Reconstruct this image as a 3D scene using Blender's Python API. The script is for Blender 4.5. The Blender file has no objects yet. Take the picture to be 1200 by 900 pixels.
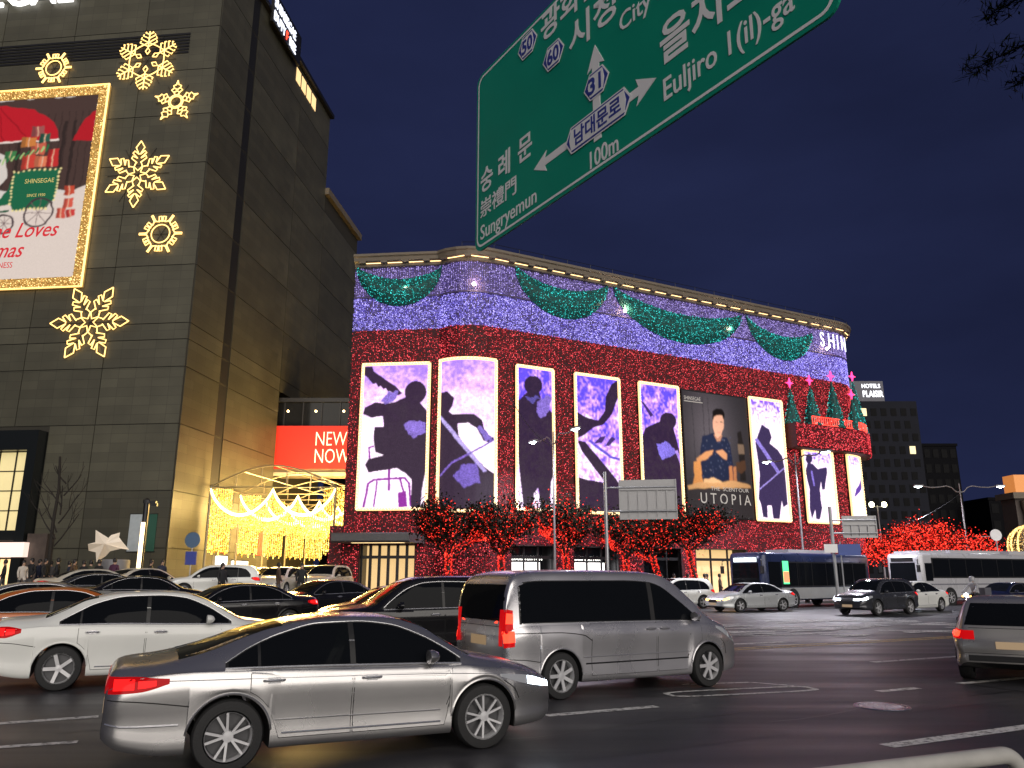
import bpy, bmesh, math, random
import numpy as np
from mathutils import Vector, Matrix
from mathutils.bvhtree import BVHTree
from math import sin, cos, pi, radians, sqrt, atan2

SC = bpy.context.scene
COL = SC.collection
random.seed(7)
RNG = np.random.default_rng(7)

# ---------------------------------------------------------------- camera
cam_d = bpy.data.cameras.new('camera')
cam = bpy.data.objects.new('camera', cam_d)
COL.objects.link(cam)
cam.location = (0, 0, 1.8)
cam.rotation_euler = (radians(90 + 13.815), 0, 0)
cam_d.sensor_fit = 'HORIZONTAL'
cam_d.sensor_width = 36.0
cam_d.lens = 36.0 * 915.0 / 1200.0
cam_d.clip_start = 0.05
cam_d.clip_end = 4000
SC.camera = cam

# ---------------------------------------------------------------- dusk sky, weak afterglow, exposure
SUN_EL, SUN_ROT = radians(-3.5), radians(163)
world = bpy.data.worlds.new('World')
SC.world = world
world.use_nodes = True
wn, wl = world.node_tree.nodes, world.node_tree.links
bg = wn['Background']
sky = wn.new('ShaderNodeTexSky')
sky.sky_type = 'NISHITA'
sky.sun_disc = False
sky.sun_elevation = SUN_EL
sky.sun_rotation = SUN_ROT
sky.altitude = 60
sky.air_density = 1.6
sky.dust_density = 2.2
sky.ozone_density = 4.0
tint = wn.new('ShaderNodeMix'); tint.data_type = 'RGBA'; tint.blend_type = 'MULTIPLY'
tint.inputs['Factor'].default_value = 1.0
tint.inputs['B'].default_value = (1.0, 0.82, 0.86, 1)
glow = wn.new('ShaderNodeMix'); glow.data_type = 'RGBA'; glow.blend_type = 'ADD'
glow.inputs['Factor'].default_value = 1.0
SKY_GLOW = (0.078, 0.104, 0.315, 1)
glow.inputs['B'].default_value = SKY_GLOW          # city light scattered in the air
wl.new(sky.outputs['Color'], tint.inputs['A'])
wl.new(tint.outputs['Result'], glow.inputs['A'])
cl_tc = wn.new('ShaderNodeTexCoord'); cl = wn.new('ShaderNodeTexNoise'); cl.inputs['Scale'].default_value = 2.2; cl.inputs['Detail'].default_value = 5
cl_map = wn.new('ShaderNodeMapping'); cl_map.inputs['Scale'].default_value = (1, 1, 2.6)
cl_r = wn.new('ShaderNodeMapRange'); cl_r.inputs['From Min'].default_value = .3; cl_r.inputs['From Max'].default_value = .7; cl_r.inputs['To Min'].default_value = .78; cl_r.inputs['To Max'].default_value = 1.22
cloud = wn.new('ShaderNodeMix'); cloud.data_type = 'RGBA'; cloud.blend_type = 'MULTIPLY'; cloud.inputs['Factor'].default_value = 1.0   # thin cloud veils all over the sky
wl.new(cl_tc.outputs['Generated'], cl_map.inputs['Vector']); wl.new(cl_map.outputs['Vector'], cl.inputs['Vector']); wl.new(cl.outputs['Fac'], cl_r.inputs['Value'])
wl.new(glow.outputs['Result'], cloud.inputs['A']); wl.new(cl_r.outputs['Result'], cloud.inputs['B'])
wl.new(cloud.outputs['Result'], bg.inputs['Color'])
bg.inputs['Strength'].default_value = 0.15

sun_d = bpy.data.lights.new('sun', 'SUN')
sun_d.energy = 2.9
sun_d.angle = radians(74)
sun_d.color = (1.0, 0.93, 0.84)
sun = bpy.data.objects.new('sun', sun_d)
COL.objects.link(sun)
_d = Vector((sin(SUN_ROT), cos(SUN_ROT), 0.20)).normalized()
sun.rotation_euler = _d.to_track_quat('Z', 'Y').to_euler()

vs = SC.view_settings
vs.view_transform = 'Standard'; vs.look = 'None'; vs.gamma = 1.0; vs.exposure = 0.18
vs.use_curve_mapping = False
cy = SC.cycles
cy.max_bounces = 6; cy.diffuse_bounces = 2; cy.glossy_bounces = 4; cy.transmission_bounces = 4; cy.transparent_max_bounces = 6
cy.caustics_reflective = False; cy.caustics_refractive = False
cy.sample_clamp_indirect = 4.0
cy.use_denoising = True
cy.use_light_tree = True

# ---------------------------------------------------------------- helpers
def lin(c):
    return tuple(((v / 255.0) / 12.92 if v / 255.0 <= 0.04045 else ((v / 255.0 + 0.055) / 1.055) ** 2.4) for v in c)

def mat(name, col=(.5, .5, .5), rough=.5, metal=0., coat=0., emit=None, estr=0., spec=.5, bump=0., bscale=20., var=0., vscale=3., sampled=True):
    m = bpy.data.materials.new(name); m.use_nodes = True
    nt = m.node_tree; n = nt.nodes; l = nt.links
    b = n['Principled BSDF']
    b.inputs['Base Color'].default_value = (*col, 1)
    b.inputs['Roughness'].default_value = rough
    b.inputs['Metallic'].default_value = metal
    b.inputs['Coat Weight'].default_value = coat
    b.inputs['Coat Roughness'].default_value = .06
    b.inputs['Specular IOR Level'].default_value = spec
    if emit is not None:
        b.inputs['Emission Color'].default_value = (*emit, 1)
        b.inputs['Emission Strength'].default_value = estr
    if var > 0 or bump > 0:
        tc = n.new('ShaderNodeTexCoord'); nz = n.new('ShaderNodeTexNoise')
        nz.inputs['Scale'].default_value = vscale; nz.inputs['Detail'].default_value = 6
        l.new(tc.outputs['Object'], nz.inputs['Vector'])
        if var > 0:
            r = n.new('ShaderNodeMapRange')
            r.inputs['To Min'].default_value = 1 - var; r.inputs['To Max'].default_value = 1 + var
            r.inputs['From Min'].default_value = .25; r.inputs['From Max'].default_value = .75
            l.new(nz.outputs['Fac'], r.inputs['Value'])
            mx = n.new('ShaderNodeMix'); mx.data_type = 'RGBA'; mx.blend_type = 'MULTIPLY'
            mx.inputs['Factor'].default_value = 1; mx.inputs['A'].default_value = (*col, 1)
            l.new(r.outputs['Result'], mx.inputs['B']); l.new(mx.outputs['Result'], b.inputs['Base Color'])
            r2 = n.new('ShaderNodeMapRange')
            r2.inputs['To Min'].default_value = max(0, rough - .1); r2.inputs['To Max'].default_value = min(1, rough + .12)
            l.new(nz.outputs['Fac'], r2.inputs['Value']); l.new(r2.outputs['Result'], b.inputs['Roughness'])
        if bump > 0:
            n2 = n.new('ShaderNodeTexNoise'); n2.inputs['Scale'].default_value = bscale; n2.inputs['Detail'].default_value = 4
            l.new(tc.outputs['Object'], n2.inputs['Vector'])
            bp = n.new('ShaderNodeBump'); bp.inputs['Strength'].default_value = bump; bp.inputs['Distance'].default_value = .02
            l.new(n2.outputs['Fac'], bp.inputs['Height']); l.new(bp.outputs['Normal'], b.inputs['Normal'])
    if not sampled:
        m.cycles.emission_sampling = 'NONE'
    return m

def dotmat(name, lo, hi, smin, smax, sampled=False):
    """tiny lamps: colour and strength differ from bulb to bulb"""
    m = bpy.data.materials.new(name); m.use_nodes = True
    n = m.node_tree.nodes; l = m.node_tree.links
    n.remove(n['Principled BSDF'])
    em = n.new('ShaderNodeEmission'); g = n.new('ShaderNodeNewGeometry')
    ramp = n.new('ShaderNodeMix'); ramp.data_type = 'RGBA'
    ramp.inputs['A'].default_value = (*lo, 1); ramp.inputs['B'].default_value = (*hi, 1)
    pw = n.new('ShaderNodeMath'); pw.operation = 'POWER'; pw.inputs[1].default_value = 2.2
    mr = n.new('ShaderNodeMapRange'); mr.inputs['To Min'].default_value = smin; mr.inputs['To Max'].default_value = smax
    l.new(g.outputs['Random Per Island'], pw.inputs[0])
    l.new(pw.outputs[0], mr.inputs['Value']); l.new(pw.outputs[0], ramp.inputs['Factor'])
    l.new(ramp.outputs['Result'], em.inputs['Color']); l.new(mr.outputs['Result'], em.inputs['Strength'])
    l.new(em.outputs[0], n['Material Output'].inputs['Surface'])
    if not sampled: m.cycles.emission_sampling = 'NONE'
    return m

def vcolmat(name, strength, base=.0, rough=.5):
    """backlit print or LED display: colours are stored on the panel's corners"""
    m = bpy.data.materials.new(name); m.use_nodes = True
    n = m.node_tree.nodes; l = m.node_tree.links
    b = n['Principled BSDF']; a = n.new('ShaderNodeAttribute'); a.attribute_name = 'Col'
    l.new(a.outputs['Color'], b.inputs['Emission Color'])
    b.inputs['Emission Strength'].default_value = strength
    b.inputs['Base Color'].default_value = (.004, .004, .004, 1); b.inputs['Specular IOR Level'].default_value = .08
    if base > 0: l.new(a.outputs['Color'], b.inputs['Base Color'])
    b.inputs['Roughness'].default_value = rough
    return m

def link(o, parent=None):
    COL.objects.link(o)
    if parent is not None: o.parent = parent
    return o

def tag(o, label=None, cat=None, group=None, kind=None):
    if label: o['label'] = label
    if cat: o['category'] = cat
    if group: o['group'] = group
    if kind: o['kind'] = kind
    return o

def empty(name, loc=(0, 0, 0), rz=0., label=None, cat=None, group=None):
    o = bpy.data.objects.new(name, None); o.empty_display_size = .2
    COL.objects.link(o); o.location = loc; o.rotation_euler = (0, 0, rz)
    return tag(o, label, cat, group)

def mk(name, verts, faces, m=None, parent=None, smooth=False, sharp=None):
    me = bpy.data.meshes.new(name)
    me.from_pydata([tuple(v) for v in verts], [], [tuple(f) for f in faces])
    for mm in (m if isinstance(m, (list, tuple)) else [m]):
        if mm is not None: me.materials.append(mm)
    if smooth:
        me.polygons.foreach_set('use_smooth', [True] * len(me.polygons))
        if sharp: me.set_sharp_from_angle(angle=radians(sharp))
    me.update()
    o = bpy.data.objects.new(name, me)
    return link(o, parent)

class MB:
    def __init__(s): s.v = []; s.f = []; s.mi = []; s.cur = 0
    def _add(s, vs_, fs):
        o = len(s.v); s.v += [tuple(v) for v in vs_]; s.f += [tuple(i + o for i in f) for f in fs]; s.mi += [s.cur] * len(fs)
        return s
    def box(s, x0, x1, y0, y1, z0, z1):
        return s._add([(x0, y0, z0), (x1, y0, z0), (x1, y1, z0), (x0, y1, z0), (x0, y0, z1), (x1, y0, z1), (x1, y1, z1), (x0, y1, z1)],
                      [(0, 3, 2, 1), (4, 5, 6, 7), (0, 1, 5, 4), (1, 2, 6, 5), (2, 3, 7, 6), (3, 0, 4, 7)])
    def obox(s, c, ax, ay, az):
        """oriented box: centre and three half-axis vectors"""
        c, ax, ay, az = map(Vector, (c, ax, ay, az)); p = []
        for k in (-1, 1):
            for (i, j) in ((-1, -1), (1, -1), (1, 1), (-1, 1)): p.append(c + ax * i + ay * j + az * k)
        return s._add(p, [(0, 3, 2, 1), (4, 5, 6, 7), (0, 1, 5, 4), (1, 2, 6, 5), (2, 3, 7, 6), (3, 0, 4, 7)])
    def tube(s, pts, r, n=8, cap=True, closed=False):
        pts = [Vector(p) for p in pts]; N = len(pts)
        rr = r if isinstance(r, (list, tuple)) else [r] * N
        vs_ = []; up = None
        for i, p in enumerate(pts):
            if closed: t = pts[(i + 1) % N] - pts[i - 1]
            else: t = pts[min(i + 1, N - 1)] - pts[max(i - 1, 0)]
            if t.length < 1e-9: t = Vector((0, 0, 1))
            t.normalize()
            if up is None:
                a = Vector((0, 0, 1)) if abs(t.z) < .9 else Vector((1, 0, 0))
                u = t.cross(a).normalized()
            else:
                u = (up - t * up.dot(t))
                u = u.normalized() if u.length > 1e-6 else t.orthogonal().normalized()
            up = u; w = t.cross(u)
            for k in range(n):
                a = 2 * pi * k / n
                vs_.append(p + (u * cos(a) + w * sin(a)) * rr[i])
        fs = []
        for i in range(N if closed else N - 1):
            j = (i + 1) % N
            for k in range(n):
                fs.append((i * n + k, i * n + (k + 1) % n, j * n + (k + 1) % n, j * n + k))
        if cap and not closed:
            fs.append(tuple(range(n - 1, -1, -1))); fs.append(tuple((N - 1) * n + k for k in range(n)))
        return s._add(vs_, fs)
    def lathe(s, prof, n=24, axis='z', c=(0, 0, 0), cap=True):
        vs_ = []
        for (r, h) in prof:
            for k in range(n):
                a = 2 * pi * k / n; x, y = r * cos(a), r * sin(a)
                q = (x, y, h) if axis == 'z' else ((x, h, y) if axis == 'y' else (h, x, y))
                vs_.append((q[0] + c[0], q[1] + c[1], q[2] + c[2]))
        fs = []
        for i in range(len(prof) - 1):
            for k in range(n):
                f = (i * n + k, i * n + (k + 1) % n, (i + 1) * n + (k + 1) % n, (i + 1) * n + k)
                fs.append(f if axis != 'y' else f[::-1])
        if cap:
            fs.append(tuple(range(n - 1, -1, -1))); fs.append(tuple((len(prof) - 1) * n + k for k in range(n)))
        return s._add(vs_, fs)
    def prism(s, poly, f0, f1):
        """poly: 2-D outline; f0, f1 map a 2-D point to the two sides"""
        n = len(poly)
        vs_ = [f0(*p) for p in poly] + [f1(*p) for p in poly]
        fs = [tuple(range(n)), tuple(range(2 * n - 1, n - 1, -1))] + [((i + 1) % n, i, n + i, n + (i + 1) % n) for i in range(n)]
        return s._add(vs_, fs)
    def build(s, name, m, parent=None, smooth=False, sharp=35):
        o = mk(name, s.v, s.f, m, parent, smooth, sharp if smooth else None)
        if isinstance(m, (list, tuple)): o.data.polygons.foreach_set('material_index', s.mi)
        return o

def fixn(o):
    bm = bmesh.new(); bm.from_mesh(o.data); bmesh.ops.recalc_face_normals(bm, faces=bm.faces); bm.to_mesh(o.data); bm.free(); return o

def dots(name, pts, size, m, parent=None, nrm=None):
    """many tiny bulbs in one mesh: each a tetrahedron"""
    pts = np.asarray(pts, float); N = len(pts)
    T = np.array([(1, 1, 1), (1, -1, -1), (-1, 1, -1), (-1, -1, 1)], float) / sqrt(3)
    th = RNG.uniform(0, 2 * pi, N); c_, s_ = np.cos(th), np.sin(th)
    sz = (size * RNG.uniform(.7, 1.25, N)) if np.isscalar(size) else np.asarray(size)
    V = np.empty((N, 4, 3))
    for k in range(4):
        x, y, z = T[k]
        V[:, k, 0] = x * c_ - y * s_; V[:, k, 1] = x * s_ + y * c_; V[:, k, 2] = z
    V = V * sz[:, None, None] + pts[:, None, :]
    F = np.array([(0, 1, 2), (0, 3, 1), (0, 2, 3), (1, 3, 2)])
    FF = (np.arange(N)[:, None, None] * 4 + F[None]).reshape(-1, 3)
    me = bpy.data.meshes.new(name)
    me.vertices.add(N * 4); me.vertices.foreach_set('co', V.reshape(-1))
    me.loops.add(len(FF) * 3); me.loops.foreach_set('vertex_index', FF.reshape(-1).astype(np.int32))
    me.polygons.add(len(FF)); me.polygons.foreach_set('loop_start', np.arange(0, len(FF) * 3, 3, dtype=np.int32))
    me.update(calc_edges=True); me.validate()
    me.materials.append(m)
    o = bpy.data.objects.new(name, me); link(o, parent)
    if N > 60: o['kind'] = 'stuff'
    return o

def quads(name, cen, ax, ay, m, parent=None):
    """many loose leaves: N centres with two half-axis vectors each"""
    N = len(cen)
    V = np.stack([cen - ax, cen - ay * .6, cen + ax, cen + ay * .6], 1)
    me = bpy.data.meshes.new(name)
    me.vertices.add(N * 4); me.vertices.foreach_set('co', V.reshape(-1))
    idx = np.arange(N * 4, dtype=np.int32)
    me.loops.add(N * 4); me.loops.foreach_set('vertex_index', idx)
    me.polygons.add(N); me.polygons.foreach_set('loop_start', np.arange(0, N * 4, 4, dtype=np.int32))
    me.update(calc_edges=True); me.materials.append(m)
    o = bpy.data.objects.new(name, me); return link(o, parent)

_txt = {}
def text_mesh(name, body, size, m, parent, M, bold=0., ext=.004, align='LEFT', sx=1., shear=0., lean=None):
    """flat or raised lettering; M places the text's x,y plane in the parent's space"""
    cu = bpy.data.curves.new('t', 'FONT'); cu.body = body; cu.size = size; cu.offset = bold; cu.extrude = ext
    cu.align_x = align; cu.shear = shear; cu.resolution_u = 3
    t = bpy.data.objects.new('t', cu); COL.objects.link(t)
    bpy.context.view_layer.update()
    me = bpy.data.meshes.new_from_object(t.evaluated_get(bpy.context.evaluated_depsgraph_get()))
    bpy.data.objects.remove(t); bpy.data.curves.remove(cu)
    me.transform(Matrix.Diagonal((sx, 1, 1, 1))); me.transform(M)
    me.name = name; me.materials.clear(); me.materials.append(m)
    o = bpy.data.objects.new(name, me); return link(o, parent)

def frame(o, x, y):
    """matrix whose x axis is x, y axis is y, at o"""
    x = Vector(x).normalized(); y = Vector(y).normalized(); z = x.cross(y)
    M = Matrix((x, y, z)).transposed().to_4x4(); M.translation = Vector(o); return M

def dup(root, loc=None, rz=None, label=None, group=None, swap=None):
    def one(o, parent):
        c = o.copy(); COL.objects.link(c); c.parent = parent
        if parent is not None: c.matrix_parent_inverse = o.matrix_parent_inverse.copy()
        if swap and o.type == 'MESH':
            for i, sl in enumerate(o.material_slots):
                if sl.material and sl.material.name in swap:
                    c.material_slots[i].link = 'OBJECT'; c.material_slots[i].material = swap[sl.material.name]
        for ch in o.children: one(ch, c)
        return c
    r = one(root, None)
    if loc is not None: r.location = loc
    if rz is not None: r.rotation_euler = (0, 0, rz)
    if label: r['label'] = label
    if group: r['group'] = group
    return r

def sstep(a, b, x):
    t = min(1, max(0, (x - a) / (b - a))); return t * t * (3 - 2 * t)
def zg(x, y):
    """ground height: the side street at the left climbs gently"""
    return .8 * sstep(16, 50, y) * sstep(-3, -12, x)
def interp(tab, x):
    return float(np.interp(x, [t[0] for t in tab], [t[1] for t in tab]))
def smooth_interp(tab, x):
    """monotone-ish cubic through table points"""
    xs = [t[0] for t in tab]; ys = [t[1] for t in tab]; n = len(xs)
    if x <= xs[0]: return ys[0]
    if x >= xs[-1]: return ys[-1]
    i = max(k for k in range(n - 1) if xs[k] <= x)
    def sl(k):
        if k <= 0: return (ys[1] - ys[0]) / (xs[1] - xs[0])
        if k >= n - 1: return (ys[-1] - ys[-2]) / (xs[-1] - xs[-2])
        a = (ys[k] - ys[k - 1]) / (xs[k] - xs[k - 1]); b = (ys[k + 1] - ys[k]) / (xs[k + 1] - xs[k])
        if a * b <= 0: return 0
        return 2 * a * b / (a + b)
    h = xs[i + 1] - xs[i]; t = (x - xs[i]) / h
    return ((2 * t ** 3 - 3 * t * t + 1) * ys[i] + (t ** 3 - 2 * t * t + t) * h * sl(i) + (-2 * t ** 3 + 3 * t * t) * ys[i + 1] + (t ** 3 - t * t) * h * sl(i + 1))
# ================================================================ ground, road, paving
def asphalt(name, base=(.048, .047, .053)):
    m = bpy.data.materials.new(name); m.use_nodes = True
    n = m.node_tree.nodes; l = m.node_tree.links; b = n['Principled BSDF']
    tc = n.new('ShaderNodeTexCoord')
    def noise(sc, det=5, stretch=None):
        z = n.new('ShaderNodeTexNoise'); z.inputs['Scale'].default_value = sc; z.inputs['Detail'].default_value = det
        if stretch:
            mp = n.new('ShaderNodeMapping'); mp.inputs['Rotation'].default_value = (0, 0, radians(-27.5)); mp.inputs['Scale'].default_value = stretch
            l.new(tc.outputs['Object'], mp.inputs['Vector']); l.new(mp.outputs['Vector'], z.inputs['Vector'])
        else: l.new(tc.outputs['Object'], z.inputs['Vector'])
        return z
    fine = noise(90, 3); patchy = noise(.35, 6); streak = noise(.8, 5, (.12, 1.6, 1))
    def mr(src, a, c, lo=.3, hi=.7):
        r = n.new('ShaderNodeMapRange'); r.inputs['From Min'].default_value = lo; r.inputs['From Max'].default_value = hi
        r.inputs['To Min'].default_value = a; r.inputs['To Max'].default_value = c; l.new(src, r.inputs['Value']); return r.outputs['Result']
    def mul(a, c):
        q = n.new('ShaderNodeMath'); q.operation = 'MULTIPLY'; l.new(a, q.inputs[0]); l.new(c, q.inputs[1]); return q.outputs[0]
    v = mul(mul(mr(fine.outputs['Fac'], .65, 1.4), mr(patchy.outputs['Fac'], .75, 1.25)), mr(streak.outputs['Fac'], .7, 1.3))
    mx = n.new('ShaderNodeMix'); mx.data_type = 'RGBA'; mx.blend_type = 'MULTIPLY'; mx.inputs['Factor'].default_value = 1
    mx.inputs['A'].default_value = (*base, 1); l.new(v, mx.inputs['B']); l.new(mx.outputs['Result'], b.inputs['Base Color'])
    l.new(mr(streak.outputs['Fac'], .32, .56), b.inputs['Roughness'])
    b.inputs['Specular IOR Level'].default_value = .45
    bp = n.new('ShaderNodeBump'); bp.inputs['Strength'].default_value = .35; bp.inputs['Distance'].default_value = .006
    l.new(fine.outputs['Fac'], bp.inputs['Height']); l.new(bp.outputs['Normal'], b.inputs['Normal'])
    return m
M_ROAD = asphalt('asphalt')
def paintmat(name, col):
    m = mat(name, col, .6); n = m.node_tree.nodes; l = m.node_tree.links; b = n['Principled BSDF']
    tc = n.new('ShaderNodeTexCoord'); z = n.new('ShaderNodeTexNoise'); z.inputs['Scale'].default_value = 9; z.inputs['Detail'].default_value = 8; z.inputs['Roughness'].default_value = .7
    l.new(tc.outputs['Object'], z.inputs['Vector'])
    r = n.new('ShaderNodeMapRange'); r.inputs['From Min'].default_value = .36; r.inputs['From Max'].default_value = .52; l.new(z.outputs['Fac'], r.inputs['Value'])
    mx = n.new('ShaderNodeMix'); mx.data_type = 'RGBA'; mx.inputs['A'].default_value = (.07, .068, .066, 1); mx.inputs['B'].default_value = (*col, 1)
    l.new(r.outputs['Result'], mx.inputs['Factor']); l.new(mx.outputs['Result'], b.inputs['Base Color'])
    return m
M_WPAINT = paintmat('worn_white_road_paint', (.80, .79, .76))
M_YPAINT = paintmat('worn_yellow_road_paint', (.72, .50, .16))
M_KERB = mat('granite_kerb', (.20, .195, .19), .6, var=.15, bump=.2, bscale=40)
M_PAVE = mat('paving_slabs', (.14, .137, .135), .55, var=.18, vscale=1.5, bump=.2, bscale=15)

gx = sorted(set([-900, -500, -250, -150, -90] + list(np.arange(-60, 61, 2.)) + [90, 150, 250, 500, 900]))
gy = sorted(set([-300, -120, -60, -30, -15] + list(np.arange(-8, 101, 2.)) + [130, 180, 260, 400, 700, 1500]))
gv = [(x, y, zg(x, y)) for y in gy for x in gx]; nx_ = len(gx)
gf = [(j * nx_ + i, j * nx_ + i + 1, (j + 1) * nx_ + i + 1, (j + 1) * nx_ + i) for j in range(len(gy) - 1) for i in range(nx_ - 1)]
tag(mk('road', gv, gf, M_ROAD, None, True), 'dark asphalt of the wide junction and side street', kind='structure')

LD = Vector((.8886, .4587, 0)); LN = Vector((-.4587, .8886, 0))      # along and across the avenue
def sheet(name, pts, m, z=.004, parent=None):
    o = mk(name, [(p[0], p[1], zg(p[0], p[1]) + z) for p in pts], [tuple(range(len(pts)))], m, parent); return o
def dash(a, b, w, m=M_WPAINT, name='lane_marking', z=.004):
    a = Vector((*a, 0)); b = Vector((*b, 0)); n = (b - a).normalized(); n = Vector((-n.y, n.x, 0)) * w / 2
    return sheet(name, [a - n, b - n, b + n, a + n], m, z)
def pln(p, t): return (p[0] + LD.x * t, p[1] + LD.y * t)
marks = [((-6.8, 10.35), (-5.45, 11.04), .13), ((-5.9, 9.0), (-4.85, 9.42), .11), ((.45, 11.1), (2.05, 11.86), .13), ((4.08, 9.2), (9.2, 11.75), .15),
         ((7.75, 17.72), (10.3, 18.98), .14), ((5.88, 13.35), (6.7, 13.72), .13), ((7.7, 14.28), (9.6, 15.2), .13), ((-3.2, 14.2), (-.6, 15.4), .13)]
for i, (a, b, w) in enumerate(marks): tag(dash(a, b, w * 1.35), kind='structure')
for k in (0, .34):
    a = (3.0 - LN.x * -k, 19.25 + LN.y * k); tag(dash(a, pln(a, 24), .13, M_YPAINT, 'centre_line'), kind='structure')
# keep-clear hatching beyond the centre line
rr = random.Random(3)
for i in range(64):
    t = 1.0 + rr.random() * 15; u = 1.2 + rr.random() * 7.5; ln = .8 + rr.random() * 2.4
    c = Vector((5.2, 20.4, 0)) + LD * t + LN * u
    ang = rr.choice([radians(-8), radians(30), radians(24), radians(-3)])
    d = Vector((cos(ang), sin(ang), 0)) * ln / 2
    tag(dash((c - d)[:2], (c + d)[:2], .18 + rr.random() * .2, M_WPAINT, 'road_hatching', .004 + .0004 * i), kind='structure')
for (x, y, l_) in ((14, 33, 3), (18.5, 31, 3), (22, 36, 3.4), (27, 34, 3)):
    tag(dash((x, y), (x + LD.x * l_, y + LD.y * l_), .14), kind='structure')
# elongated outline marking beside the van
def outline(c, L, w, t, skew=0):
    pts = []
    for k in range(40):
        a = 2 * pi * k / 40; ex, ey = cos(a), sin(a)
        X = (abs(ex) ** .45) * (1 if ex > 0 else -1) * L / 2; Y = (abs(ey) ** .45) * (1 if ey > 0 else -1) * w / 2
        pts.append((X, Y))
    V = []
    for s_ in (0, 1):
        for (X, Y) in pts:
            r = Vector((X, Y)); r = r * 1 if s_ == 0 else Vector((X - t * (1 if X > 0 else -1) * min(1, abs(X) / (L / 2) * 1.0), Y - t * (1 if Y > 0 else -1) * min(1, abs(Y) / (w / 2))))
            p = Vector((c[0], c[1], 0)) + Vector((cos(skew), sin(skew), 0)) * r.x + Vector((-sin(skew), cos(skew), 0)) * r.y
            V.append((p.x, p.y, .005))
    n = 40
    return mk('outline_marking', V, [(i, (i + 1) % n, n + (i + 1) % n, n + i) for i in range(n)], M_WPAINT)
tag(outline((3.7, 13.35), 2.7, .62, .10, radians(17)), kind='structure')
tag(dash((2.9, 14.15), (4.15, 14.45), .09), kind='structure'); tag(dash((4.15, 14.45), (4.75, 14.0), .08), kind='structure')

# repair patches and tar-filled joints in the asphalt
M_PATCH = asphalt('newer_asphalt', (.037, .037, .042))
M_PATCH2 = asphalt('older_asphalt', (.062, .060, .064))
M_TAR = mat('tar_joint', (.008, .008, .009), .35)
for (x, y, l_, w_, m_) in ((1.6, 9.6, 3.2, 1.1, M_PATCH), (6.3, 12.4, 2.4, 1.0, M_PATCH2), (9.0, 16.8, 4.2, 1.3, M_PATCH), (-4.4, 10.9, 2.6, .9, M_PATCH2), (4.4, 17.3, 3.4, 1.2, M_PATCH), (13.5, 28.5, 6, 2.2, M_PATCH2)):
    c = Vector((x, y, 0)); a = LD * l_ / 2; b = LN * w_ / 2
    tag(sheet('road_patch', [c - a - b, c + a - b, c + a + b, c - a + b], m_, .0022), kind='structure')
for k, (x, y, n_, ang) in enumerate(((-1.5, 8.9, 26, 27), (3.2, 10.6, 22, 31), (7.0, 14.9, 18, 24), (5.0, 16.0, 24, 27), (2.6, 8.2, 16, -40), (8.4, 12.6, 14, 118))):
    r_ = random.Random(k + 40); p = Vector((x, y, 0)); V = []
    for i in range(n_):
        a = radians(ang + r_.uniform(-14, 14)); d = Vector((cos(a), sin(a), 0)); n = Vector((-d.y, d.x, 0)) * r_.uniform(.008, .018)
        V += [(p.x - n.x, p.y - n.y, .0034), (p.x + n.x, p.y + n.y, .0034)]; p = p + d * .28
    tag(mk('tar_joint', V, [(2 * i, 2 * i + 2, 2 * i + 3, 2 * i + 1) for i in range(n_ - 1)], M_TAR), kind='structure')

# manhole cover
M_IRON = mat('cast_iron', (.42, .40, .46), .16, .9, var=.25, vscale=8, bump=.6, bscale=40)
mh = empty('manhole_cover', (5.25, 11.85, .002), 0, 'round iron manhole cover set in the bare asphalt', 'manhole')
mb = MB(); mb.lathe([(.30, .0), (.30, .010), (.28, .012), (.001, .012)], 32, cap=False)
for i in range(-3, 4):
    for j in range(-3, 4):
        if i * i + j * j < 11: mb.box(i * .07 - .022, i * .07 + .022, j * .07 - .022, j * .07 + .022, .0121, .018)
mb.build('lid', M_IRON, mh)
mb = MB(); mb.lathe([(.315, .0), (.315, .012), (.37, .012), (.38, .0)], 32, cap=False); mb.build('rim', M_IRON, mh)

# ================================================================ the store with the red lights: plan
FD = Vector((.8855, .4647, 0)); FN = Vector((.4647, -.8855, 0))       # along and out of the long front
plan = [(-11.15, 52.25), (-5.0, 51.62), (-4.75, 51.45), (-4.3, 51.12), (-3.7, 50.88), (-3.05, 50.78), (-2.4, 50.84), (-1.75, 51.05), (-.9, 51.5)]
def mainpt(s): return (-.9 + FD.x * s, 51.5 + FD.y * s)
plan += [mainpt(s) for s in (6, 12, 18, 24, 30, 33.5)]
e0 = Vector((*mainpt(33.5), 0)); ctr = e0 - FN * 4.2
for k in range(1, 10):
    a = radians(10 * k); q = ctr + FN * 4.2 * cos(a) + FD * 4.2 * sin(a); plan.append((q.x, q.y))
plan.append((plan[-1][0] + (-FN.x) * 6, plan[-1][1] + (-FN.y) * 6))
PL = np.array(plan); seg = np.linalg.norm(np.diff(PL, axis=0), axis=1); SA = np.concatenate([[0], np.cumsum(seg)])
S_TOT = SA[-1]
S0 = SA[8]                     # where the long straight front starts
def fac(s, z, off=0.):
    """point on the store's front: s along the plan, z height, off outwards"""
    s = min(max(s, 0), S_TOT - 1e-6); i = int(np.searchsorted(SA, s, 'right') - 1); i = min(i, len(seg) - 1)
    t = (s - SA[i]) / seg[i]; a, b = PL[i], PL[i + 1]
    d = (b - a) / seg[i]
    # blend the normals near corners so offsets stay smooth
    def nrm(k):
        k = min(max(k, 0), len(seg) - 1); q = (PL[k + 1] - PL[k]) / seg[k]; return np.array([q[1], -q[0]])
    n = nrm(i); w = .0
    if t > .5 and i + 1 < len(seg): n = n + (nrm(i + 1) - n) * (t - .5)
    elif t < .5 and i > 0: n = n + (nrm(i - 1) - n) * (.5 - t)
    n = n / np.linalg.norm(n); p = a + d * (s - SA[i]) + n * off
    return Vector((p[0], p[1], z))
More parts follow.
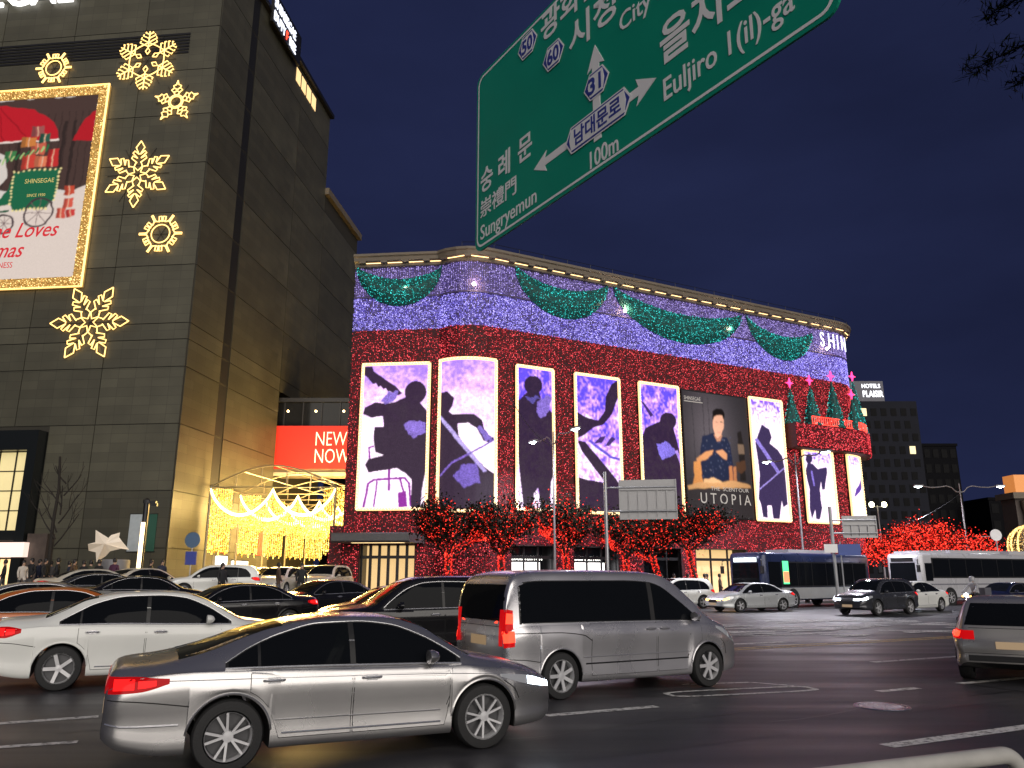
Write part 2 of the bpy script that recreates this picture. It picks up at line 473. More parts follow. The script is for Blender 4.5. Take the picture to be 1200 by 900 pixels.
def fdir(s): return (fac(min(s + .05, S_TOT), 0) - fac(max(s - .05, 0), 0)).normalized()
def svals(s0, s1, step=.5):
    v = [s0] + [q for q in SA if s0 < q < s1] + list(np.arange(s0 + step, s1, step)) + [s1]
    return sorted(set(round(float(q), 4) for q in v))
def band(mb, s0, s1, prof, close=False, step=1.2):
    """sweep a profile [(off,z)...] along the front"""
    ss = svals(s0, s1, step); n = len(prof); V = [fac(s, z, o) for s in ss for (o, z) in prof]; F = []
    for i in range(len(ss) - 1):
        for k in range(n if close else n - 1):
            k2 = (k + 1) % n; F.append((i * n + k, (i + 1) * n + k, (i + 1) * n + k2, i * n + k2))
    if close: F += [tuple(range(n)), tuple((len(ss) - 1) * n + k for k in range(n - 1, -1, -1))]
    mb._add(V, F); return mb

# pavements: raised 0.15 m over the road with granite kerbs
def kerb_line(s): q = fac(s, 0, 6.6 if s > 7 else 6.6); return q
pv = MB(); ss = svals(0, S_TOT, 2.)
V = []; 
for s in ss:
    o = fac(s, 0, 6.6); i_ = fac(s, 0, -.3)
    zo, zi = zg(o.x, o.y) + .15, zg(i_.x, i_.y) + .15
    V += [(o.x, o.y, zo), (i_.x, i_.y, zi)]
F = [(2 * i, 2 * i + 2, 2 * i + 3, 2 * i + 1) for i in range(len(ss) - 1)]
tag(mk('pavement', V, F, M_PAVE), 'grey paving in front of the red-lit store', kind='structure')
V = []
for s in ss:
    for (o_, h) in ((6.58, .153), (6.78, .153), (6.79, .14), (6.79, -.1)):
        o = fac(s, 0, o_); V.append((o.x, o.y, zg(o.x, o.y) + h))
F = [(4 * i + k, 4 * i + k + 1, 4 * i + 5 + k, 4 * i + 4 + k) for i in range(len(ss) - 1) for k in range(3)]
tag(mk('kerb', V, F, M_KERB), kind='structure')
# plaza in front of the dark tower block
K = Vector((-21.68, 50, 0)); GD = Vector((.1064, .9943, 0)); HD = Vector((-.9943, .1064, 0))     # corner, along the side face, along the front face
GN = Vector((.9943, -.1064, 0)); HN = Vector((-.1064, -.9943, 0))                                # outward normals
xs_ = np.linspace(0, 60, 25); V = []
for t in xs_:
    a = K + HD * (t - 1.5) + HN * 8.; b = K + HD * (t - 1.5)
    V += [(a.x, a.y, zg(a.x, a.y) + .15), (b.x, b.y, zg(b.x, b.y) + .15), (a.x, a.y - .2, zg(a.x, a.y) + .148), (a.x, a.y - .21, zg(a.x, a.y) - .1)]
tag(mk('pavement', V, [(4 * i, 4 * i + 1, 4 * i + 5, 4 * i + 4) for i in range(24)], M_PAVE), kind='structure')
tag(mk('kerb', V, [(4 * i + 2, 4 * i, 4 * i + 4, 4 * i + 6) for i in range(24)] + [(4 * i + 3, 4 * i + 2, 4 * i + 6, 4 * i + 7) for i in range(24)], M_KERB), kind='structure')

# ---------------------------------------------------------------- store body
M_REDWALL = mat('red_tinsel_netting', (.050, .003, .007), .7, var=.5, vscale=6, bump=.8, bscale=18)
M_STONE = mat('pale_granite', (.16, .13, .095), .55, var=.12, vscale=2)
M_PURPLEWALL = mat('violet_netting', (.075, .055, .15), .6, var=.15, vscale=2)  # pale stone; violet light of the nets is put into its colour
M_DARK = mat('dark_metal', (.03, .03, .033), .4, .6)
M_BLACKGLASS = mat('dark_glass', (.008, .009, .012), .06, spec=.2)
M_WARMGLOW = mat('warm_lit_interior', (.6, .45, .28), .6, emit=(1., .66, .28), estr=.75)
M_WHITEGLOW = mat('white_lit_sign', (.8, .8, .8), .5, emit=(1., .97, .95), estr=2.2)
M_ROOF = mat('roof_membrane', (.08, .08, .085), .8)

M_REDDOT_ = dotmat('red_pier_light', (.50, .012, .018), (1., .16, .17), .25, 2.2)
store = empty('department_store', (-11.65, 52.3, 0), 0, 'long store with rounded corners wrapped in red, violet and green lights', 'building')
store.location = (0, 0, 0)
# wall in height zones; entrance and shop openings are left out of the ground zone
doors_s = [(1.25, 4.85)]
shops = [(S0 + 1.0, S0 + 4.2), (S0 + 5.8, S0 + 9.4), (S0 + 11.6, S0 + 15.0), (S0 + 16.4, S0 + 21.4)]
opens = sorted(doors_s + shops)
w = MB()
def wall_strip(mb, s0, s1, z0, z1, off=0.):
    band(mb, s0, s1, [(off, z0), (off, z1)])
cur = 0.
for (a, b) in opens:
    wall_strip(w, cur, a, -.5, 4.2); wall_strip(w, a, b, 3.75, 4.2); cur = b
wall_strip(w, cur, S_TOT, -.5, 4.2)
wall_strip(w, 0, S_TOT, 4.2, 18.45)
w.build('wall', M_REDWALL, store)
w = MB(); wall_strip(w, 0, S_TOT, 18.45, 23.2, .0); w.build('frieze', M_PURPLEWALL, store)
w = MB()   # side and back walls, roof
A0 = fac(0, 0); B0 = fac(S_TOT, 0); back = [(-6, 96, 0), (60, 112, 0)]
for (p, q) in (((A0.x, A0.y), (-9.0, 96)), ((-9.0, 96), (44, 108)), ((44, 108), (B0.x, B0.y))):
    w._add([(p[0], p[1], -.5), (q[0], q[1], -.5), (q[0], q[1], 24.0), (p[0], p[1], 24.0)], [(0, 1, 2, 3)])
w.build('rear_wall', M_STONE, store)
w = MB(); w._add([(*p, 23.9) for p in plan] + [(44, 108, 23.9), (-9, 96, 23.9)], [tuple(range(len(plan) + 2))]); w.build('roof', M_ROOF, store)
# openings: reveals, dark frames, lit backs, mullions
for idx, (a, b) in enumerate(opens):
    rv = MB()
    for (p, q) in ((fac(a, 0), fac(a, 0, -1.6)), (fac(b, 0, -1.6), fac(b, 0))):
        rv._add([(p.x, p.y, -.3), (q.x, q.y, -.3), (q.x, q.y, 3.75), (p.x, p.y, 3.75)], [(0, 1, 2, 3)])
    p, q, p2, q2 = fac(a, 3.75), fac(b, 3.75), fac(a, 3.75, -1.6), fac(b, 3.75, -1.6)
    rv._add([p, q, q2, p2], [(0, 1, 2, 3)])
    rv.build('reveal', M_DARK, store)
    bk = MB(); p, q = fac(a, 0, -1.58), fac(b, 0, -1.58)
    bk._add([(p.x, p.y, -.3), (q.x, q.y, -.3), (q.x, q.y, 3.75), (p.x, p.y, 3.75)], [(0, 1, 2, 3)])
    bk.build('lobby' if idx == 0 else 'shop_window', M_WARMGLOW if idx in (0, 4) else M_BLACKGLASS, store)
    nm = 6 if idx == 0 else 3
    for k in range(nm + 1):
        s = a + (b - a) * k / nm; c = fac(s, 0, -.35); d = fdir(s)
        mb = MB(); mb.obox(c + Vector((0, 0, 1.75)), d * (.09 if idx == 0 else .05), Vector((d.y, -d.x, 0)) * .06, (0, 0, 2.0)); mb.build('mullion', M_DARK, store)
    c0, c1 = fac(a, 0, -.36), fac(b, 0, -.36); d = (c1 - c0) / 2
    mb = MB(); mb.obox((c0 + c1) / 2 + Vector((0, 0, 3.0)), d, Vector((d.y, -d.x, 0)).normalized() * .05, (0, 0, .10)); mb.build('transom', M_DARK, store)
# lit shop fronts with their names over the doors
sgn = [(S0 + 1.55, S0 + 3.75, 'LOUIS VUITTON'), (S0 + 6.3, S0 + 9.0, 'LOUIS VUITTON')]
M_LETTERK = mat('sign_letter_dark', (.05, .04, .04), .5)
M_LETTERW = mat('letter_white_lit', (.9, .9, .9), .4, emit=(1., .97, .9), estr=2.5)
for (a, b, tx) in sgn:
    p, q = fac(a, 0, -1.2), fac(b, 0, -1.2); d = (q - p) / 2; n_ = Vector((d.y, -d.x, 0)).normalized()
    mb = MB(); mb.obox((p + q) / 2 + Vector((0, 0, 1.85)), d, n_ * .05, (0, 0, .85)); mb.build('lit_display', M_WHITEGLOW, store)
    text_mesh('lettering', tx, .40, M_LETTERW, store, frame(p + n_ * .1 + Vector((0, 0, 2.84)), d, (0, 0, 1)), .01, .01, sx=.8)
# low pier standing out at the street corner
mb = MB(); mb.box(-11.95, -11.12, 52.0, 53.2, -.4, 5.0); mb.build('corner_pier', M_REDWALL, store)
dots('pier_light_net', [(RNG.uniform(-11.95, -11.1), 51.97, RNG.uniform(.2, 5.0)) for _ in range(260)] + [(-11.98, RNG.uniform(52, 53.2), RNG.uniform(.2, 5.0)) for _ in range(260)], .036, M_REDDOT_, store)
# canopy over the corner entrance
mb = MB(); band(mb, .05, 5.5, [(.05, 3.85), (2.3, 3.85), (2.42, 3.95), (2.42, 4.38), (2.3, 4.45), (.05, 4.45)], True, .6)
fixn(mb.build('canopy', mat('canopy_metal', (.10, .10, .105), .45, .4, var=.1), store))
mb = MB(); band(mb, 1.1, 4.7, [(1.3, 3.84), (1.7, 3.84)]); mb.build('canopy_downlight', mat('canopy_lamp', (.8, .7, .5), .5, emit=(1., .7, .32), estr=3.), store)
# cornice: stepped stone with lit brackets, parapet
mb = MB(); band(mb, 0, S_TOT, [(.02, 23.1), (.22, 23.14), (.26, 23.35), (.55, 23.46), (.60, 23.70), (.70, 23.78), (.70, 23.95), (-.4, 23.97)]); mb.build('cornice', M_STONE, store)
mb = MB(); band(mb, 0, S_TOT, [(.02, 20.80), (.08, 20.84), (.08, 20.96), (.02, 21.0)]); mb.build('string_course', M_PURPLEWALL, store)
nb_ = 0
br = MB(); br.box(-.24, .24, -.28, .0, -.08, .08)
for s in np.arange(.6, S_TOT - 4, 1.55):
    p = fac(s, 23.40, .26); d = fdir(s)
    if nb_ == 0: bo = br.build('bracket', M_STONE, store); bd = bo.data
    else: bo = link(bpy.data.objects.new('bracket', bd), store)
    bo.matrix_local = frame(p, d, (-d.y, d.x, 0)); nb_ += 1
M_CLAMP = mat('cornice_lamp', (.9, .7, .4), .4, emit=(1., .62, .26), estr=3.)
mb = MB(); k = 0
lm = None
for s in np.arange(1.35, S_TOT - 4, 1.55):
    p = fac(s, 23.36, .31); d = fdir(s)
    if lm is None:
        q = MB(); q.box(-.72, .72, -.02, .02, -.02, .02); lo_ = q.build('cornice_lamp', M_CLAMP, store); lm = lo_.data
    else: lo_ = link(bpy.data.objects.new('cornice_lamp', lm), store)
    lo_.matrix_local = frame(p, d, (-d.y, d.x, 0))
# roof plant on the far corner
mb = MB(); c = fac(S0 + 31, 24.0, -3.4); d = FD
mb.obox(c + Vector((0, 0, .55)), d * 1.3, Vector((-d.y, d.x, 0)) * 1.0, (0, 0, .55)); mb.obox(c - d * 3 + Vector((0, 0, .3)), d * .5, Vector((-d.y, d.x, 0)) * .4, (0, 0, .3)); mb.build('roof_plant', M_DARK, store)
mb = MB()
for s in np.arange(8, S_TOT - 6, 2.):
    mb.tube([fac(s, 24.0, .5), fac(s, 24.35, .5)], .02, 5)
mb.tube([fac(s, 24.35, .5) for s in np.arange(8, S_TOT - 6, 1.)], .02, 5); mb.build('roof_railing', M_DARK, store)
# wall-washer spots on the frieze
M_SPOT = mat('spot_lamp_lit', (1, .9, .8), .3, emit=(1., .80, .60), estr=14., sampled=False)
sp_ = None
for s in (S0 - 1.9, S0 + 10.6, S0 + 21.0, S0 + 32.4, 3.6):
    p = fac(s, 21.35, .22)
    if sp_ is None:
        q = MB(); q.lathe([(.02, -.1), (.11, -.08), (.12, .06), (.001, .07)], 10, 'y', cap=False); so = q.build('spot_lamp', M_SPOT, store); sp_ = so.data
    else: so = link(bpy.data.objects.new('spot_lamp', sp_), store)
    so.location = p
    ld = bpy.data.lights.new('frieze_spot', 'POINT'); ld.energy = 75; ld.color = (1., .72, .48); ld.shadow_soft_size = .1
    lo_ = bpy.data.objects.new('frieze_spot', ld); link(lo_, so); lo_.location = (FN.x * .3, FN.y * .3, .1)

# light nets -------------------------------------------------
def excl(s, z, rects):
    return any(a < s < b and c < z < d for (a, b, c, d) in rects)
SCREENS = {}          # name -> (s0,s1,z0,z1)
SCREENS['p1'] = (.98, 5.60, 6.1, 15.9); SCREENS['p2'] = (SA[2] + .05, S0 - .35, 5.9, 16.0)
for nm_, a, b in (('p3', 1.30, 4.12), ('p4', 6.02, 9.74), ('p5', 11.64, 15.25), ('p6', 22.62, 26.12)): SCREENS[nm_] = (S0 + a, S0 + b, 6.1, 15.85)
SCREENS['p7'] = (S0 + 28.2, S0 + 31.6, 6.1, 11.95); SCREENS['p8'] = (S0 + 33.5, S0 + 36.2, 6.5, 11.95)
POSTER = (S0 + 15.75, S0 + 22.3, 6.15, 15.75)
holes = [(a - .15, b + .15, c - .15, d + .15) for (a, b, c, d) in list(SCREENS.values()) + [POSTER]] + [(a - .1, b + .1, -1, 3.8) for (a, b) in opens] + [(S0 + 26.5, S0 + 38.2, 12.0, 14.0), (.0, 5.55, 3.8, 4.5)]
def net(z0, z1, dens, off=.05, strand=0):
    n = int(S_TOT * (z1 - z0) * dens)
    s_ = RNG.uniform(0, S_TOT - 3, n); z_ = RNG.uniform(z0, z1, n); o_ = RNG.uniform(.01, off, n)
    if strand: s_ = np.round(s_ / strand) * strand + RNG.normal(0, strand * .12, n); s_ = np.clip(s_, 0, S_TOT - 3)
    keep = RNG.random(n) < .80 + .22 * np.sin(s_ * 1.9 + 2 * np.sin(z_ * .7)) * np.sin(z_ * 1.3 + s_ * .35)
    for (a, b, c, d) in holes: keep &= ~((s_ > a) & (s_ < b) & (z_ > c) & (z_ < d))
    s_, z_, o_ = s_[keep], z_[keep], o_[keep]
    i = np.clip(np.searchsorted(SA, s_, 'right') - 1, 0, len(seg) - 1); dd = np.diff(PL, axis=0) / seg[:, None]
    q = PL[i] + dd[i] * (s_ - SA[i])[:, None] + np.stack([dd[i][:, 1], -dd[i][:, 0]], 1) * o_[:, None]
    return np.column_stack([q, z_])
M_REDDOT = dotmat('red_fairy_light', (.50, .008, .016), (1., .10, .12), .36, 2.6)
M_PURDOT = dotmat('violet_fairy_light', (.18, .13, .90), (.52, .46, 1.), .5, 2.4)
M_PURDIM = dotmat('dim_violet_fairy_light', (.24, .16, .74), (.62, .50, 1.), .40, 1.9)
dots('red_light_net', net(.2, 18.5, 125, .05, .11), .037, M_REDDOT, store)
dots('violet_light_net', net(18.45, 21.0, 290, .05, .10), .041, M_PURDOT, store)
dots('upper_violet_light_net', net(21.0, 23.1, 250, .05, .13), .034, M_PURDIM, store)

# balcony round the far corner
bal = MB(); b0, b1 = S0 + 26.5, S_TOT - 1.
band(bal, b0, b1, [(.02, 12.0), (1.15, 12.0), (1.25, 12.15), (1.25, 13.95), (1.15, 14.05), (.02, 14.05)], True, .5)
fixn(bal.build('balcony', M_REDWALL, store))
P = []
for k in range(4200):
    s = RNG.uniform(b0, b1); z = RNG.uniform(12.05, 14.0); P.append(fac(s, z, 1.27))
dots('balcony_light_net', P, .046, M_REDDOT, store)
M_REDTUBE = mat('red_light_tube', (.8, .05, .03), .4, emit=(1., .04, .025), estr=3.2)
for (a, b) in ((b0 + 2.2, b0 + 7.0), (b0 + 7.8, b0 + 13.2)):
    mb = MB()
    for z in (14.12, 14.75): mb.tube([fac(s, z, 1.1) for s in np.linspace(a, b, 24)], .035, 5)
    for s in np.arange(a, b + .01, .26): mb.tube([fac(s, 14.12, 1.1), fac(s, 14.75, 1.1)], .03, 5, cap=False)
    mb.build('balcony_railing', M_REDTUBE, store)
# name on the frieze
M_BLUEW = mat('cool_white_letter', (.9, .9, 1), .4, emit=(.72, .78, 1.), estr=1.6)
s = S0 + 31.45
for ch, adv in zip('SHIN', (.98, 1.12, .58, 1.12)):
    text_mesh('lettering', ch, 1.9, M_BLUEW, store, frame(fac(s, 21.45, .34), fdir(s + .4), (0, 0, 1)), .004, .02, sx=.66); s += adv
# ================================================================ LED displays and posters: a small painter
class Canvas:
    def __init__(s, nx, ny, quad=None):
        s.nx, s.ny, s.ss = nx, ny, 2
        X, Y = np.meshgrid((np.arange(nx * 2) + .5) / (nx * 2), (np.arange(ny * 2) + .5) / (ny * 2))
        s.u, s.v = X, Y; s.mu, s.mv = X, Y; s.c = np.zeros((ny * 2, nx * 2, 3)); s.quad = quad
    def uv(s, p):
        if s.quad is None: return p
        tl, tr, br_, bl = s.quad; v = 0.; x, y = p
        for _ in range(4):
            v0 = (y - tl[1]) / (bl[1] - tl[1]); v1 = (y - tr[1]) / (br_[1] - tr[1])
            xl = tl[0] + (bl[0] - tl[0]) * v0; xr = tr[0] + (br_[0] - tr[0]) * v1
            u = (x - xl) / (xr - xl); v = v0 + (v1 - v0) * min(1, max(0, u))
        return (u, 1 - v)
    def rough(s, amp, seed, asp=1.):
        r = np.random.default_rng(seed)
        def nz(nx, ny):
            a = r.random((ny + 2, nx + 2)) - .5; yy = s.v * ny; xx = s.u * nx; y0 = yy.astype(int); x0 = xx.astype(int); fy = yy - y0; fx = xx - x0
            return (a[y0, x0] * (1 - fx) + a[y0, x0 + 1] * fx) * (1 - fy) + (a[y0 + 1, x0] * (1 - fx) + a[y0 + 1, x0 + 1] * fx) * fy
        s.mu = s.u + amp * asp * (nz(9, 20) + .7 * nz(24, 52)); s.mv = s.v + amp * (nz(9, 20) + .7 * nz(24, 52))
    def mask(s, poly):
        m = np.zeros(s.u.shape, bool); n = len(poly)
        for i in range(n):
            x0, y0 = poly[i]; x1, y1 = poly[(i + 1) % n]
            if y0 == y1: continue
            c = ((y0 > s.mv) != (y1 > s.mv)) & (s.mu < (x1 - x0) * (s.mv - y0) / (y1 - y0) + x0)
            m ^= c
        return m
    def poly(s, pts, col):
        m = s.mask([s.uv(p) for p in pts]); s.c[m] = lin(col)
        if getattr(s, 'tex', None) is not None and sum(col) > 300: s.c[m] *= s.tex[m][:, None]
    def ell(s, cx, cy, rx, ry, col): s.poly([(cx + rx * cos(a), cy + ry * sin(a)) for a in np.linspace(0, 2 * pi, 28, endpoint=False)], col)
    def line(s, pts, w, col):
        for (a, b) in zip(pts[:-1], pts[1:]):
            d = Vector((b[0] - a[0], b[1] - a[1])); d = d.normalized() * w / 2; n = Vector((-d.y, d.x))
            s.poly([(a[0] + n.x - d.x * .3, a[1] + n.y - d.y * .3), (b[0] + n.x + d.x * .3, b[1] + n.y + d.y * .3), (b[0] - n.x + d.x * .3, b[1] - n.y + d.y * .3), (a[0] - n.x - d.x * .3, a[1] - n.y - d.y * .3)], col)
    def grad(s, f):
        s.c[:] = f(s.u, s.v)
    def blur(s, n=1):
        for _ in range(n):
            p = np.pad(s.c, ((1, 1), (1, 1), (0, 0)), 'edge'); s.c = (p[:-2, 1:-1] + p[2:, 1:-1] + p[1:-1, :-2] + p[1:-1, 2:] + 2 * p[1:-1, 1:-1]) / 6
    def grain(s, a, seed=1):
        r = np.random.default_rng(seed); s.c *= 1 + a * (r.random(s.c.shape[:2])[..., None] * 2 - 1)
    def out(s): return s.c.reshape(s.ny, 2, s.nx, 2, 3).mean((1, 3))

def panel(name, cv, f, m, parent):
    """grid of display cells; f(u,v) gives the 3-D point"""
    nx, ny = cv.nx, cv.ny; C = cv.out()
    V = np.array([f(i / nx, j / ny) for j in range(ny + 1) for i in range(nx + 1)])
    idx = np.arange((nx + 1) * (ny + 1)).reshape(ny + 1, nx + 1)
    Q = np.stack([idx[:-1, :-1], idx[:-1, 1:], idx[1:, 1:], idx[1:, :-1]], -1).reshape(-1, 4)
    me = bpy.data.meshes.new(name); N = len(Q)
    me.vertices.add(len(V)); me.vertices.foreach_set('co', V.reshape(-1))
    me.loops.add(N * 4); me.loops.foreach_set('vertex_index', Q.reshape(-1).astype(np.int32))
    me.polygons.add(N); me.polygons.foreach_set('loop_start', np.arange(0, N * 4, 4, dtype=np.int32))
    me.update(calc_edges=True)
    ca = me.color_attributes.new('Col', 'FLOAT_COLOR', 'CORNER')
    col = np.ones((N, 4, 4)); col[:, :, :3] = C.reshape(-1, 1, 3)
    ca.data.foreach_set('color', col.reshape(-1))
    me.materials.append(m)
    return link(bpy.data.objects.new(name, me), parent)

M_LED = vcolmat('led_display', 1.6)
M_FRAMEBULB = mat('warm_frame_bulb', (1, .9, .7), .4, emit=(1., .74, .38), estr=1.9, sampled=False)
M_FRAMEGLOW = mat('warm_frame_strip', (.9, .75, .5), .5, emit=(1., .58, .22), estr=1.25)
def led_bg(cv, style, seed):
    r = np.random.default_rng(seed)
    h, w_ = cv.v.shape
    def nz(sx, sy):
        a = r.random((sy + 2, sx + 2)); yy = cv.v * sy; xx = cv.u * sx
        y0 = yy.astype(int); x0 = xx.astype(int); fy = yy - y0; fx = xx - x0
        return (a[y0, x0] * (1 - fx) + a[y0, x0 + 1] * fx) * (1 - fy) + (a[y0 + 1, x0] * (1 - fx) + a[y0 + 1, x0 + 1] * fx) * fy
    n1, n2, n3 = nz(6, 16), nz(26, 60), nz(60, 130)
    if style == 0:      # violet above, pale pink below
        t = np.clip((1 - cv.v) * 1.9 + .08 + (n1 - .5) * .45 + (n2 - .5) * .5, 0, 1)
        a, b, c = np.array(lin((150, 112, 222))), np.array(lin((226, 176, 250))), np.array(lin((255, 228, 253)))
    elif style == 1:    # stained-glass blues and pinks
        t = np.clip((1 - cv.v) * 1.0 + .05 + (n1 - .5) * .8 + (n2 - .5) * .9, 0, 1)
        a, b, c = np.array(lin((86, 66, 208))), np.array(lin((190, 138, 242))), np.array(lin((250, 225, 255)))
    else:               # almost white, violet flecks at the top
        t = np.clip((1 - cv.v) * 3.2 + .18 + (n2 - .5) * 1.2, 0, 1)
        a, b, c = np.array(lin((120, 80, 205))), np.array(lin((225, 200, 250))), np.array(lin((255, 228, 252)))
    t2 = t[..., None]
    col = np.where(t2 < .5, a + (b - a) * t2 * 2, b + (c - b) * (t2 - .5) * 2)
    col = col * (.86 + .28 * n3[..., None])
    # module joints of the display
    gj = ((cv.v * 20) % 1 < .035) | ((cv.u * 5) % 1 < .02)
    col[gj] *= .86
    cv.c[:] = col
DK = (36, 22, 40); DK2 = (52, 34, 88); LP = (140, 114, 212); MG = (120, 30, 130)
def ellp(cx, cy, rx, ry): return [(cx + rx * cos(a), cy + ry * sin(a)) for a in np.linspace(0, 2 * pi, 24, endpoint=False)]
ART = {
 'p1': (0, [(150, 98), (458, 98), (440, 822), (112, 822)], [
    ('l', [(265, 630), (262, 735)], 12, MG), ('l', [(140, 815), (165, 700), (190, 680), (340, 675), (360, 700), (368, 810)], 11, MG), ('l', [(190, 815), (207, 688)], 9, MG), ('l', [(318, 680), (335, 750)], 10, MG),
    ('p', [(305, 745), (345, 740), (352, 815), (308, 815)], MG), ('l', [(172, 585), (170, 520), (192, 515)], 9, MG),
    ('p', [(150, 105), (190, 105), (196, 130), (250, 175), (300, 215), (330, 250), (310, 262), (270, 235), (262, 240), (250, 222), (240, 228), (228, 208), (215, 215), (205, 195), (190, 198), (165, 165), (150, 150)], DK),
    ('p', ellp(392, 246, 52, 60), DK),
    ('p', [(345, 270), (300, 290), (250, 300), (200, 292), (152, 318), (140, 350), (180, 372), (235, 362), (240, 418), (195, 418), (190, 480), (200, 545), (240, 560), (165, 580), (150, 608), (165, 645), (260, 632), (300, 625), (340, 650), (372, 680), (368, 822), (415, 822), (420, 740), (440, 640), (448, 420), (445, 340), (415, 300), (430, 280)], DK),
    ('p', [(228, 285), (262, 235), (318, 240), (300, 275), (245, 300)], LP), ('p', [(338, 412), (378, 385), (440, 398), (440, 450), (400, 460), (378, 482), (355, 460)], LP)]),
 'p2': (0, [(548, 85), (770, 72), (760, 830), (535, 830)], [
    ('p', [(548, 250), (580, 245), (608, 280), (600, 320), (585, 348), (600, 360), (680, 360), (712, 385), (720, 430), (745, 470), (762, 465), (748, 498), (715, 490), (690, 430), (660, 405), (620, 410), (625, 470), (660, 540), (720, 620), (762, 650), (762, 830), (535, 830), (545, 350)], DK),
    ('l', [(545, 370), (600, 450), (655, 540), (720, 640)], 16, (196, 176, 245)), ('l', [(545, 662), (600, 600), (680, 545), (762, 478)], 8, (130, 100, 200)),
    ('p', [(692, 430), (712, 425), (752, 470), (745, 495), (718, 488)], LP), ('p', [(600, 660), (640, 610), (690, 600), (706, 700), (640, 722), (618, 690)], (122, 98, 196))]),
 'p3': (1, [(90, 105), (228, 125), (220, 830), (92, 815)], [
    ('p', ellp(152, 202, 35, 50), DK), ('p', [(128, 240), (95, 285), (92, 500), (100, 640), (115, 822), (146, 820), (150, 745), (165, 718), (175, 822), (205, 822), (212, 690), (228, 640), (230, 350), (205, 320), (182, 270), (175, 240)], DK),
    ('p', [(165, 300), (200, 255), (226, 270), (215, 330), (180, 380), (165, 345)], LP), ('p', [(120, 265), (165, 258), (180, 275), (150, 290)], (90, 80, 160))]),
 'p4': (1, [(398, 150), (570, 180), (590, 800), (412, 800)], [
    ('p', [(403, 330), (440, 360), (490, 375), (518, 330), (520, 260), (545, 200), (574, 180), (572, 260), (548, 340), (512, 395), (470, 410), (440, 440), (405, 465)], DK),
    ('p', [(408, 470), (440, 478), (500, 560), (560, 640), (592, 690), (592, 800), (412, 800), (410, 640), (440, 650), (520, 665), (490, 620), (425, 520)], DK),
    ('p', [(475, 482), (500, 450), (522, 450), (505, 482)], DK2), ('p', [(518, 492), (545, 450), (562, 460), (535, 495)], DK2), ('l', [(455, 470), (540, 545), (590, 560)], 12, (110, 90, 220))]),
 'p5': (1, [(728, 200), (888, 220), (905, 800), (750, 800)], [
    ('p', [(735, 285), (748, 292), (788, 350), (775, 360)], DK2), ('p', ellp(848, 376, 35, 40), DK), ('p', [(825, 372), (755, 410), (742, 450), (748, 800), (908, 800), (895, 520), (880, 450), (868, 400)], DK),
    ('p', [(803, 490), (835, 470), (870, 500), (892, 535), (880, 515), (850, 545), (820, 552)], (140, 122, 235)), ('l', [(880, 510), (898, 560), (905, 600)], 12, (190, 150, 250)), ('p', [(760, 690), (800, 675), (830, 700), (760, 720)], (235, 205, 250))]),
 'p6': (2, [(425, 160), (572, 180), (618, 800), (465, 795)], [
    ('p', [(485, 300), (520, 330), (532, 370), (522, 402), (560, 435), (582, 470), (592, 530), (600, 620), (606, 718), (585, 730), (578, 700), (568, 790), (538, 790), (530, 725), (510, 725), (512, 785), (490, 785), (480, 720), (470, 690), (475, 560), (455, 400), (470, 350)], (38, 26, 64)),
    ('l', [(458, 380), (510, 465), (562, 552)], 16, (150, 130, 225)), ('l', [(475, 640), (530, 588), (592, 530)], 6, (170, 150, 235))]),
 'p7': (2, [(706, 425), (862, 445), (895, 820), (740, 815)], [
    ('p', ellp(742, 472, 18, 28), (38, 26, 64)), ('p', [(735, 495), (760, 500), (790, 530), (836, 520), (840, 545), (826, 642), (812, 642), (806, 600), (800, 640), (805, 700), (812, 740), (800, 802), (780, 802), (775, 750), (757, 802), (745, 740), (745, 640), (735, 600), (722, 540)], (40, 28, 70)),
    ('l', [(755, 540), (770, 620)], 9, (140, 120, 225))]),
 'p8': (2, [(958, 448), (1045, 465), (1062, 780), (990, 785)], [
    ('p', [(1056, 540), (1066, 600), (1012, 650), (993, 672), (1000, 630), (1030, 590)], (82, 50, 140))]),
}
SCR_LABEL = {'p1': 'wide LED screen showing a seated bass player on a stool', 'p2': 'curved LED screen on the rounded bay showing a cellist with bow',
 'p3': 'narrow LED screen showing a standing man with a wind instrument', 'p4': 'LED screen showing a raised arm against stained-glass blues',
 'p5': 'LED screen with a stooping player, left of the perfume poster', 'p6': 'white LED screen with a violinist in skirt, right of the perfume poster',
 'p7': 'short LED screen under the balcony showing a woman playing flute', 'p8': 'short LED screen on the far rounded corner under the balcony'}
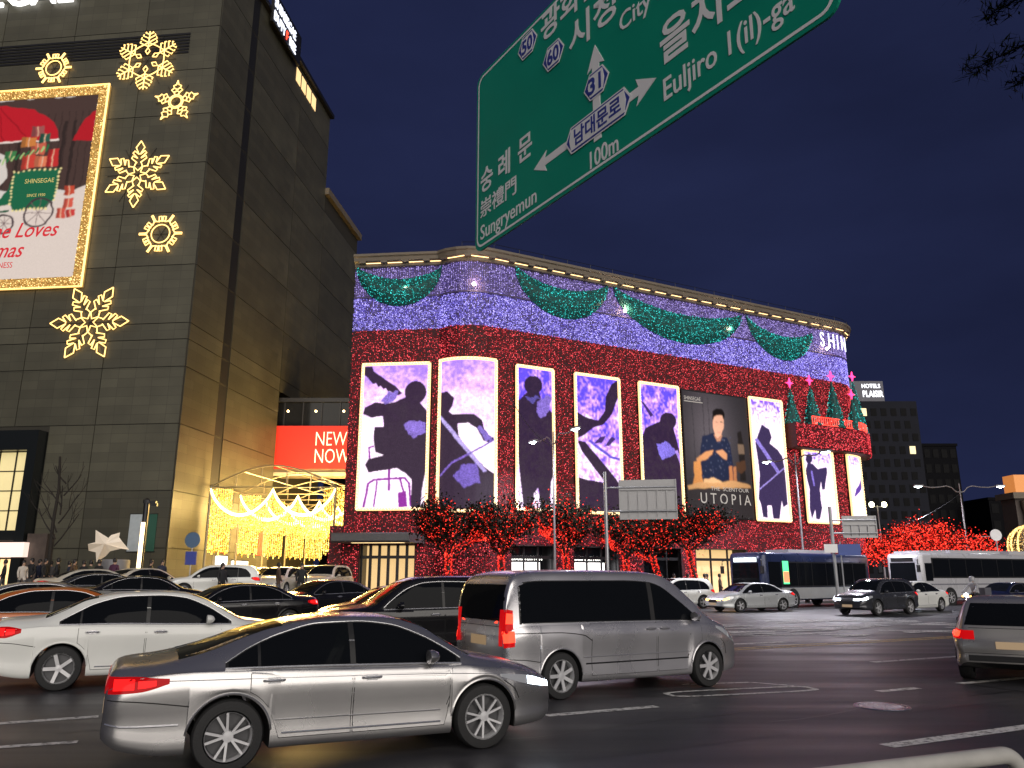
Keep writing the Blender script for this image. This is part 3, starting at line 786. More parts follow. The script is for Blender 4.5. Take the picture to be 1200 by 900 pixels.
for key, (s0, s1, z0, z1) in SCREENS.items():
    style, quad, items = ART[key]
    root = empty('led_screen', fac((s0 + s1) / 2, z0, 0), 0, SCR_LABEL[key], 'screen', 'musician screens on the store front')
    inv = -root.location
    wdt = s1 - s0
    nx = max(36, int(wdt * 17)); ny = int((z1 - z0) * 15)
    cv = Canvas(nx, ny, quad); led_bg(cv, style, hash(key) % 1000 if False else sum(map(ord, key)))
    cv.rough(.008, 77, 1.6)
    cv.tex = np.clip(.62 + 9. * (cv.mu - cv.u) + 16. * (cv.mv - cv.v) + np.random.default_rng(3).normal(0, .22, cv.u.shape), .12, 1.5)
    base_ = cv.c.copy()
    for it in items:
        cv.rough(.026 if (it[0] == 'p' and sum(it[2]) > 300) else .0045, 77, 1.6)
        if it[0] == 'p': cv.poly(it[1], it[2])
        else: cv.line(it[1], it[2], it[3])
    cv.c = cv.c * .93 + base_ * .012; cv.blur(1); cv.grain(.25, 9)
    panel('display', cv, lambda u, v: fac(s0 + wdt * u, z0 + (z1 - z0) * v, .20) + inv, M_LED, root)
    mb = MB()
    ss_ = svals(s0 - .12, s1 + .12, .6); n_ = len(ss_)
    band(mb, s0 - .13, s1 + .13, [(.01, z0 - .13), (.17, z0 - .13), (.17, z1 + .13), (.01, z1 + .13)], True, .6)
    mb.v = [tuple(Vector(v) + inv) for v in mb.v]; fixn(mb.build('casing', M_DARK, root))
    fr = MB()
    def seg_(pts): fr.tube([p + inv for p in pts], .12, 6)
    sss = svals(s0 - .03, s1 + .03, .5)
    seg_([fac(s, z1 + .03, .24) for s in sss]); seg_([fac(s, z0 - .03, .24) for s in sss])
    seg_([fac(s0 - .03, z, .24) for z in (z0 - .03, z1 + .03)]); seg_([fac(s1 + .03, z, .24) for z in (z0 - .03, z1 + .03)])
    fr.build('light_frame', M_FRAMEGLOW, root, True)
    P = []
    for s in np.arange(s0, s1, .21): P += [fac(s, z1 + .03, .31) + inv, fac(s, z0 - .03, .31) + inv]
    for z in np.arange(z0, z1, .21): P += [fac(s0 - .03, z, .31) + inv, fac(s1 + .03, z, .31) + inv]
    dots('frame_bulbs', P, np.full(len(P), .12), M_FRAMEBULB, root)

# ---------------------------------------------------------------- perfume poster on the store
s0, s1, z0, z1 = POSTER
root = empty('poster', fac((s0 + s1) / 2, z0, 0), 0, 'large dark poster of a man at a table of bottles', 'poster'); inv = -root.location
q = [(38, 95), (402, 140), (447, 805), (60, 760)]
cv = Canvas(110, 150, q)
cv.rough(.012, 5)
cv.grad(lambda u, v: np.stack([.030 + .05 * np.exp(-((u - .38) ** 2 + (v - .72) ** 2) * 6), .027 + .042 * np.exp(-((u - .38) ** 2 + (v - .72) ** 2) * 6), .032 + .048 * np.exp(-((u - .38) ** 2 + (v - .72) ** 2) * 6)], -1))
for x in (90, 150, 180): cv.line([(x, 130), (x + 18, 560)], 2.5, (38, 36, 40))
cv.poly([(350, 330), (372, 320), (392, 420), (400, 600), (366, 600)], (34, 30, 30)); cv.poly([(352, 400), (386, 400), (392, 455), (356, 452)], (120, 100, 84)); cv.poly([(340, 500), (395, 490), (402, 540), (372, 560), (346, 545)], (78, 54, 40))
cv.poly([(145, 345), (205, 330), (240, 352), (290, 360), (312, 420), (322, 500), (330, 590), (140, 590), (128, 520), (132, 430)], (30, 36, 58))
rr = random.Random(5)
for k in range(60):
    x = rr.uniform(140, 312); y = rr.uniform(355, 570); cv.poly([(x, y), (x + 5, y + 2), (x + 4, y + 9), (x - 1, y + 6)], rr.choice([(74, 80, 104), (58, 62, 88), (96, 96, 112)]))
cv.poly([(212, 340), (262, 345), (252, 378), (232, 380)], (168, 120, 96))
cv.poly([(206, 250), (218, 232), (262, 236), (272, 262), (270, 310), (254, 345), (236, 362), (220, 345), (208, 300)], (206, 156, 130))
cv.poly([(203, 262), (206, 212), (228, 192), (262, 202), (278, 226), (272, 262), (262, 238), (232, 232), (214, 240)], (20, 16, 16))
cv.line([(222, 268), (238, 270)], 4, (60, 40, 36)); cv.line([(250, 270), (264, 272)], 4, (60, 40, 36)); cv.line([(234, 328), (250, 329)], 4, (150, 84, 76))
cv.poly([(110, 470), (165, 430), (210, 425), (200, 450), (150, 480), (118, 492)], (190, 132, 88)); cv.poly([(222, 432), (260, 420), (290, 450), (286, 478), (262, 470), (240, 450)], (190, 134, 96))
cv.poly([(95, 485), (135, 478), (140, 560), (150, 600), (88, 600), (98, 555)], (196, 132, 76)); cv.poly([(300, 520), (318, 512), (322, 600), (300, 604)], (180, 116, 74)); cv.poly([(324, 520), (340, 518), (346, 604), (326, 604)], (172, 112, 74))
cv.poly([(60, 605), (150, 590), (330, 598), (425, 622), (428, 640), (64, 622)], (196, 148, 100)); cv.poly([(150, 575), (205, 570), (255, 590), (250, 600), (150, 598)], (214, 170, 122))
cv.poly([(62, 622), (428, 640), (447, 805), (60, 760)], (52, 48, 50))
M_POST = vcolmat('lit_poster_print', .62, .2)
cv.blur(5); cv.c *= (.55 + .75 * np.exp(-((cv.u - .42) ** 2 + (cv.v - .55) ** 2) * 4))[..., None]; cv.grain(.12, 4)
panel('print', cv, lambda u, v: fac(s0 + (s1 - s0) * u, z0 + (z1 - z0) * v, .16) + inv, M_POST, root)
mb = MB(); band(mb, s0 - .08, s1 + .08, [(.01, z0 - .1), (.14, z0 - .1), (.14, z1 + .1), (.01, z1 + .1)], True, 2.); mb.v = [tuple(Vector(v) + inv) for v in mb.v]; fixn(mb.build('casing', M_DARK, root))
M_TXT = mat('poster_lettering', (.5, .48, .45), .5, emit=(.62, .58, .54), estr=.22)
for (ds, z, b, sz, kx) in ((1.2, 7.15, 'U T O P I A', 1.15, .9), (2.3, 8.15, 'THE', .42, 1.2), (3.5, 8.15, 'SCENT', .42, 1.2), (5.1, 8.15, 'OUR', .42, 1.2), (.15, 15.05, 'SHINSEGAE', .42, .78)):
    text_mesh('lettering', b, sz, M_TXT, root, frame(fac(s0 + ds, z, .17) + inv, FD, (0, 0, 1)), 0, .003, sx=kx)
mb = MB(); band(mb, s0 + .15, s0 + 2.0, [(.165, 14.9), (.165, 14.96)]); mb.v = [tuple(Vector(v) + inv) for v in mb.v]; mb.build('underline', M_TXT, root)

# ---------------------------------------------------------------- green garlands hung on the frieze
M_TEALDOT = dotmat('teal_fairy_light', (.0, .15, .14), (.06, .76, .70), .32, 2.3)
M_TEAL = mat('green_tinsel', (.003, .070, .064), .6, var=.5, vscale=5, bump=.8, bscale=12)
SW = [(.05, 6.36, 23.25, 23.05, 20.05, 'green light garland on the end wall, leftmost of four'), (S0 + 1.15, S0 + 9.2, 23.3, 23.2, 19.85, 'green light garland above the narrow and stained-glass screens'),
      (S0 + 9.55, S0 + 22.6, 23.25, 22.95, 19.45, 'longest green light garland, above the perfume poster'), (S0 + 23.0, S0 + 30.75, 23.0, 22.6, 19.4, 'green light garland next to the white store letters')]
for (a, b, za, zb_, zl, lab) in SW:
    root = empty('garland', fac((a + b) / 2, zl, 0), 0, lab, 'garland', 'green garlands along the store frieze'); inv = -root.location
    def up_(t): return za + (zb_ - za) * t - (min(za, zb_) - zl) * .32 * (4 * t * (1 - t)) ** .9
    def lo_f(t): return za + (zb_ - za) * t - (min(za, zb_) - zl) * (4 * t * (1 - t)) ** .56
    n = 40; V = []; F = []
    for i in range(n + 1):
        t = i / n; u_, l_ = up_(t), lo_f(t); s = a + (b - a) * t; th = .10 + .32 * (4 * t * (1 - t)) ** .5
        for k in range(9):
            f = k / 8; V.append(fac(s, u_ + (l_ - u_) * f, .10 + th * sin(pi * f)) + inv)
    F = [(i * 9 + k, (i + 1) * 9 + k, (i + 1) * 9 + k + 1, i * 9 + k + 1) for i in range(n) for k in range(8)]
    fixn(mk('tinsel', V, F, M_TEAL, root, True))
    P = []
    for k in range(int((b - a) * 200)):
        t = RNG.uniform(.01, .99); f = RNG.uniform(0, 1)
        if RNG.random() > .25 + .75 * (4 * t * (1 - t)): continue
        u_, l_ = up_(t), lo_f(t); th = .10 + .32 * (4 * t * (1 - t)) ** .5
        P.append(fac(a + (b - a) * t, u_ + (l_ - u_) * f, .12 + th * sin(pi * f) + RNG.uniform(0, .08)) + inv)
    dots('light_string', P, .040, M_TEALDOT, root)

# small light trees along the balcony
M_PINK = mat('pink_star_lit', (1, .1, .3), .4, emit=(1., .03, .16), estr=3.)
BT = [(b0 + .6, 14.05, 3.1, .62, 'leftmost and smallest green cone tree on the balcony'), (b0 + 3.0, 14.05, 3.6, .75, 'green cone tree, second from left on the balcony'),
      (b0 + 5.7, 14.05, 4.3, .85, 'green cone tree, third from left on the balcony'), (b0 + 8.3, 14.05, 3.0, .70, 'short green cone tree at the balcony corner, before the tallest one'), (b0 + 10.6, 14.05, 5.2, .90, 'tallest green cone tree at the far balcony corner')]
for (s, z, h, r, lab) in BT:
    p = fac(s, z, .45)
    root = empty('light_tree', p, 0, lab, 'light tree', 'green cone trees on the balcony')
    mb = MB(); N_ = 10
    mb.lathe([(r * (1 - i / N_) * (1.0 if i % 2 == 0 else .93) + .02, h * i / N_) for i in range(N_ + 1)], 14); mb.build('cone', M_TEAL, root)
    P = []
    for k in range(int(420 * r * h / 2.5)):
        t = 1 - sqrt(RNG.random()); a = RNG.uniform(0, 2 * pi); rr_ = r * (1 - t) + .05; P.append((rr_ * cos(a), rr_ * sin(a), h * t))
    dots('light_string', P, .036, M_TEALDOT, root)
    mb = MB(); st = []
    for k in range(8):
        a = pi / 2 + 2 * pi * k / 8; q_ = .46 if k % 2 == 0 else .15; st.append((q_ * cos(a), q_ * sin(a)))
    mb.prism(st, lambda x, y: FD * x + Vector((0, 0, h + .40 + y)) + FN * .05, lambda x, y: FD * x + Vector((0, 0, h + .40 + y)) - FN * .05)
    fixn(mb.build('star', M_PINK, root))
# ================================================================ the dark tower block at the left
def tilemat(name, col, sx=1.2, sz=.62, rough=.32):
    m = bpy.data.materials.new(name); m.use_nodes = True
    n = m.node_tree.nodes; l = m.node_tree.links; b = n['Principled BSDF']
    tc = n.new('ShaderNodeTexCoord'); sep = n.new('ShaderNodeSeparateXYZ'); cmb = n.new('ShaderNodeCombineXYZ')
    l.new(tc.outputs['Object'], sep.inputs[0]); l.new(sep.outputs['X'], cmb.inputs['X']); l.new(sep.outputs['Z'], cmb.inputs['Y'])
    br = n.new('ShaderNodeTexBrick'); br.offset = 0.; br.inputs['Scale'].default_value = 1.
    br.inputs['Brick Width'].default_value = sx; br.inputs['Row Height'].default_value = sz; br.inputs['Mortar Size'].default_value = .012
    br.inputs['Color1'].default_value = (*[c * .88 for c in col], 1); br.inputs['Color2'].default_value = (*[c * 1.12 for c in col], 1); br.inputs['Mortar'].default_value = (*[c * .5 for c in col], 1)
    br.inputs['Bias'].default_value = 0.
    l.new(cmb.outputs[0], br.inputs['Vector'])
    z = n.new('ShaderNodeTexNoise'); z.inputs['Scale'].default_value = .35; z.inputs['Detail'].default_value = 6; l.new(tc.outputs['Object'], z.inputs['Vector'])
    r = n.new('ShaderNodeMapRange'); r.inputs['From Min'].default_value = .3; r.inputs['From Max'].default_value = .7; r.inputs['To Min'].default_value = .8; r.inputs['To Max'].default_value = 1.15; l.new(z.outputs['Fac'], r.inputs['Value'])
    mx = n.new('ShaderNodeMix'); mx.data_type = 'RGBA'; mx.blend_type = 'MULTIPLY'; mx.inputs['Factor'].default_value = 1
    oi = n.new('ShaderNodeObjectInfo'); r3 = n.new('ShaderNodeMapRange'); r3.inputs['To Min'].default_value = .84; r3.inputs['To Max'].default_value = 1.16; l.new(oi.outputs['Random'], r3.inputs['Value'])
    mu = n.new('ShaderNodeMath'); mu.operation = 'MULTIPLY'; l.new(r.outputs['Result'], mu.inputs[0]); l.new(r3.outputs['Result'], mu.inputs[1])
    l.new(br.outputs['Color'], mx.inputs['A']); l.new(mu.outputs[0], mx.inputs['B']); l.new(mx.outputs['Result'], b.inputs['Base Color'])
    b.inputs['Roughness'].default_value = rough
    bp = n.new('ShaderNodeBump'); bp.inputs['Strength'].default_value = .3; bp.inputs['Distance'].default_value = .01; l.new(br.outputs['Fac'], bp.inputs['Height']); bp.invert = True
    l.new(bp.outputs['Normal'], b.inputs['Normal'])
    return m
M_TILE = tilemat('polished_stone_tiles', (.076, .072, .050), 1.2, .62, .45)
M_SLOT = mat('dark_louvre', (.012, .012, .013), .6)
M_CORE = mat('joint_shadow_gap', (.03, .027, .02), .8)  # dark core that shows in the joints between panels
M_GOLD = mat('gold_light_rope', (1, .75, .35), .4, emit=(1., .60, .17), estr=1.9)
M_WALLW = mat('warm_window', (.8, .6, .3), .5, emit=(1., .66, .30), estr=1.0)

tower = empty('tower_block', (0, 0, 0), 0, 'dark stone-clad tower block with blank walls and glowing snowflakes', 'building')
def onL(s, z, off=0.): return K + HD * s + HN * off + Vector((0, 0, z))     # front face, s to the left
def onR(s, z, off=0.): return K + GD * s + GN * off + Vector((0, 0, z))     # side face, s into the street
core = MB()
def prism_xy(mb, pts, z0, z1): mb.prism([(p.x, p.y) for p in pts], lambda x, y: (x, y, z0), lambda x, y: (x, y, z1))
prism_xy(core, [onL(0, 0), onL(44, 0), onL(44, 0) + GD * 23.3, onR(23.3, 0)], 17.6, 48.5)
prism_xy(core, [onL(0, 0), onL(44, 0), onL(44, 0) + GD * 15.4, onR(15.4, 0)], -.5, 17.6)
prism_xy(core, [onR(23.3, 0), onR(23.3, 0, -30), onR(34.5, 0, -30), onR(34.5, 0)], 17.6, 40.0)
prism_xy(core, [onR(15.4, 0, -3), onR(15.4, 0, -30), onR(34.5, 0, -30), onR(34.5, 0, -3)], -.5, 17.6)
fixn(core.build('core', M_CORE, tower))
ZL = [-.3, 3.5, 7.1, 11.45, 15.3, 17.2, 18.35, 22.55, 26.5, 30.3, 34.2, 37.9, 41.5, 45.0, 48.6]
_pc = {}
def panel_box(face, s0, s1, z0, z1, th=.06, name='panel', m=None, gap=.024):
    w_, h_ = round(s1 - s0 - 2 * gap, 3), round(z1 - z0 - 2 * gap, 3)
    key = (w_, h_, th, name)
    if key not in _pc:
        mb = MB(); mb.box(0, w_, -th, 0, 0, h_)
        me_o = mb.build(name, m or M_TILE, tower); _pc[key] = me_o.data; o = me_o
    else: o = link(bpy.data.objects.new(name, _pc[key]), tower)
    if face == 'L': o.matrix_local = frame(onL(s1 - gap, z0 + gap), -HD, -HN)
    else: o.matrix_local = frame(onR(s0 + gap, z0 + gap), GD, -GN)
    return o
colL = [0, 5.8, 11.5, 17.4, 23.2, 29, 35]
for zi in range(len(ZL) - 1):
    for a, b in zip(colL[:-1], colL[1:]):
        z0, z1 = ZL[zi], ZL[zi + 1]
        if z1 < 11.5 and a < 20 and b > 9.3:
            if a < 9.0 and z0 < 11: panel_box('L', a, 9.0, z0, z1)
            continue
        panel_box('L', a, b, z0, z1)
    for (a, b) in ((0, 4.75), (6.0, 15.4), (15.4, 23.3), (23.3, 34.5)):
        z0, z1 = ZL[zi], ZL[zi + 1]
        if b > 15.5 and z1 < 18: continue
        if a > 23 and z1 > 40.5: continue
        panel_box('R', a, b, z0, z1)
    if ZL[zi] > 7: 
        panel_box('R', 4.75, 6.0, ZL[zi], ZL[zi + 1], .015, 'slot_window', M_SLOT, .08)
    else: panel_box('R', 4.75, 6.0, ZL[zi], ZL[zi + 1])
# louvre band under the roof sign
for k in range(7):
    o = panel_box('L', 2.2, 34, 39.3 + k * .26, 39.3 + k * .26 + .2, .12, 'louvre', M_DARK, .02)
# coping
mb = MB(); c0 = onL(44, 48.8, .2); c1 = onL(-.2, 48.8, .2); c2 = onR(23.5, 48.8, .2)
for a, b in ((c0, c1), (c1, c2)):
    d = (b - a) / 2; mb.obox((a + b) / 2, d, Vector((d.y, -d.x, 0)).normalized() * .25, (0, 0, .2))
mb.build('coping', M_DARK, tower)
mb = MB(); a = onR(23.2, 40.15, .15); b = onR(34.7, 40.15, .15); mb.obox((a + b) / 2, (b - a) / 2, GN * .3, (0, 0, .35)); mb.build('coping', M_STONE, tower)
# roof sign on the side face
mb = MB(); a = onR(7.2, 49.2, .45); b = onR(13.4, 49.2, .45); d = (b - a) / 2; mb.obox((a + b) / 2, d, GN * .12, (0, 0, 1.5)); mb.build('roof_sign', M_DARK, tower)
M_SGN = mat('roof_sign_letter', (.9, .9, 1), .4, emit=(.78, .84, 1.), estr=1.7)
M_SGNR = mat('roof_sign_red', (.9, .1, .05), .4, emit=(1., .06, .03), estr=2.0)
text_mesh('lettering', 'SHINSEGAE', 1.25, M_SGN, tower, frame(onR(7.35, 49.35, .6), GD, (0, 0, 1)), .012, .03, sx=.74)
text_mesh('lettering', 'DUTY', 1.25, M_SGN, tower, frame(onR(7.35, 48.05, .6), GD, (0, 0, 1)), .012, .03, sx=.74)
text_mesh('lettering', 'F', 1.25, M_SGNR, tower, frame(onR(10.0, 48.05, .6), GD, (0, 0, 1)), .012, .03, sx=.74)
text_mesh('lettering', 'REE', 1.25, M_SGN, tower, frame(onR(10.75, 48.05, .6), GD, (0, 0, 1)), .012, .03, sx=.74)
for k in range(4):
    panel_box('R', 13.9 + k * 1.35, 15.05 + k * 1.35, 46.6, 48.1, .03, 'lit_window', M_WALLW, .05).location += GN * .07
# name on the front
text_mesh('lettering', 'SHINSEGAE', 3.3, mat('front_letter_white', (.9, .9, .9), .4, emit=(1., .99, .97), estr=1.8), tower, frame(onL(11.9, 44.55, .25), -HD, (0, 0, 1)), .02, .1, 'RIGHT', .92)
# entrance: dark portal, lit curtain wall, doors
M_CURT = mat('lit_curtain_glass', (.5, .42, .25), .25, emit=(.95, .78, .36), estr=.62, var=.2, vscale=.7)
M_PORT = mat('portal_stone', (.008, .010, .010), .3)
mb = MB()
def boxL(mb, s0, s1, z0, z1, o0, o1):
    a = onL(s0, z0, o0); c = (onL(s0, z0, o0) + onL(s1, z1, o1)) / 2
    mb.obox(c, HD * (s1 - s0) / 2, HN * (o1 - o0) / 2, (0, 0, (z1 - z0) / 2))
boxL(mb, 9.05, 9.7, -.3, 11.05, -.1, .9); boxL(mb, 9.7, 20, 9.75, 11.05, -.1, .9); boxL(mb, 9.7, 20, 4.0, 4.6, -.1, .55); mb.build('portal', M_PORT, tower)
k = 0
for s in np.arange(9.75, 19.5, 1.18):
    for z in np.arange(4.62, 9.6, 1.28):
        panel_box('L', s, s + 1.18, z, z + 1.28, .01, 'pane', M_CURT, .035).location += HN * .10
mb = MB()
for s in np.arange(9.75, 20, 1.18): boxL(mb, s - .03, s + .03, 4.6, 9.75, .1, .2)
for z in np.arange(4.62, 9.8, 1.28): boxL(mb, 9.75, 19.2, z - .03, z + .03, .1, .19)
mb.build('glazing_bar', M_DARK, tower)
mb = MB(); boxL(mb, 8.7, 20, 2.95, 3.85, .0, 1.2); mb.build('door_canopy', mat('lit_fascia', (.7, .6, .6), .5, emit=(1., .72, .60), estr=.9), tower)
for s in (9.9, 11.3, 12.7):
    panel_box('L', s, s + 1.2, -.2, 2.9, .03, 'door', M_WALLW, .06).location += HN * .05
mb = MB(); boxL(mb, 7.55, 8.9, -.3, 4.4, .05, .75); mb.build('door_pier', mat('brown_stone', (.08, .06, .05), .5, var=.2), tower)

# hanging banners by the corner
for (s0, s1, colr, lab) in ((1.72, 2.55, (.42, .47, .50), 'pale grey banner behind the glowing light column'), (.75, 1.30, (.02, .09, .06), 'dark green banner right of the glowing light column')):
    r_ = empty('wall_banner', onL((s0 + s1) / 2, 3.2, .05), 0, lab, 'banner'); inv = -r_.location
    mb = MB(); mb.obox(onL((s0 + s1) / 2, 4.45, .10) + inv, HD * (s1 - s0) / 2, HN * .02, (0, 0, 1.15)); mb.build('cloth', mat('banner_cloth', colr, .7, var=.1), r_)
    for z in (3.28, 5.62): mb = MB(); mb.tube([onL(s0 - .05, z, .10) + inv, onL(s1 + .05, z, .10) + inv], .03, 6); mb.build('rod', M_DARK, r_)

# ---------------------------------------------------------------- lit Christmas poster
pr = empty('christmas_poster', onL(14.2, 21.1, .1), 0, 'big lit Christmas poster of a green cart in gold light frame', 'poster'); inv = -pr.location
PS0, PS1, PZ0, PZ1 = 20.4, 7.95, 21.15, 36.95
bw = .75
def PF(u, v): return onL(PS0 - bw + (PS1 - PS0 + 2 * bw) * u, PZ0 + bw + (PZ1 - PZ0 - 2 * bw) * v, .22) + inv
cv = Canvas(150, 190); cv.rough(.016, 12)
W_, H_ = 10.95, 14.3
# picture coordinates: x metres from the left edge of the print, y metres up
cv.uv = lambda p: (p[0] / W_, p[1] / H_)
cv.grad(lambda u, v: np.stack([.62 - .0 * u, .56 + 0 * u, .52 + 0 * u], -1))
cv.poly([(0, 7.2), (W_, 6.6), (W_, H_), (0, H_)], (70, 52, 48))
for x in np.arange(0, 11, .55): cv.line([(x, 7), (x, 13)], .06, (52, 38, 36))
for x in (5.2, 6.6, 8.6, 9.4): cv.line([(x, 7.2), (x, 12.2)], .28, (48, 36, 34))
cv.poly([(-3, 10.7)] + [(3.0 + 5.2 * cos(a), 10.9 + 3.0 * sin(a)) for a in np.linspace(pi, 0, 24)] + [(8.2, 10.7)], (178, 26, 38))
for x in (-.5, 1.6, 3.9, 6.0): cv.line([(3.0, 13.9), (x, 10.8)], .09, (140, 16, 28))
cv.line([(-1, 10.75), (8.2, 10.75)], .14, (226, 210, 200)); cv.poly([(9.3, 10.6), (10.2, 12.4), (10.95, 13.0), (10.95, 10.6)], (170, 26, 36))
cv.poly([(0, 0), (W_, 0), (W_, 7.0), (9, 6.4), (6, 6.7), (3, 6.2), (0, 6.6)], (214, 198, 188))
cv.poly([(0, 6.2), (.4, 9.6), (2.2, 10.3), (4.2, 9.8), (4.6, 8.0), (3.6, 6.2), (1.0, 5.6)], (206, 196, 188))      # a plain snow drift behind the cart
cv.poly([(5.1, 8.3), (8.75, 8.4), (8.5, 5.9), (8.0, 5.3), (5.5, 5.3), (5.2, 5.8), (2.2, 5.2), (1.6, 5.7), (4.4, 6.3), (4.9, 7.0)], (28, 96, 66)); cv.line([(1.4, 5.6), (3.2, 5.0), (5.2, 5.3)], .16, (24, 80, 56))
for (a, b) in (((5.1, 8.3), (8.75, 8.4)), ((8.75, 8.4), (8.5, 5.9)), ((5.5, 5.3), (8.0, 5.3)), ((5.2, 5.8), (5.1, 8.3))):
    n = 9
    for k in range(n + 1): cv.ell(a[0] + (b[0] - a[0]) * k / n, a[1] + (b[1] - a[1]) * k / n, .09, .09, (232, 214, 150))
def wheel_(cx, cy, r):
    for k in range(28):
        a, b = 2 * pi * k / 28, 2 * pi * (k + 1) / 28
        cv.line([(cx + r * cos(a), cy + r * sin(a)), (cx + r * cos(b), cy + r * sin(b))], .16, (64, 50, 56))
    for k in range(8):
        a = 2 * pi * k / 8; cv.line([(cx, cy), (cx + r * cos(a), cy + r * sin(a))], .05, (110, 90, 90))
wheel_(7.55, 5.0, 1.05); wheel_(5.0, 4.3, .72)
rr = random.Random(11)
for (x, y, w_, h_, c1) in ((4.9, 8.5, 1.0, 1.2, (196, 64, 52)), (5.9, 8.6, 1.1, 1.0, (214, 118, 84)), (6.8, 8.6, .9, 1.5, (186, 44, 44)), (5.4, 9.7, 1.1, .9, (190, 90, 70)), (5.3, 11.2, 1.0, .8, (150, 80, 78)), (4.6, 10.3, 1.2, .8, (196, 120, 60)), (6.0, 10.6, .8, .8, (44, 86, 70)), (3.4, 9.4, .9, .7, (60, 120, 70)),
                         (8.5, 6.3, .8, .8, (190, 72, 50)), (8.2, 4.5, .7, .8, (200, 80, 66)), (8.95, 4.6, .7, .6, (196, 60, 56)), (8.6, 5.3, .8, .8, (206, 86, 70)), (1.2, 8.0, .9, .6, (190, 50, 46))):
    x += .75
    cv.poly([(x, y), (x + w_, y + .05), (x + w_, y + h_), (x, y + h_)], c1); cv.line([(x + w_ / 2, y), (x + w_ / 2, y + h_)], .09, (216, 170, 140)); cv.poly([(x, y), (x + w_ * .3, y), (x + w_ * .3, y + h_), (x, y + h_)], tuple(int(q * .8) for q in c1))
for k in range(14): cv.line([(2.6 + k * .36, 8.6 + k * .11), (2.8 + k * .36, 9.0 + k * .11)], .14, (30, 110, 62) if k % 2 else (160, 190, 120))
M_XPOST = vcolmat('backlit_christmas_print', .95, .0)
cv.blur(2); cv.grain(.06, 2)
panel('print', cv, PF, M_XPOST, pr)
M_REDT = mat('red_script', (.5, .02, .03), .5, emit=(.55, .02, .03), estr=.55)
text_mesh('lettering', 'Shinsegae Loves', 1.6, M_REDT, pr, frame(PF(.84, .222) + HN * .02, -HD, (0, 0, 1)), .012, .004, 'RIGHT', .86, .38)
text_mesh('lettering', 'Christmas', 1.6, M_REDT, pr, frame(PF(.62, .118) + HN * .02, -HD, (0, 0, 1)), .012, .004, 'RIGHT', .86, .38)
text_mesh('lettering', 'THE GIFT OF HAPPINESS', .62, M_REDT, pr, frame(PF(.57, .062) + HN * .02, -HD, (0, 0, 1)), 0, .004, 'RIGHT', .8)
M_GTXT = mat('cart_lettering', (.5, .4, .1), .5, emit=(.62, .5, .2), estr=.5)
text_mesh('lettering', 'SHINSEGAE', .50, M_GTXT, pr, frame(PF(.56, .515) + HN * .02, -HD, (0, 0, 1)), 0, .004, 'LEFT', .9)
text_mesh('lettering', 'SINCE 1930', .32, M_GTXT, pr, frame(PF(.59, .44) + HN * .02, -HD, (0, 0, 1)), 0, .004, 'LEFT', .9)
# the gold frame: glittering band between two bright edges
M_GLIT = mat('gold_glitter_band', (.55, .36, .10), .35, .6, emit=(1., .58, .16), estr=.22, bump=.8, bscale=14)
fm = MB()
for (a, b, c, d) in ((PS1, PS0, PZ1 - bw, PZ1), (PS1, PS0, PZ0, PZ0 + bw), (PS1, PS1 + bw, PZ0 + bw, PZ1 - bw), (PS0 - bw, PS0, PZ0 + bw, PZ1 - bw)):
    fm.obox(onL((a + b) / 2, (c + d) / 2, .18) + inv, HD * (b - a) / 2, HN * .12, (0, 0, (d - c) / 2))
fm.build('frame', M_GLIT, pr)
ro = MB()
ro.tube([onL(s, z, .34) + inv for (s, z) in ((PS1, PZ0), (PS1, PZ1), (PS0, PZ1), (PS0, PZ0))], .085, 6, closed=True)
ro.build('light_edge', M_GOLD, pr)
M_GOLDDOT = dotmat('gold_fairy_light', (.75, .30, .04), (1., .78, .34), .3, 2.6)
P = []
for k in range(5200):
    t = RNG.random()
    if t < .28: s, z = RNG.uniform(PS1, PS0), RNG.uniform(PZ1 - bw, PZ1)
    elif t < .56: s, z = RNG.uniform(PS1, PS0), RNG.uniform(PZ0, PZ0 + bw)
    elif t < .78: s, z = RNG.uniform(PS1, PS1 + bw), RNG.uniform(PZ0, PZ1)
    else: s, z = RNG.uniform(PS0 - bw, PS0), RNG.uniform(PZ0, PZ1)
    P.append(onL(s, z, .32) + inv)
dots('frame_bulbs', P, .045, M_GOLDDOT, pr)

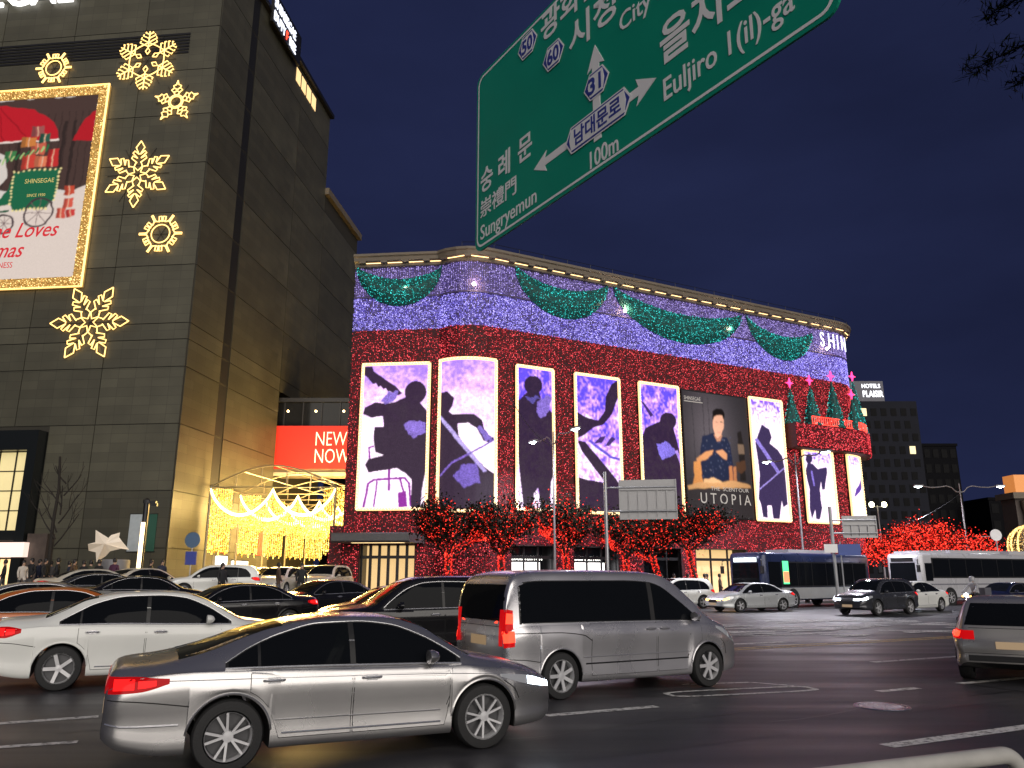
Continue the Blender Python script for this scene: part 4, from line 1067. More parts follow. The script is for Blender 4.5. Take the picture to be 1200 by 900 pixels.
# ---------------------------------------------------------------- snowflakes of light rope
def rot(p, a): return (p[0] * cos(a) - p[1] * sin(a), p[0] * sin(a) + p[1] * cos(a))
def flake(kind):
    """polylines of one snowflake, unit radius; arms point along +y"""
    out = []; n = 5 if kind == 'star' else 6
    for k in range(n):
        a = 2 * pi * k / n + (pi / 6 if kind in ('dense',) else 0) * 0
        if kind == 'dense':
            arm = [[(0, .42), (0, .98)]]
            for y0, w_ in ((.46, .24), (.60, .22), (.74, .17), (.88, .10)): arm.append([(-w_, y0 + w_ * .85), (-w_ - .03, y0 + w_ * .62), (0, y0), (w_ + .03, y0 + w_ * .62), (w_, y0 + w_ * .85)])
            arm.append([(0, .20), (-.07, .30), (0, .42), (.07, .30), (0, .20)])
            arm.append([(-.28, .46), (0, .60), (.28, .46)])
        elif kind == 'petal':
            arm = [[(0, 1.), (-.125, .80), (-.025, .60), (.025, .60), (.125, .80), (0, 1.)],
                   [(-.025, .60), (-.15, .70), (-.20, .64), (-.05, .48)], [(.025, .60), (.15, .70), (.20, .64), (.05, .48)],
                   [(-.05, .48), (-.19, .55), (-.22, .48), (-.05, .34)], [(.05, .48), (.19, .55), (.22, .48), (.05, .34)],
                   [(-.07, .36), (-.12, .22), (0, .10), (.12, .22), (.07, .36)]]
        elif kind == 'wheel':
            arm = [[(-.035, .62), (-.035, .98), (.035, .98), (.035, .62)]]
            arm.append([(sin(t) * .42, cos(t) * .42) for t in np.linspace(-pi / 6, pi / 6, 7)])
            arm.append([rot((0, .60), t) if abs(t) > .1 else (0, .72) for t in np.linspace(-pi / 6, pi / 6, 7)])
            for s_ in (-1, 1):
                arm.append([rot((0, .56), s_ * pi / 6 * .55), rot((0, .82), s_ * pi / 6 * .62), rot((0, .82), s_ * pi / 6 * .9), rot((0, .56), s_ * pi / 6)])
        else:
            arm = [[(0, .99), (-.05, .80), (-.17, .74), (-.13, .64), (-.24, .54), (-.12, .42), (-.06, .30)], [(0, .99), (.05, .80), (.17, .74), (.13, .64), (.24, .54), (.12, .42), (.06, .30)],
                   [(-.13, .64), (0, .56), (.13, .64)], [(-.12, .44), (0, .50), (.12, .44)]]
            arm.append([(sin(t) * .24, cos(t) * .24) for t in np.linspace(-pi / 5, pi / 5, 6)]); arm.append([(sin(t) * .31, cos(t) * .31) for t in np.linspace(-pi / 5, pi / 5, 6)])
        for pl in arm: out.append([rot(p, a) for p in pl])
    return out
FL = [('wheel', 12.70, 38.75, 1.45, 'small round snowflake light above the poster frame', .5), ('dense', 5.35, 38.85, 2.5, 'large dense snowflake light, highest on the tower wall', 0.), ('star', 2.68, 35.2, 1.75, 'five-pointed star snowflake light near the tower corner', .0),
      ('petal', 4.95, 29.55, 2.6, 'snowflake light with diamond tips right of the poster', .0), ('wheel', 2.68, 24.85, 1.6, 'small round snowflake light lowest near the tower corner', .5), ('petal', 7.08, 18.55, 2.85, 'snowflake light with diamond tips below the poster', .52)]
for (kd, s, z, r, lab, a0) in FL:
    root = empty('snowflake_light', onL(s, z, .06), 0, lab, 'snowflake', 'snowflake lights on the tower'); 
    mb = MB(); X = -HD
    for pl in flake(kd):
        pl = [rot(p, a0) for p in pl]
        mb.tube([X * (p[0] * r) + Vector((0, 0, p[1] * r)) + HN * .16 for p in pl], .043, 5)
    mb.build('light_rope', M_GOLD, root)
    mb = MB(); pass
    for k in range(3):
        t = pi * k / 3; mb.tube([X * (.9 * r * cos(t)) + Vector((0, 0, .9 * r * sin(t))) + HN * .07, X * (-.9 * r * cos(t)) + Vector((0, 0, -.9 * r * sin(t))) + HN * .07], .018, 5)
    mb.build('back_frame', M_DARK, root)

# ================================================================ bridge between the buildings
bd = empty('footbridge', (0, 0, 0), 0, 'enclosed glass bridge joining the tower block to the red-lit store', 'bridge')
mb = MB(); mb.box(-20.6, -10.9, 66, 70, 14.35, 16.4); mb.build('corridor', M_BLACKGLASS, bd)
mb = MB(); mb.box(-20.7, -10.9, 65.85, 70.2, 10.3, 14.3); mb.build('deck', M_STONE, bd)
mb = MB(); mb.box(-20.7, -10.9, 65.8, 70.2, 16.4, 16.75); mb.build('roof', M_DARK, bd)
mb = MB(); mb.box(-20.7, -10.9, 65.75, 65.9, 10.0, 10.3); mb.build('soffit_beam', mat('pale_beam', (.45, .42, .36), .5), bd)
for x in np.arange(-19.6, -11, 1.6):
    mb = MB(); mb.box(x - .05, x + .05, 65.9, 65.99, 14.35, 16.4); mb.build('mullion', M_DARK, bd)
cl = None
for x in (-19.3, -16.9, -14.5, -12.3):
    mb = MB(); mb.lathe([(.10, -.02), (.10, .04), (.001, .05)], 10, 'y', (x, 65.93, 15.6), cap=False); mb.build('corridor_lamp', mat('corridor_lamp', (1, .8, .5), .4, emit=(1., .72, .38), estr=5.), bd)
bn = empty('bridge_banner', (-15.7, 65.7, 10.58), 0, 'bright red banner reading NEW NOW hung on the bridge', 'banner')
mb = MB(); mb.box(-4.45, 4.6, -.04, .04, 0, 3.68); mb.build('panel', mat('red_backlit_vinyl', (.30, .012, .006), .5, emit=(1., .03, .010), estr=.50), bn)
M_THIN = mat('thin_white_letter', (.85, .8, .75), .5, emit=(1., .72, .60), estr=.75)
text_mesh('lettering', 'NEW', 1.75, M_THIN, bn, frame((-1.1, -.05, 1.98), (1, 0, 0), (0, 0, 1)), -.018, .004, sx=.68)
text_mesh('lettering', 'NOW', 1.75, M_THIN, bn, frame((-1.1, -.05, .50), (1, 0, 0), (0, 0, 1)), -.018, .004, sx=.66)

# ================================================================ golden light gate over the side street
M_GROPE = mat('bright_festoon', (1, .9, .6), .4, emit=(1., .76, .28), estr=5.)
M_GDOT = dotmat('gold_curtain_light', (.95, .44, .02), (1., .74, .18), 1.0, 5.5)
M_GPOLE = mat('gate_truss', (.30, .26, .18), .4, .6)
gate = empty('light_gate', (0, 0, 0), 0, 'golden gate of arched trusses hung with curtains of fairy lights', 'light gate')
GX0, GX1 = -20.75, -12.15; GW = GX1 - GX0
for k in range(5):
    yk = 54. + 4.6 * k; sh = GD.x / GD.y * (yk - 54.)
    zb = zg(-16, yk)
    X = lambda t: GX0 + GW * t + sh
    mb = MB(); 
    for t in (0, 1): mb.tube([(X(t), yk, zb - .05), (X(t), yk, 7.8)], .085, 8)
    mb.tube([(X(0), yk, 7.75), (X(1), yk, 7.75)], .05, 6)
    arc = [(X(t), yk, 7.8 + 1.45 * sin(pi * t)) for t in np.linspace(0, 1, 17)]
    mb.tube(arc, .06, 6)
    for t in (.12, .88): mb.tube([(X(0 if t < .5 else 1), yk, 6.4), (X(t), yk, 7.75)], .04, 6)
    for t in np.linspace(.2, .8, 4): mb.tube([(X(t), yk, 7.75), (X(t), yk, 7.8 + 1.45 * sin(pi * t))], .03, 5)
    if k < 4:
        for t in (0, .25, .5, .75, 1):
            z = 7.8 + 1.45 * sin(pi * t); mb.tube([(X(t), yk, z), (X(t) + GD.x / GD.y * 4.6, yk + 4.6, z)], .045, 6)
    mb.build('truss', M_GPOLE, gate)
    # swagged rope: two dips with a peak in the middle
    def swag(t):
        q = (t * 2) % 1 if t < 1 else 1.
        return 7.65 - 1.75 * (4 * q * (1 - q)) ** .8
    mb = MB()
    for dz in (0, -.12): mb.tube([(X(t), yk - .05, swag(t) + dz) for t in np.linspace(0, 1, 41)], .055, 5)
    mb.build('festoon', M_GROPE, gate)
    P = []
    def put(n, t0, t1, f_lo, f_hi):
        for _ in range(n):
            t = RNG.uniform(t0, t1); a, b = f_lo(t), f_hi(t)
            t = round(t * 58) / 58; P.append((X(t) + RNG.normal(0, .012), yk + RNG.uniform(-.05, .05), RNG.uniform(a, b)))
    fr_ = lambda t: 2.7 + .35 * abs(sin(t * 60)) + zb * .5
    put(4800, .0, .18, fr_, lambda t: 7.6); put(1600, .91, 1., fr_, lambda t: 7.6)
    scal = lambda t: swag(t) - .55 - .75 * abs(sin(t * 4 * pi))
    put(6400, .17, .91, scal, swag)
    dots('light_curtain', P, .050, M_GDOT, gate)
# light curtains along the side of the street, between the trusses
P = []
for k in range(4):
    for _ in range(1200):
        yy = 54 + 4.6 * k + RNG.uniform(.2, 3.2); sh = GD.x / GD.y * (yy - 54); P.append((GX1 + sh + RNG.uniform(-.05, .05), yy, RNG.uniform(4.2, 7.7)))
dots('side_light_curtain', P, .040, M_GDOT, gate)
for k in range(5):
    ld = bpy.data.lights.new('gate_light', 'POINT'); ld.energy = 4200; ld.color = (1., .66, .22); ld.shadow_soft_size = .8
    o = link(bpy.data.objects.new('gate_light', ld), gate); o.location = (-16.3 + .107 * (4.6 * k), 55. + 4.4 * k, 6.2)
# shops under the gate: lit panels and red banners on the tower's side wall
for (s, w_, z0, z1, m_, nm, lab) in ((6.6, 1.3, 3.4, 5.6, mat('red_flag', (.6, .03, .01), .6, emit=(1., .05, .01), estr=.5), 'street_banner', 'red banner nearest the street under the gold gate'), (6.5, 1.6, .6, 3.2, M_WHITEGLOW, 'light_box', 'tall white light box below the first red banner'),
        (9.0, 2.6, 1.6, 2.9, M_WHITEGLOW, 'light_box', 'low white shop light box under the gold gate'), (12.6, 1.2, 3.4, 5.6, mat('red_flag', (.6, .03, .01), .6, emit=(1., .05, .01), estr=.5), 'street_banner', 'red banner deeper under the gold gate')):
    r_ = empty(nm, onR(s + w_ / 2, z0, .12), 0, lab, 'banner' if nm == 'street_banner' else 'light box')
    mb = MB(); mb.obox((0, 0, (z1 - z0) / 2), GD * w_ / 2, GN * .05, (0, 0, (z1 - z0) / 2)); mb.build('panel', m_, r_)
    mb = MB(); mb.obox((0, 0, z1 - z0 + .03), GD * (w_ / 2 + .05), GN * .08, (0, 0, .04)); mb.build('top_rail', M_DARK, r_)

# ================================================================ far buildings
M_TWR = mat('hotel_concrete', spec=.08, col=(.019, .020, .027), rough=.8, var=.1, vscale=.2)
M_TWRD = mat('dark_curtain_wall', (.0035, .0035, .005), .6, spec=.05, var=.15, vscale=.1)
M_FARGLASS = mat('far_dark_glass', (.004, .004, .005), .3, spec=.04)
M_FARW = mat('far_lit_window', (.8, .7, .4), .5, emit=(1., .78, .42), estr=.9)
ht = empty('hotel_tower', (66, 150, 0), 0, 'tall pale hotel tower with staggered small windows and roof sign', 'building')
mb = MB(); mb.box(0, 13.5, 0, 14, -1, 35.2); mb.build('wall', M_TWR, ht)
wm = MB(); wm.box(-.55, .55, -.05, .02, -.75, .75); wd_ = None
rr = random.Random(8)
for r in range(13):
    for c in range(7):
        x = 1.0 + c * 1.95 + (.9 if r % 2 else 0) - .2 * (r % 3)
        if x > 12.8: continue
        if wd_ is None: wo = wm.build('window', M_FARGLASS, ht); wd_ = wo.data
        else: wo = link(bpy.data.objects.new('window', wd_), ht)
        wo.location = (x, -.02, 3. + r * 2.5)
        if rr.random() < .05: wo.material_slots[0].link = 'OBJECT'; wo.material_slots[0].material = M_FARW
mb = MB(); mb.box(.4, 7.6, .5, 6, 35.2, 39.4); mb.build('sign_box', mat('sign_box', (.10, .10, .13), .5), ht)
M_HSGN = mat('hotel_letter', (.9, .9, .95), .4, emit=(.92, .95, 1.), estr=1.6)
text_mesh('lettering', 'HOTELS', 1.15, M_HSGN, ht, frame((7.0, .44, 38.0), (1, 0, 0), (0, 0, 1)), .02, .02, 'RIGHT', .9)
text_mesh('lettering', 'PLAISIR', 1.75, M_HSGN, ht, frame((7.4, .44, 36.2), (1, 0, 0), (0, 0, 1)), .04, .02, 'RIGHT', .72)
def block(x, y, w_, d_, h_, m_, lab, nwx, nwz, lit, seed, nm='office_building'):
    b_ = empty(nm, (x, y, 0), 0, lab, 'building')
    mb = MB(); mb.box(0, w_, 0, d_, -1, h_); mb.build('wall', m_, b_)
    mb = MB(); mb.box(-.2, w_ + .2, -.2, d_ + .2, h_, h_ + .5); mb.build('parapet', m_, b_)
    r = random.Random(seed); q = MB(); q.box(-w_ / nwx * .32, w_ / nwx * .32, -.05, .02, -h_ / nwz * .28, h_ / nwz * .28); dd = None
    for i in range(nwx):
        for j in range(1, nwz):
            if dd is None: o = q.build('window', M_FARGLASS, b_); dd = o.data
            else: o = link(bpy.data.objects.new('window', dd), b_)
            o.location = (w_ * (i + .5) / nwx, -.02, h_ * (j + .5) / nwz)
            if r.random() < lit: o.material_slots[0].link = 'OBJECT'; o.material_slots[0].material = M_FARW
    return b_
block(78.9, 152, 8.4, 10, 26.6, M_TWRD, 'dark slim office tower right of the hotel tower', 5, 9, .05, 4)
block(88.5, 146, 16, 12, 15.5, M_TWRD, 'low dark building behind the street lamp at the right', 8, 5, .05, 9)
block(105, 140, 22, 12, 20, M_TWRD, 'dark building at the far right edge of the view', 8, 6, .04, 2)
block(-27, 112, 22, 12, 26, M_TWRD, 'dark building glimpsed above the glass bridge', 6, 7, .12, 6)
# old bank at the right edge
bk = empty('bank_building', (57.6, 90, 0), 0, 'old stone building with lit orange attic at the right edge', 'building')
mb = MB(); mb.box(0, 14, 0, 2.6, -1, 10.4); mb.build('wall', mat('bank_stone', (.10, .08, .07), .7, var=.15), bk)
mb = MB(); mb.box(-.4, 14.5, -.5, 3., 10.4, 11.1); mb.build('cornice', M_STONE, bk)
mb = MB(); mb.box(.5, 13.5, .4, 2.5, 11.1, 13.2); mb.build('attic', mat('orange_lit_attic', (.5, .25, .1), .6, emit=(1., .34, .08), estr=.5), bk)
for k in range(5):
    mb = MB(); mb.lathe([(.5, 0), (.45, .3), (.40, 8.5), (.55, 9.2), (.55, 9.9)], 12, 'z', (1.0 + k * 2.8, -.35, .3)); mb.build('column', M_STONE, bk, True)
# ================================================================ vehicles
M_GLASS = mat('tinted_glass', (.006, .007, .009), .03, spec=.07)
M_TRIM = mat('black_trim', (.012, .012, .013), .45)
M_CHROME = mat('chrome', (.75, .75, .77), .25, .8)
M_TYRE = mat('tyre_rubber', (.016, .016, .017), .75, bump=.2, bscale=60)
M_RIM = mat('alloy', (.62, .62, .64), .3, .35, coat=.3)
M_DISC = mat('brake_disc', (.08, .08, .085), .4, .6)
M_TAIL = mat('tail_lamp_lit', (.12, .004, .005), .12, spec=.1, emit=(1., .004, .007), estr=.30)
M_TBULB = mat('tail_lamp_core', (.2, .004, .004), .2, spec=.1, emit=(1., .012, .012), estr=1.5)
M_BBULB = mat('brake_lamp_core', (.2, .01, .005), .2, spec=.1, emit=(1., .045, .02), estr=3.)
M_TAILB = mat('brake_lamp_lens', (.12, .004, .005), .12, spec=.1, emit=(1., .005, .008), estr=.45)
M_HEAD = mat('headlamp_lens', (.55, .57, .6), .08, .3, coat=.8)
M_HEADL = mat('headlamp_lit', (.8, .85, .9), .1, emit=(.80, .90, 1.), estr=9.)
M_AMBER = mat('amber_lamp_lit', (.8, .4, .05), .2, emit=(1., .5, .12), estr=4.)
M_PLATE = mat('license_plate_lit', (.32, .28, .22), .5, emit=(1., .62, .28), estr=.18)
M_SEAM = mat('panel_gap', (.006, .006, .006), .8)
def paint(name, col, metal=.75, rough=.28):
    return mat(name, col, rough, metal, coat=.35, var=.04, vscale=1.2)
P_SILVER = paint('silver_paint', (.52, .51, .51), .85, .26)
P_WHITE = paint('white_paint', (.76, .77, .74), .0, .3)
P_VAN = paint('van_silver_paint', (.60, .59, .61), .8, .27)
P_BLACK = paint('black_paint', (.010, .010, .012), .2, .22)
P_GREY = paint('graphite_paint', (.06, .062, .07), .5, .25)
P_ORANGE = paint('orange_paint', (.42, .11, .02), .1, .3)
P_BROWN = paint('bronze_paint', (.09, .055, .03), .5, .25)
P_BEIGE = paint('beige_silver_paint', (.50, .48, .45), .7, .28)

class Body:
    def __init__(s, sp):
        s.sp = sp; L = sp['L']; s.L = L
        xs = list(np.linspace(0, L, 78))
        for xw in (sp['xr'], sp['xf']):
            a = sp['R'] + .055
            xs += [xw - a - .001, xw + a + .001] + [xw + a * cos(t) for t in np.linspace(0, pi, 17)]
        xs += [.008, .02, .04, .07, L - .008, L - .02, L - .04, L - .07]
        xs = sorted(set(round(x, 4) for x in xs if 0 <= x <= L))
        rings = [s.ring(x) for x in xs]
        n = len(rings[0]); V = []; F = []; mi = []
        for x, r in zip(xs, rings):
            for (y, z) in r: V.append((x - L / 2, y, z))
            for (y, z) in r[-2:0:-1]: V.append((x - L / 2, -y, z))
        m = 2 * n - 2
        nb = s.nb
        for i in range(len(xs) - 1):
            for k in range(m):
                k2 = (k + 1) % m
                F.append((i * m + k, (i + 1) * m + k, (i + 1) * m + k2, i * m + k2))
                mi.append(1 if (k < nb or k >= m - nb) else 0)
        # end caps: vertical strips between the two sides
        for i, rev in ((0, False), (len(xs) - 1, True)):
            for k in range(n - 1):
                a, b = i * m + k, i * m + k + 1
                a2 = i * m + (m - k) % m; b2 = i * m + (m - k - 1) % m
                f = [a, b, b2, a2]
                f = list(dict.fromkeys(f))
                if len(f) < 3: continue
                F.append(tuple(f[::-1] if rev else f)); mi.append(1 if k < nb else 0)
        s.V, s.F, s.mi = V, F, mi
        s.bvh = BVHTree.FromPolygons([Vector(v) for v in V], F)
    def ring(s, x):
        sp = s.sp; L = s.L
        w = smooth_interp(sp['w'], x); zb = smooth_interp(sp['bot'], x)
        zB = smooth_interp(sp['belt'], x); zT = smooth_interp(sp['top'], x); zT = max(zT, zB + .012)
        wr = smooth_interp(sp['wr'], x)
        Ra = sp['R'] + .055; za = -1
        for xw in (sp['xr'], sp['xf']):
            if abs(x - xw) < Ra: za = sp['R'] + sqrt(max(0, Ra * Ra - (x - xw) ** 2)) - .01
        zl = max(zb, za); arch = za > zb
        zl = min(zl, zB - .12)
        h = zT - zB; g = min(1, max(0, h / .38))
        le = lambda a, b: a + (b - a) * g
        zm = min(max(zb + .40 * (zB - zb), zl + .03), zB - .10); z5 = min(max(zB - .16, zm + .03), zB - .05)
        c = [(0, zl), (w * .72, zl), (w * (.985 if arch else .93), zl + .004),
             (w * (.993 if arch else .975), zl + min(.07, (zm - zl) * .4)),
             (w * (.993 if arch else .966), zm), (w * 1.0, z5), (w * .968, zB - .014), (w * .935, zB + .004),
             (le(.88 * w, .5 * (.925 * w + wr) + .012), zB + h * le(.30, .5)),
             (le(.78 * w, wr), zB + h * le(.60, .87)),
             (le(.62 * w, wr * .90), zB + h * le(.80, .955)),
             (le(.36 * w, wr * .62), zB + h * le(.95, .988)), (0, zT)]
        out = c[:3]; s.nb = 2
        q = c[2:]; n = len(q)
        for i in range(n - 1):
            p0 = q[max(0, i - 1)]; p1 = q[i]; p2 = q[i + 1]; p3 = q[min(n - 1, i + 2)]
            if i + 2 > n - 1: p3 = (-q[n - 2][0], q[n - 2][1])
            for t in (1 / 3, 2 / 3, 1.):
                f = lambda a, b, cc, d: .5 * (2 * b + (cc - a) * t + (2 * a - 5 * b + 4 * cc - d) * t * t + (3 * b - a - 3 * cc + d) * t ** 3)
                out.append((f(p0[0], p1[0], p2[0], p3[0]), f(p0[1], p1[1], p2[1], p3[1])))
        out[-1] = (0, zT)
        return out
    def cast(s, o, d):
        h = s.bvh.ray_cast(Vector(o), Vector(d))
        if h[0] is None: return (None, None)
        n = h[1] if h[1].dot(Vector(d)) < 0 else -h[1]
        return (h[0], n)
    def side(s, x, z, sg):
        return s.cast((x - s.L / 2, sg * 3, z), (0, -sg, 0))
    def topc(s, x, y):
        return s.cast((x - s.L / 2, y, 5), (0, 0, -1))
    def rear(s, y, z): return s.cast((-6, y, z), (1, 0, 0))
    def front(s, y, z): return s.cast((6, y, z), (-1, 0, 0))

def patch(name, grid, off, m, parent, skirt=.006):
    """a panel that follows the body: grid of (point, normal), lifted by off, with a rim going back to the body"""
    nu, nv = len(grid), len(grid[0]); V = []; ok = True
    last = None
    for r in grid:
        for (p, n) in r:
            if p is None:
                p, n = last if last else (Vector((0, 0, 0)), Vector((0, 0, 1)))
            last = (p, n); V.append(p + n * off)
    F = [(i * nv + j, (i + 1) * nv + j, (i + 1) * nv + j + 1, i * nv + j + 1) for i in range(nu - 1) for j in range(nv - 1)]
    edge = [(i, 0) for i in range(nu)] + [(nu - 1, j) for j in range(1, nv)] + [(i, nv - 1) for i in range(nu - 2, -1, -1)] + [(0, j) for j in range(nv - 2, 0, -1)]
    b = len(V)
    for (i, j) in edge:
        p, n = grid[i][j]
        if p is None: p, n = V[i * nv + j], Vector((0, 0, 1))
        V.append(p + n * (off - skirt))
    for k in range(len(edge)):
        k2 = (k + 1) % len(edge)
        F.append((edge[k][0] * nv + edge[k][1], edge[k2][0] * nv + edge[k2][1], b + k2, b + k))
    o = mk(name, V, F, m, parent, True, 40)
    return fixn(o)

def side_patch(B, name, xs, zl, zu, sg, off, m, parent, nz=7):
    g = []
    for x in xs:
        a, b = zl(x), zu(x)
        g.append([B.side(x, a + (b - a) * j / (nz - 1), sg) for j in range(nz)])
    return patch(name, g, off, m, parent)

def line_tube(B, pts, sg, r, off):
    out = []
    for (x, z) in pts:
        p, n = B.side(x, z, sg)
        if p is not None: out.append(p + n * off)
    return out

def make_wheel(R, wdt, style):
    t = MB()
    prof = [(R * .66, -wdt / 2), (R * .80, -wdt / 2), (R * .95, -wdt * .47), (R, -wdt * .34), (R, wdt * .34), (R * .95, wdt * .47), (R * .80, wdt / 2), (R * .66, wdt / 2)]
    t.lathe(prof, 32, 'y', cap=False)
    rim = MB(); ro = R * .70
    rim.lathe([(ro, wdt * .46), (ro, wdt * .50), (ro * .94, wdt * .50), (ro * .90, wdt * .40), (ro * .90, -wdt * .3), (ro, -wdt * .3)], 32, 'y', cap=False)
    rim.lathe([(.001, wdt * .46), (R * .15, wdt * .45), (R * .17, wdt * .36), (R * .17, wdt * .2)], 16, 'y', cap=False)
    ns = 5 if style != 'plain' else 7
    for k in range(ns):
        a0 = 2 * pi * k / ns
        for da in ((-.17, .17) if style == 'double' else (0,)):
            a1 = a0 + da * .55; a2 = a0 + da * 1.35
            wa = .0115 if style == 'double' else .026
            p = Vector((cos(a1) * R * .13, wdt * .40, sin(a1) * R * .13)); q = Vector((cos(a2) * ro * .92, wdt * .44, sin(a2) * ro * .92))
            d = (q - p); tn = Vector((-sin(a2), 0, cos(a2)))
            rim.obox((p + q) / 2, d / 2, Vector((0, .010, 0)), tn * wa)
    d = MB(); d.lathe([(.001, wdt * .1), (ro * .88, wdt * .1), (ro * .88, -wdt * .2)], 24, 'y', cap=False)
    return t, rim, d

def wheels(B, root, style='double'):
    sp = B.sp; R = sp['R']; wd = .225
    tm, rm, dm = make_wheel(R, wd, style)
    data = None
    for xw in (sp['xr'], sp['xf']):
        for sg in (1, -1):
            if data is None:
                w = dm.build('wheel', M_DISC, root, True); ty = tm.build('tyre', M_TYRE, w, True); ri = rm.build('rim', M_RIM, w, True)
                data = (w.data, ty.data, ri.data)
            else:
                w = link(bpy.data.objects.new('wheel', data[0]), root)
                link(bpy.data.objects.new('tyre', data[1]), w); link(bpy.data.objects.new('rim', data[2]), w)
            w.location = (xw - sp['L'] / 2, sg * (sp['w'][len(sp['w']) // 2][1] - wd / 2 - .012), R)
            if sg < 0: w.rotation_euler = (0, 0, pi)

def make_car(sp, root, P, head=M_HEAD, tail=M_TAIL):
    B = Body(sp); L = B.L
    body = mk('body', B.V, B.F, [P, M_TRIM], root, True, 38)
    body.data.polygons.foreach_set('material_index', B.mi); fixn(body)
    zB = lambda x: smooth_interp(sp['belt'], x)
    lo = lambda x: zB(x) + sp.get('wlift', .03)
    up = lambda x: max(lo(x) + .004, smooth_interp(sp['dlo'], x))
    for sg in (1, -1):
        # dark window surround with the panes set in it
        x0, x1 = sp['panes'][0][0], sp['panes'][-1][1]
        side_patch(B, 'window_surround', np.linspace(x0 - .03, x1 + .05, 34), lambda x: lo(x) - .012, lambda x: up(x) + .014, sg, .0015, M_TRIM, root)
        for (a, b) in sp['panes']:
            side_patch(B, 'window', np.linspace(a, b, 16), lo, up, sg, .006, M_GLASS, root)
        xx = np.linspace(x0 - .03, x1 + .05, 40)
        if sp.get('chrome'):
            mb = MB(); pts = line_tube(B, [(x, lo(x) - .014) for x in xx], sg, 0, .004)
            mb.tube(pts, .012, 6); pts = line_tube(B, [(x, up(x) + .016) for x in xx], sg, 0, .004); mb.tube(pts, .006, 6)
            mb.build('window_trim', M_CHROME, root, True)
        # doors with a gap round them
        for (a, b, hx) in sp['doors']:
            dl = lambda x: max(smooth_interp(sp['bot'], x) + .10, max([sp['R'] + sqrt(max(0, (sp['R'] + .10) ** 2 - (x - xw) ** 2)) if abs(x - xw) < sp['R'] + .10 else 0 for xw in (sp['xr'], sp['xf'])]))
            du = lambda x: lo(x) - .03
            side_patch(B, 'door_gap', np.linspace(a - .007, b + .007, 18), lambda x: dl(x) - .007, lambda x: du(x) + .002, sg, .0012, M_SEAM, root)
            d = side_patch(B, 'door', np.linspace(a, b, 18), dl, du, sg, .0035, P, root, 9)
            p, n = B.side(hx, zB(hx) - .10, sg)
            if p is not None:
                mb = MB()
                pts = [p + Vector((dx, 0, 0)) + n * o_ for dx, o_ in ((-.10, .004), (-.085, .034), (0, .042), (.085, .034), (.10, .004))]
                mb.tube(pts, .013, 6); mb.obox(p + n * .006, (.06, 0, 0), (0, .003, 0), (0, 0, .028))
                mb.build('handle', P if not sp.get('chrome') else M_CHROME, d, True)
        # mirror
        mx = sp['mirror']; p, n = B.side(mx, lo(mx) + .03, sg)
        mb = MB(); c = Vector((p.x, p.y + sg * .13, p.z + .035))
        ring = []
        for (dx, ry, rz) in ((-.055, .085, .06), (-.05, .1, .072), (0, .098, .07), (.05, .07, .05), (.075, .02, .015)):
            for k in range(12): ring.append((c.x + dx, c.y + ry * cos(2 * pi * k / 12), c.z + rz * sin(2 * pi * k / 12)))
        mb._add(ring, [(i * 12 + k, i * 12 + (k + 1) % 12, (i + 1) * 12 + (k + 1) % 12, (i + 1) * 12 + k) for i in range(4) for k in range(12)] + [tuple(range(11, -1, -1)), tuple(range(48, 60))])
        mb.obox((p.x + .01, p.y + sg * .04, p.z - .01), (.03, 0, 0), (0, .05, 0), (0, 0, .014))
        fixn(mb.build('mirror', P, root, True))
        # lamps at the side corners
        for key, nm, m_ in (('tl', 'taillight', tail), ('hl', 'headlight', head)):
            a, b, zl, zu = sp[key]
            lens = m_ if nm == 'taillight' else M_HEAD
            lamp = side_patch(B, nm, np.linspace(a, b, 12), lambda x, q=zl: smooth_interp(q, x), lambda x, q=zu: smooth_interp(q, x), sg, .006, lens, root)
            core = {M_TAIL: M_TBULB, M_TAILB: M_BBULB}.get(m_, m_ if m_ is not M_HEAD else M_CHROME)
            mid = lambda x, f: smooth_interp(zl, x) + (smooth_interp(zu, x) - smooth_interp(zl, x)) * f
            if sp is VAN and nm == 'taillight': cells = [(a, b, .12, .42), (a, b, .62, .90)]
            elif nm == 'taillight': cells = [(a + (b - a) * .08, a + (b - a) * .42, .2, .85), (a + (b - a) * .48, a + (b - a) * .78, .25, .75)]
            else: cells = [(a + (b - a) * .52, a + (b - a) * 1.0, .06, .94)]
            for (xa_, xb_, f0, f1) in cells:
                side_patch(B, 'bulb', np.linspace(xa_, xb_, 6), lambda x: mid(x, f0), lambda x: mid(x, f1), sg, .010, core, lamp, 5)
    # lamps on the end faces, plate, grille
    def end_patch(nm, f, y0, y1, z0, z1, m_, off=.006, ny=8, nz=6):
        return patch(nm, [[f(y0 + (y1 - y0) * i / (ny - 1), z0 + (z1 - z0) * j / (nz - 1)) for j in range(nz)] for i in range(ny)], off, m_, root)
    w0 = sp['w'][0][1]
    for sg in (1, -1):
        a = sp['tle']; end_patch('taillight', B.rear, sg * w0 * a[0], sg * w0 * .985, a[1], a[2], tail)
        a = sp['hle']; wf = sp['w'][-1][1]; end_patch('headlight', B.front, sg * wf * a[0], sg * wf * .985, a[1], a[2], head)
    a = sp['plate']; end_patch('license_plate', B.rear, -.26, .26, a - .07, a + .07, M_PLATE, .012)
    a = sp['grille']; end_patch('grille', B.front, -wf * .55, wf * .55, a[0], a[1], M_TRIM)
    end_patch('license_plate', B.front, -.26, .26, sp['fplate'] - .06, sp['fplate'] + .06, M_PLATE, .014)
    end_patch('rear_bumper_insert', B.rear, -w0 * .9, w0 * .9, smooth_interp(sp['bot'], 0) + .03, smooth_interp(sp['bot'], 0) + .14, M_TRIM, .004, 14)
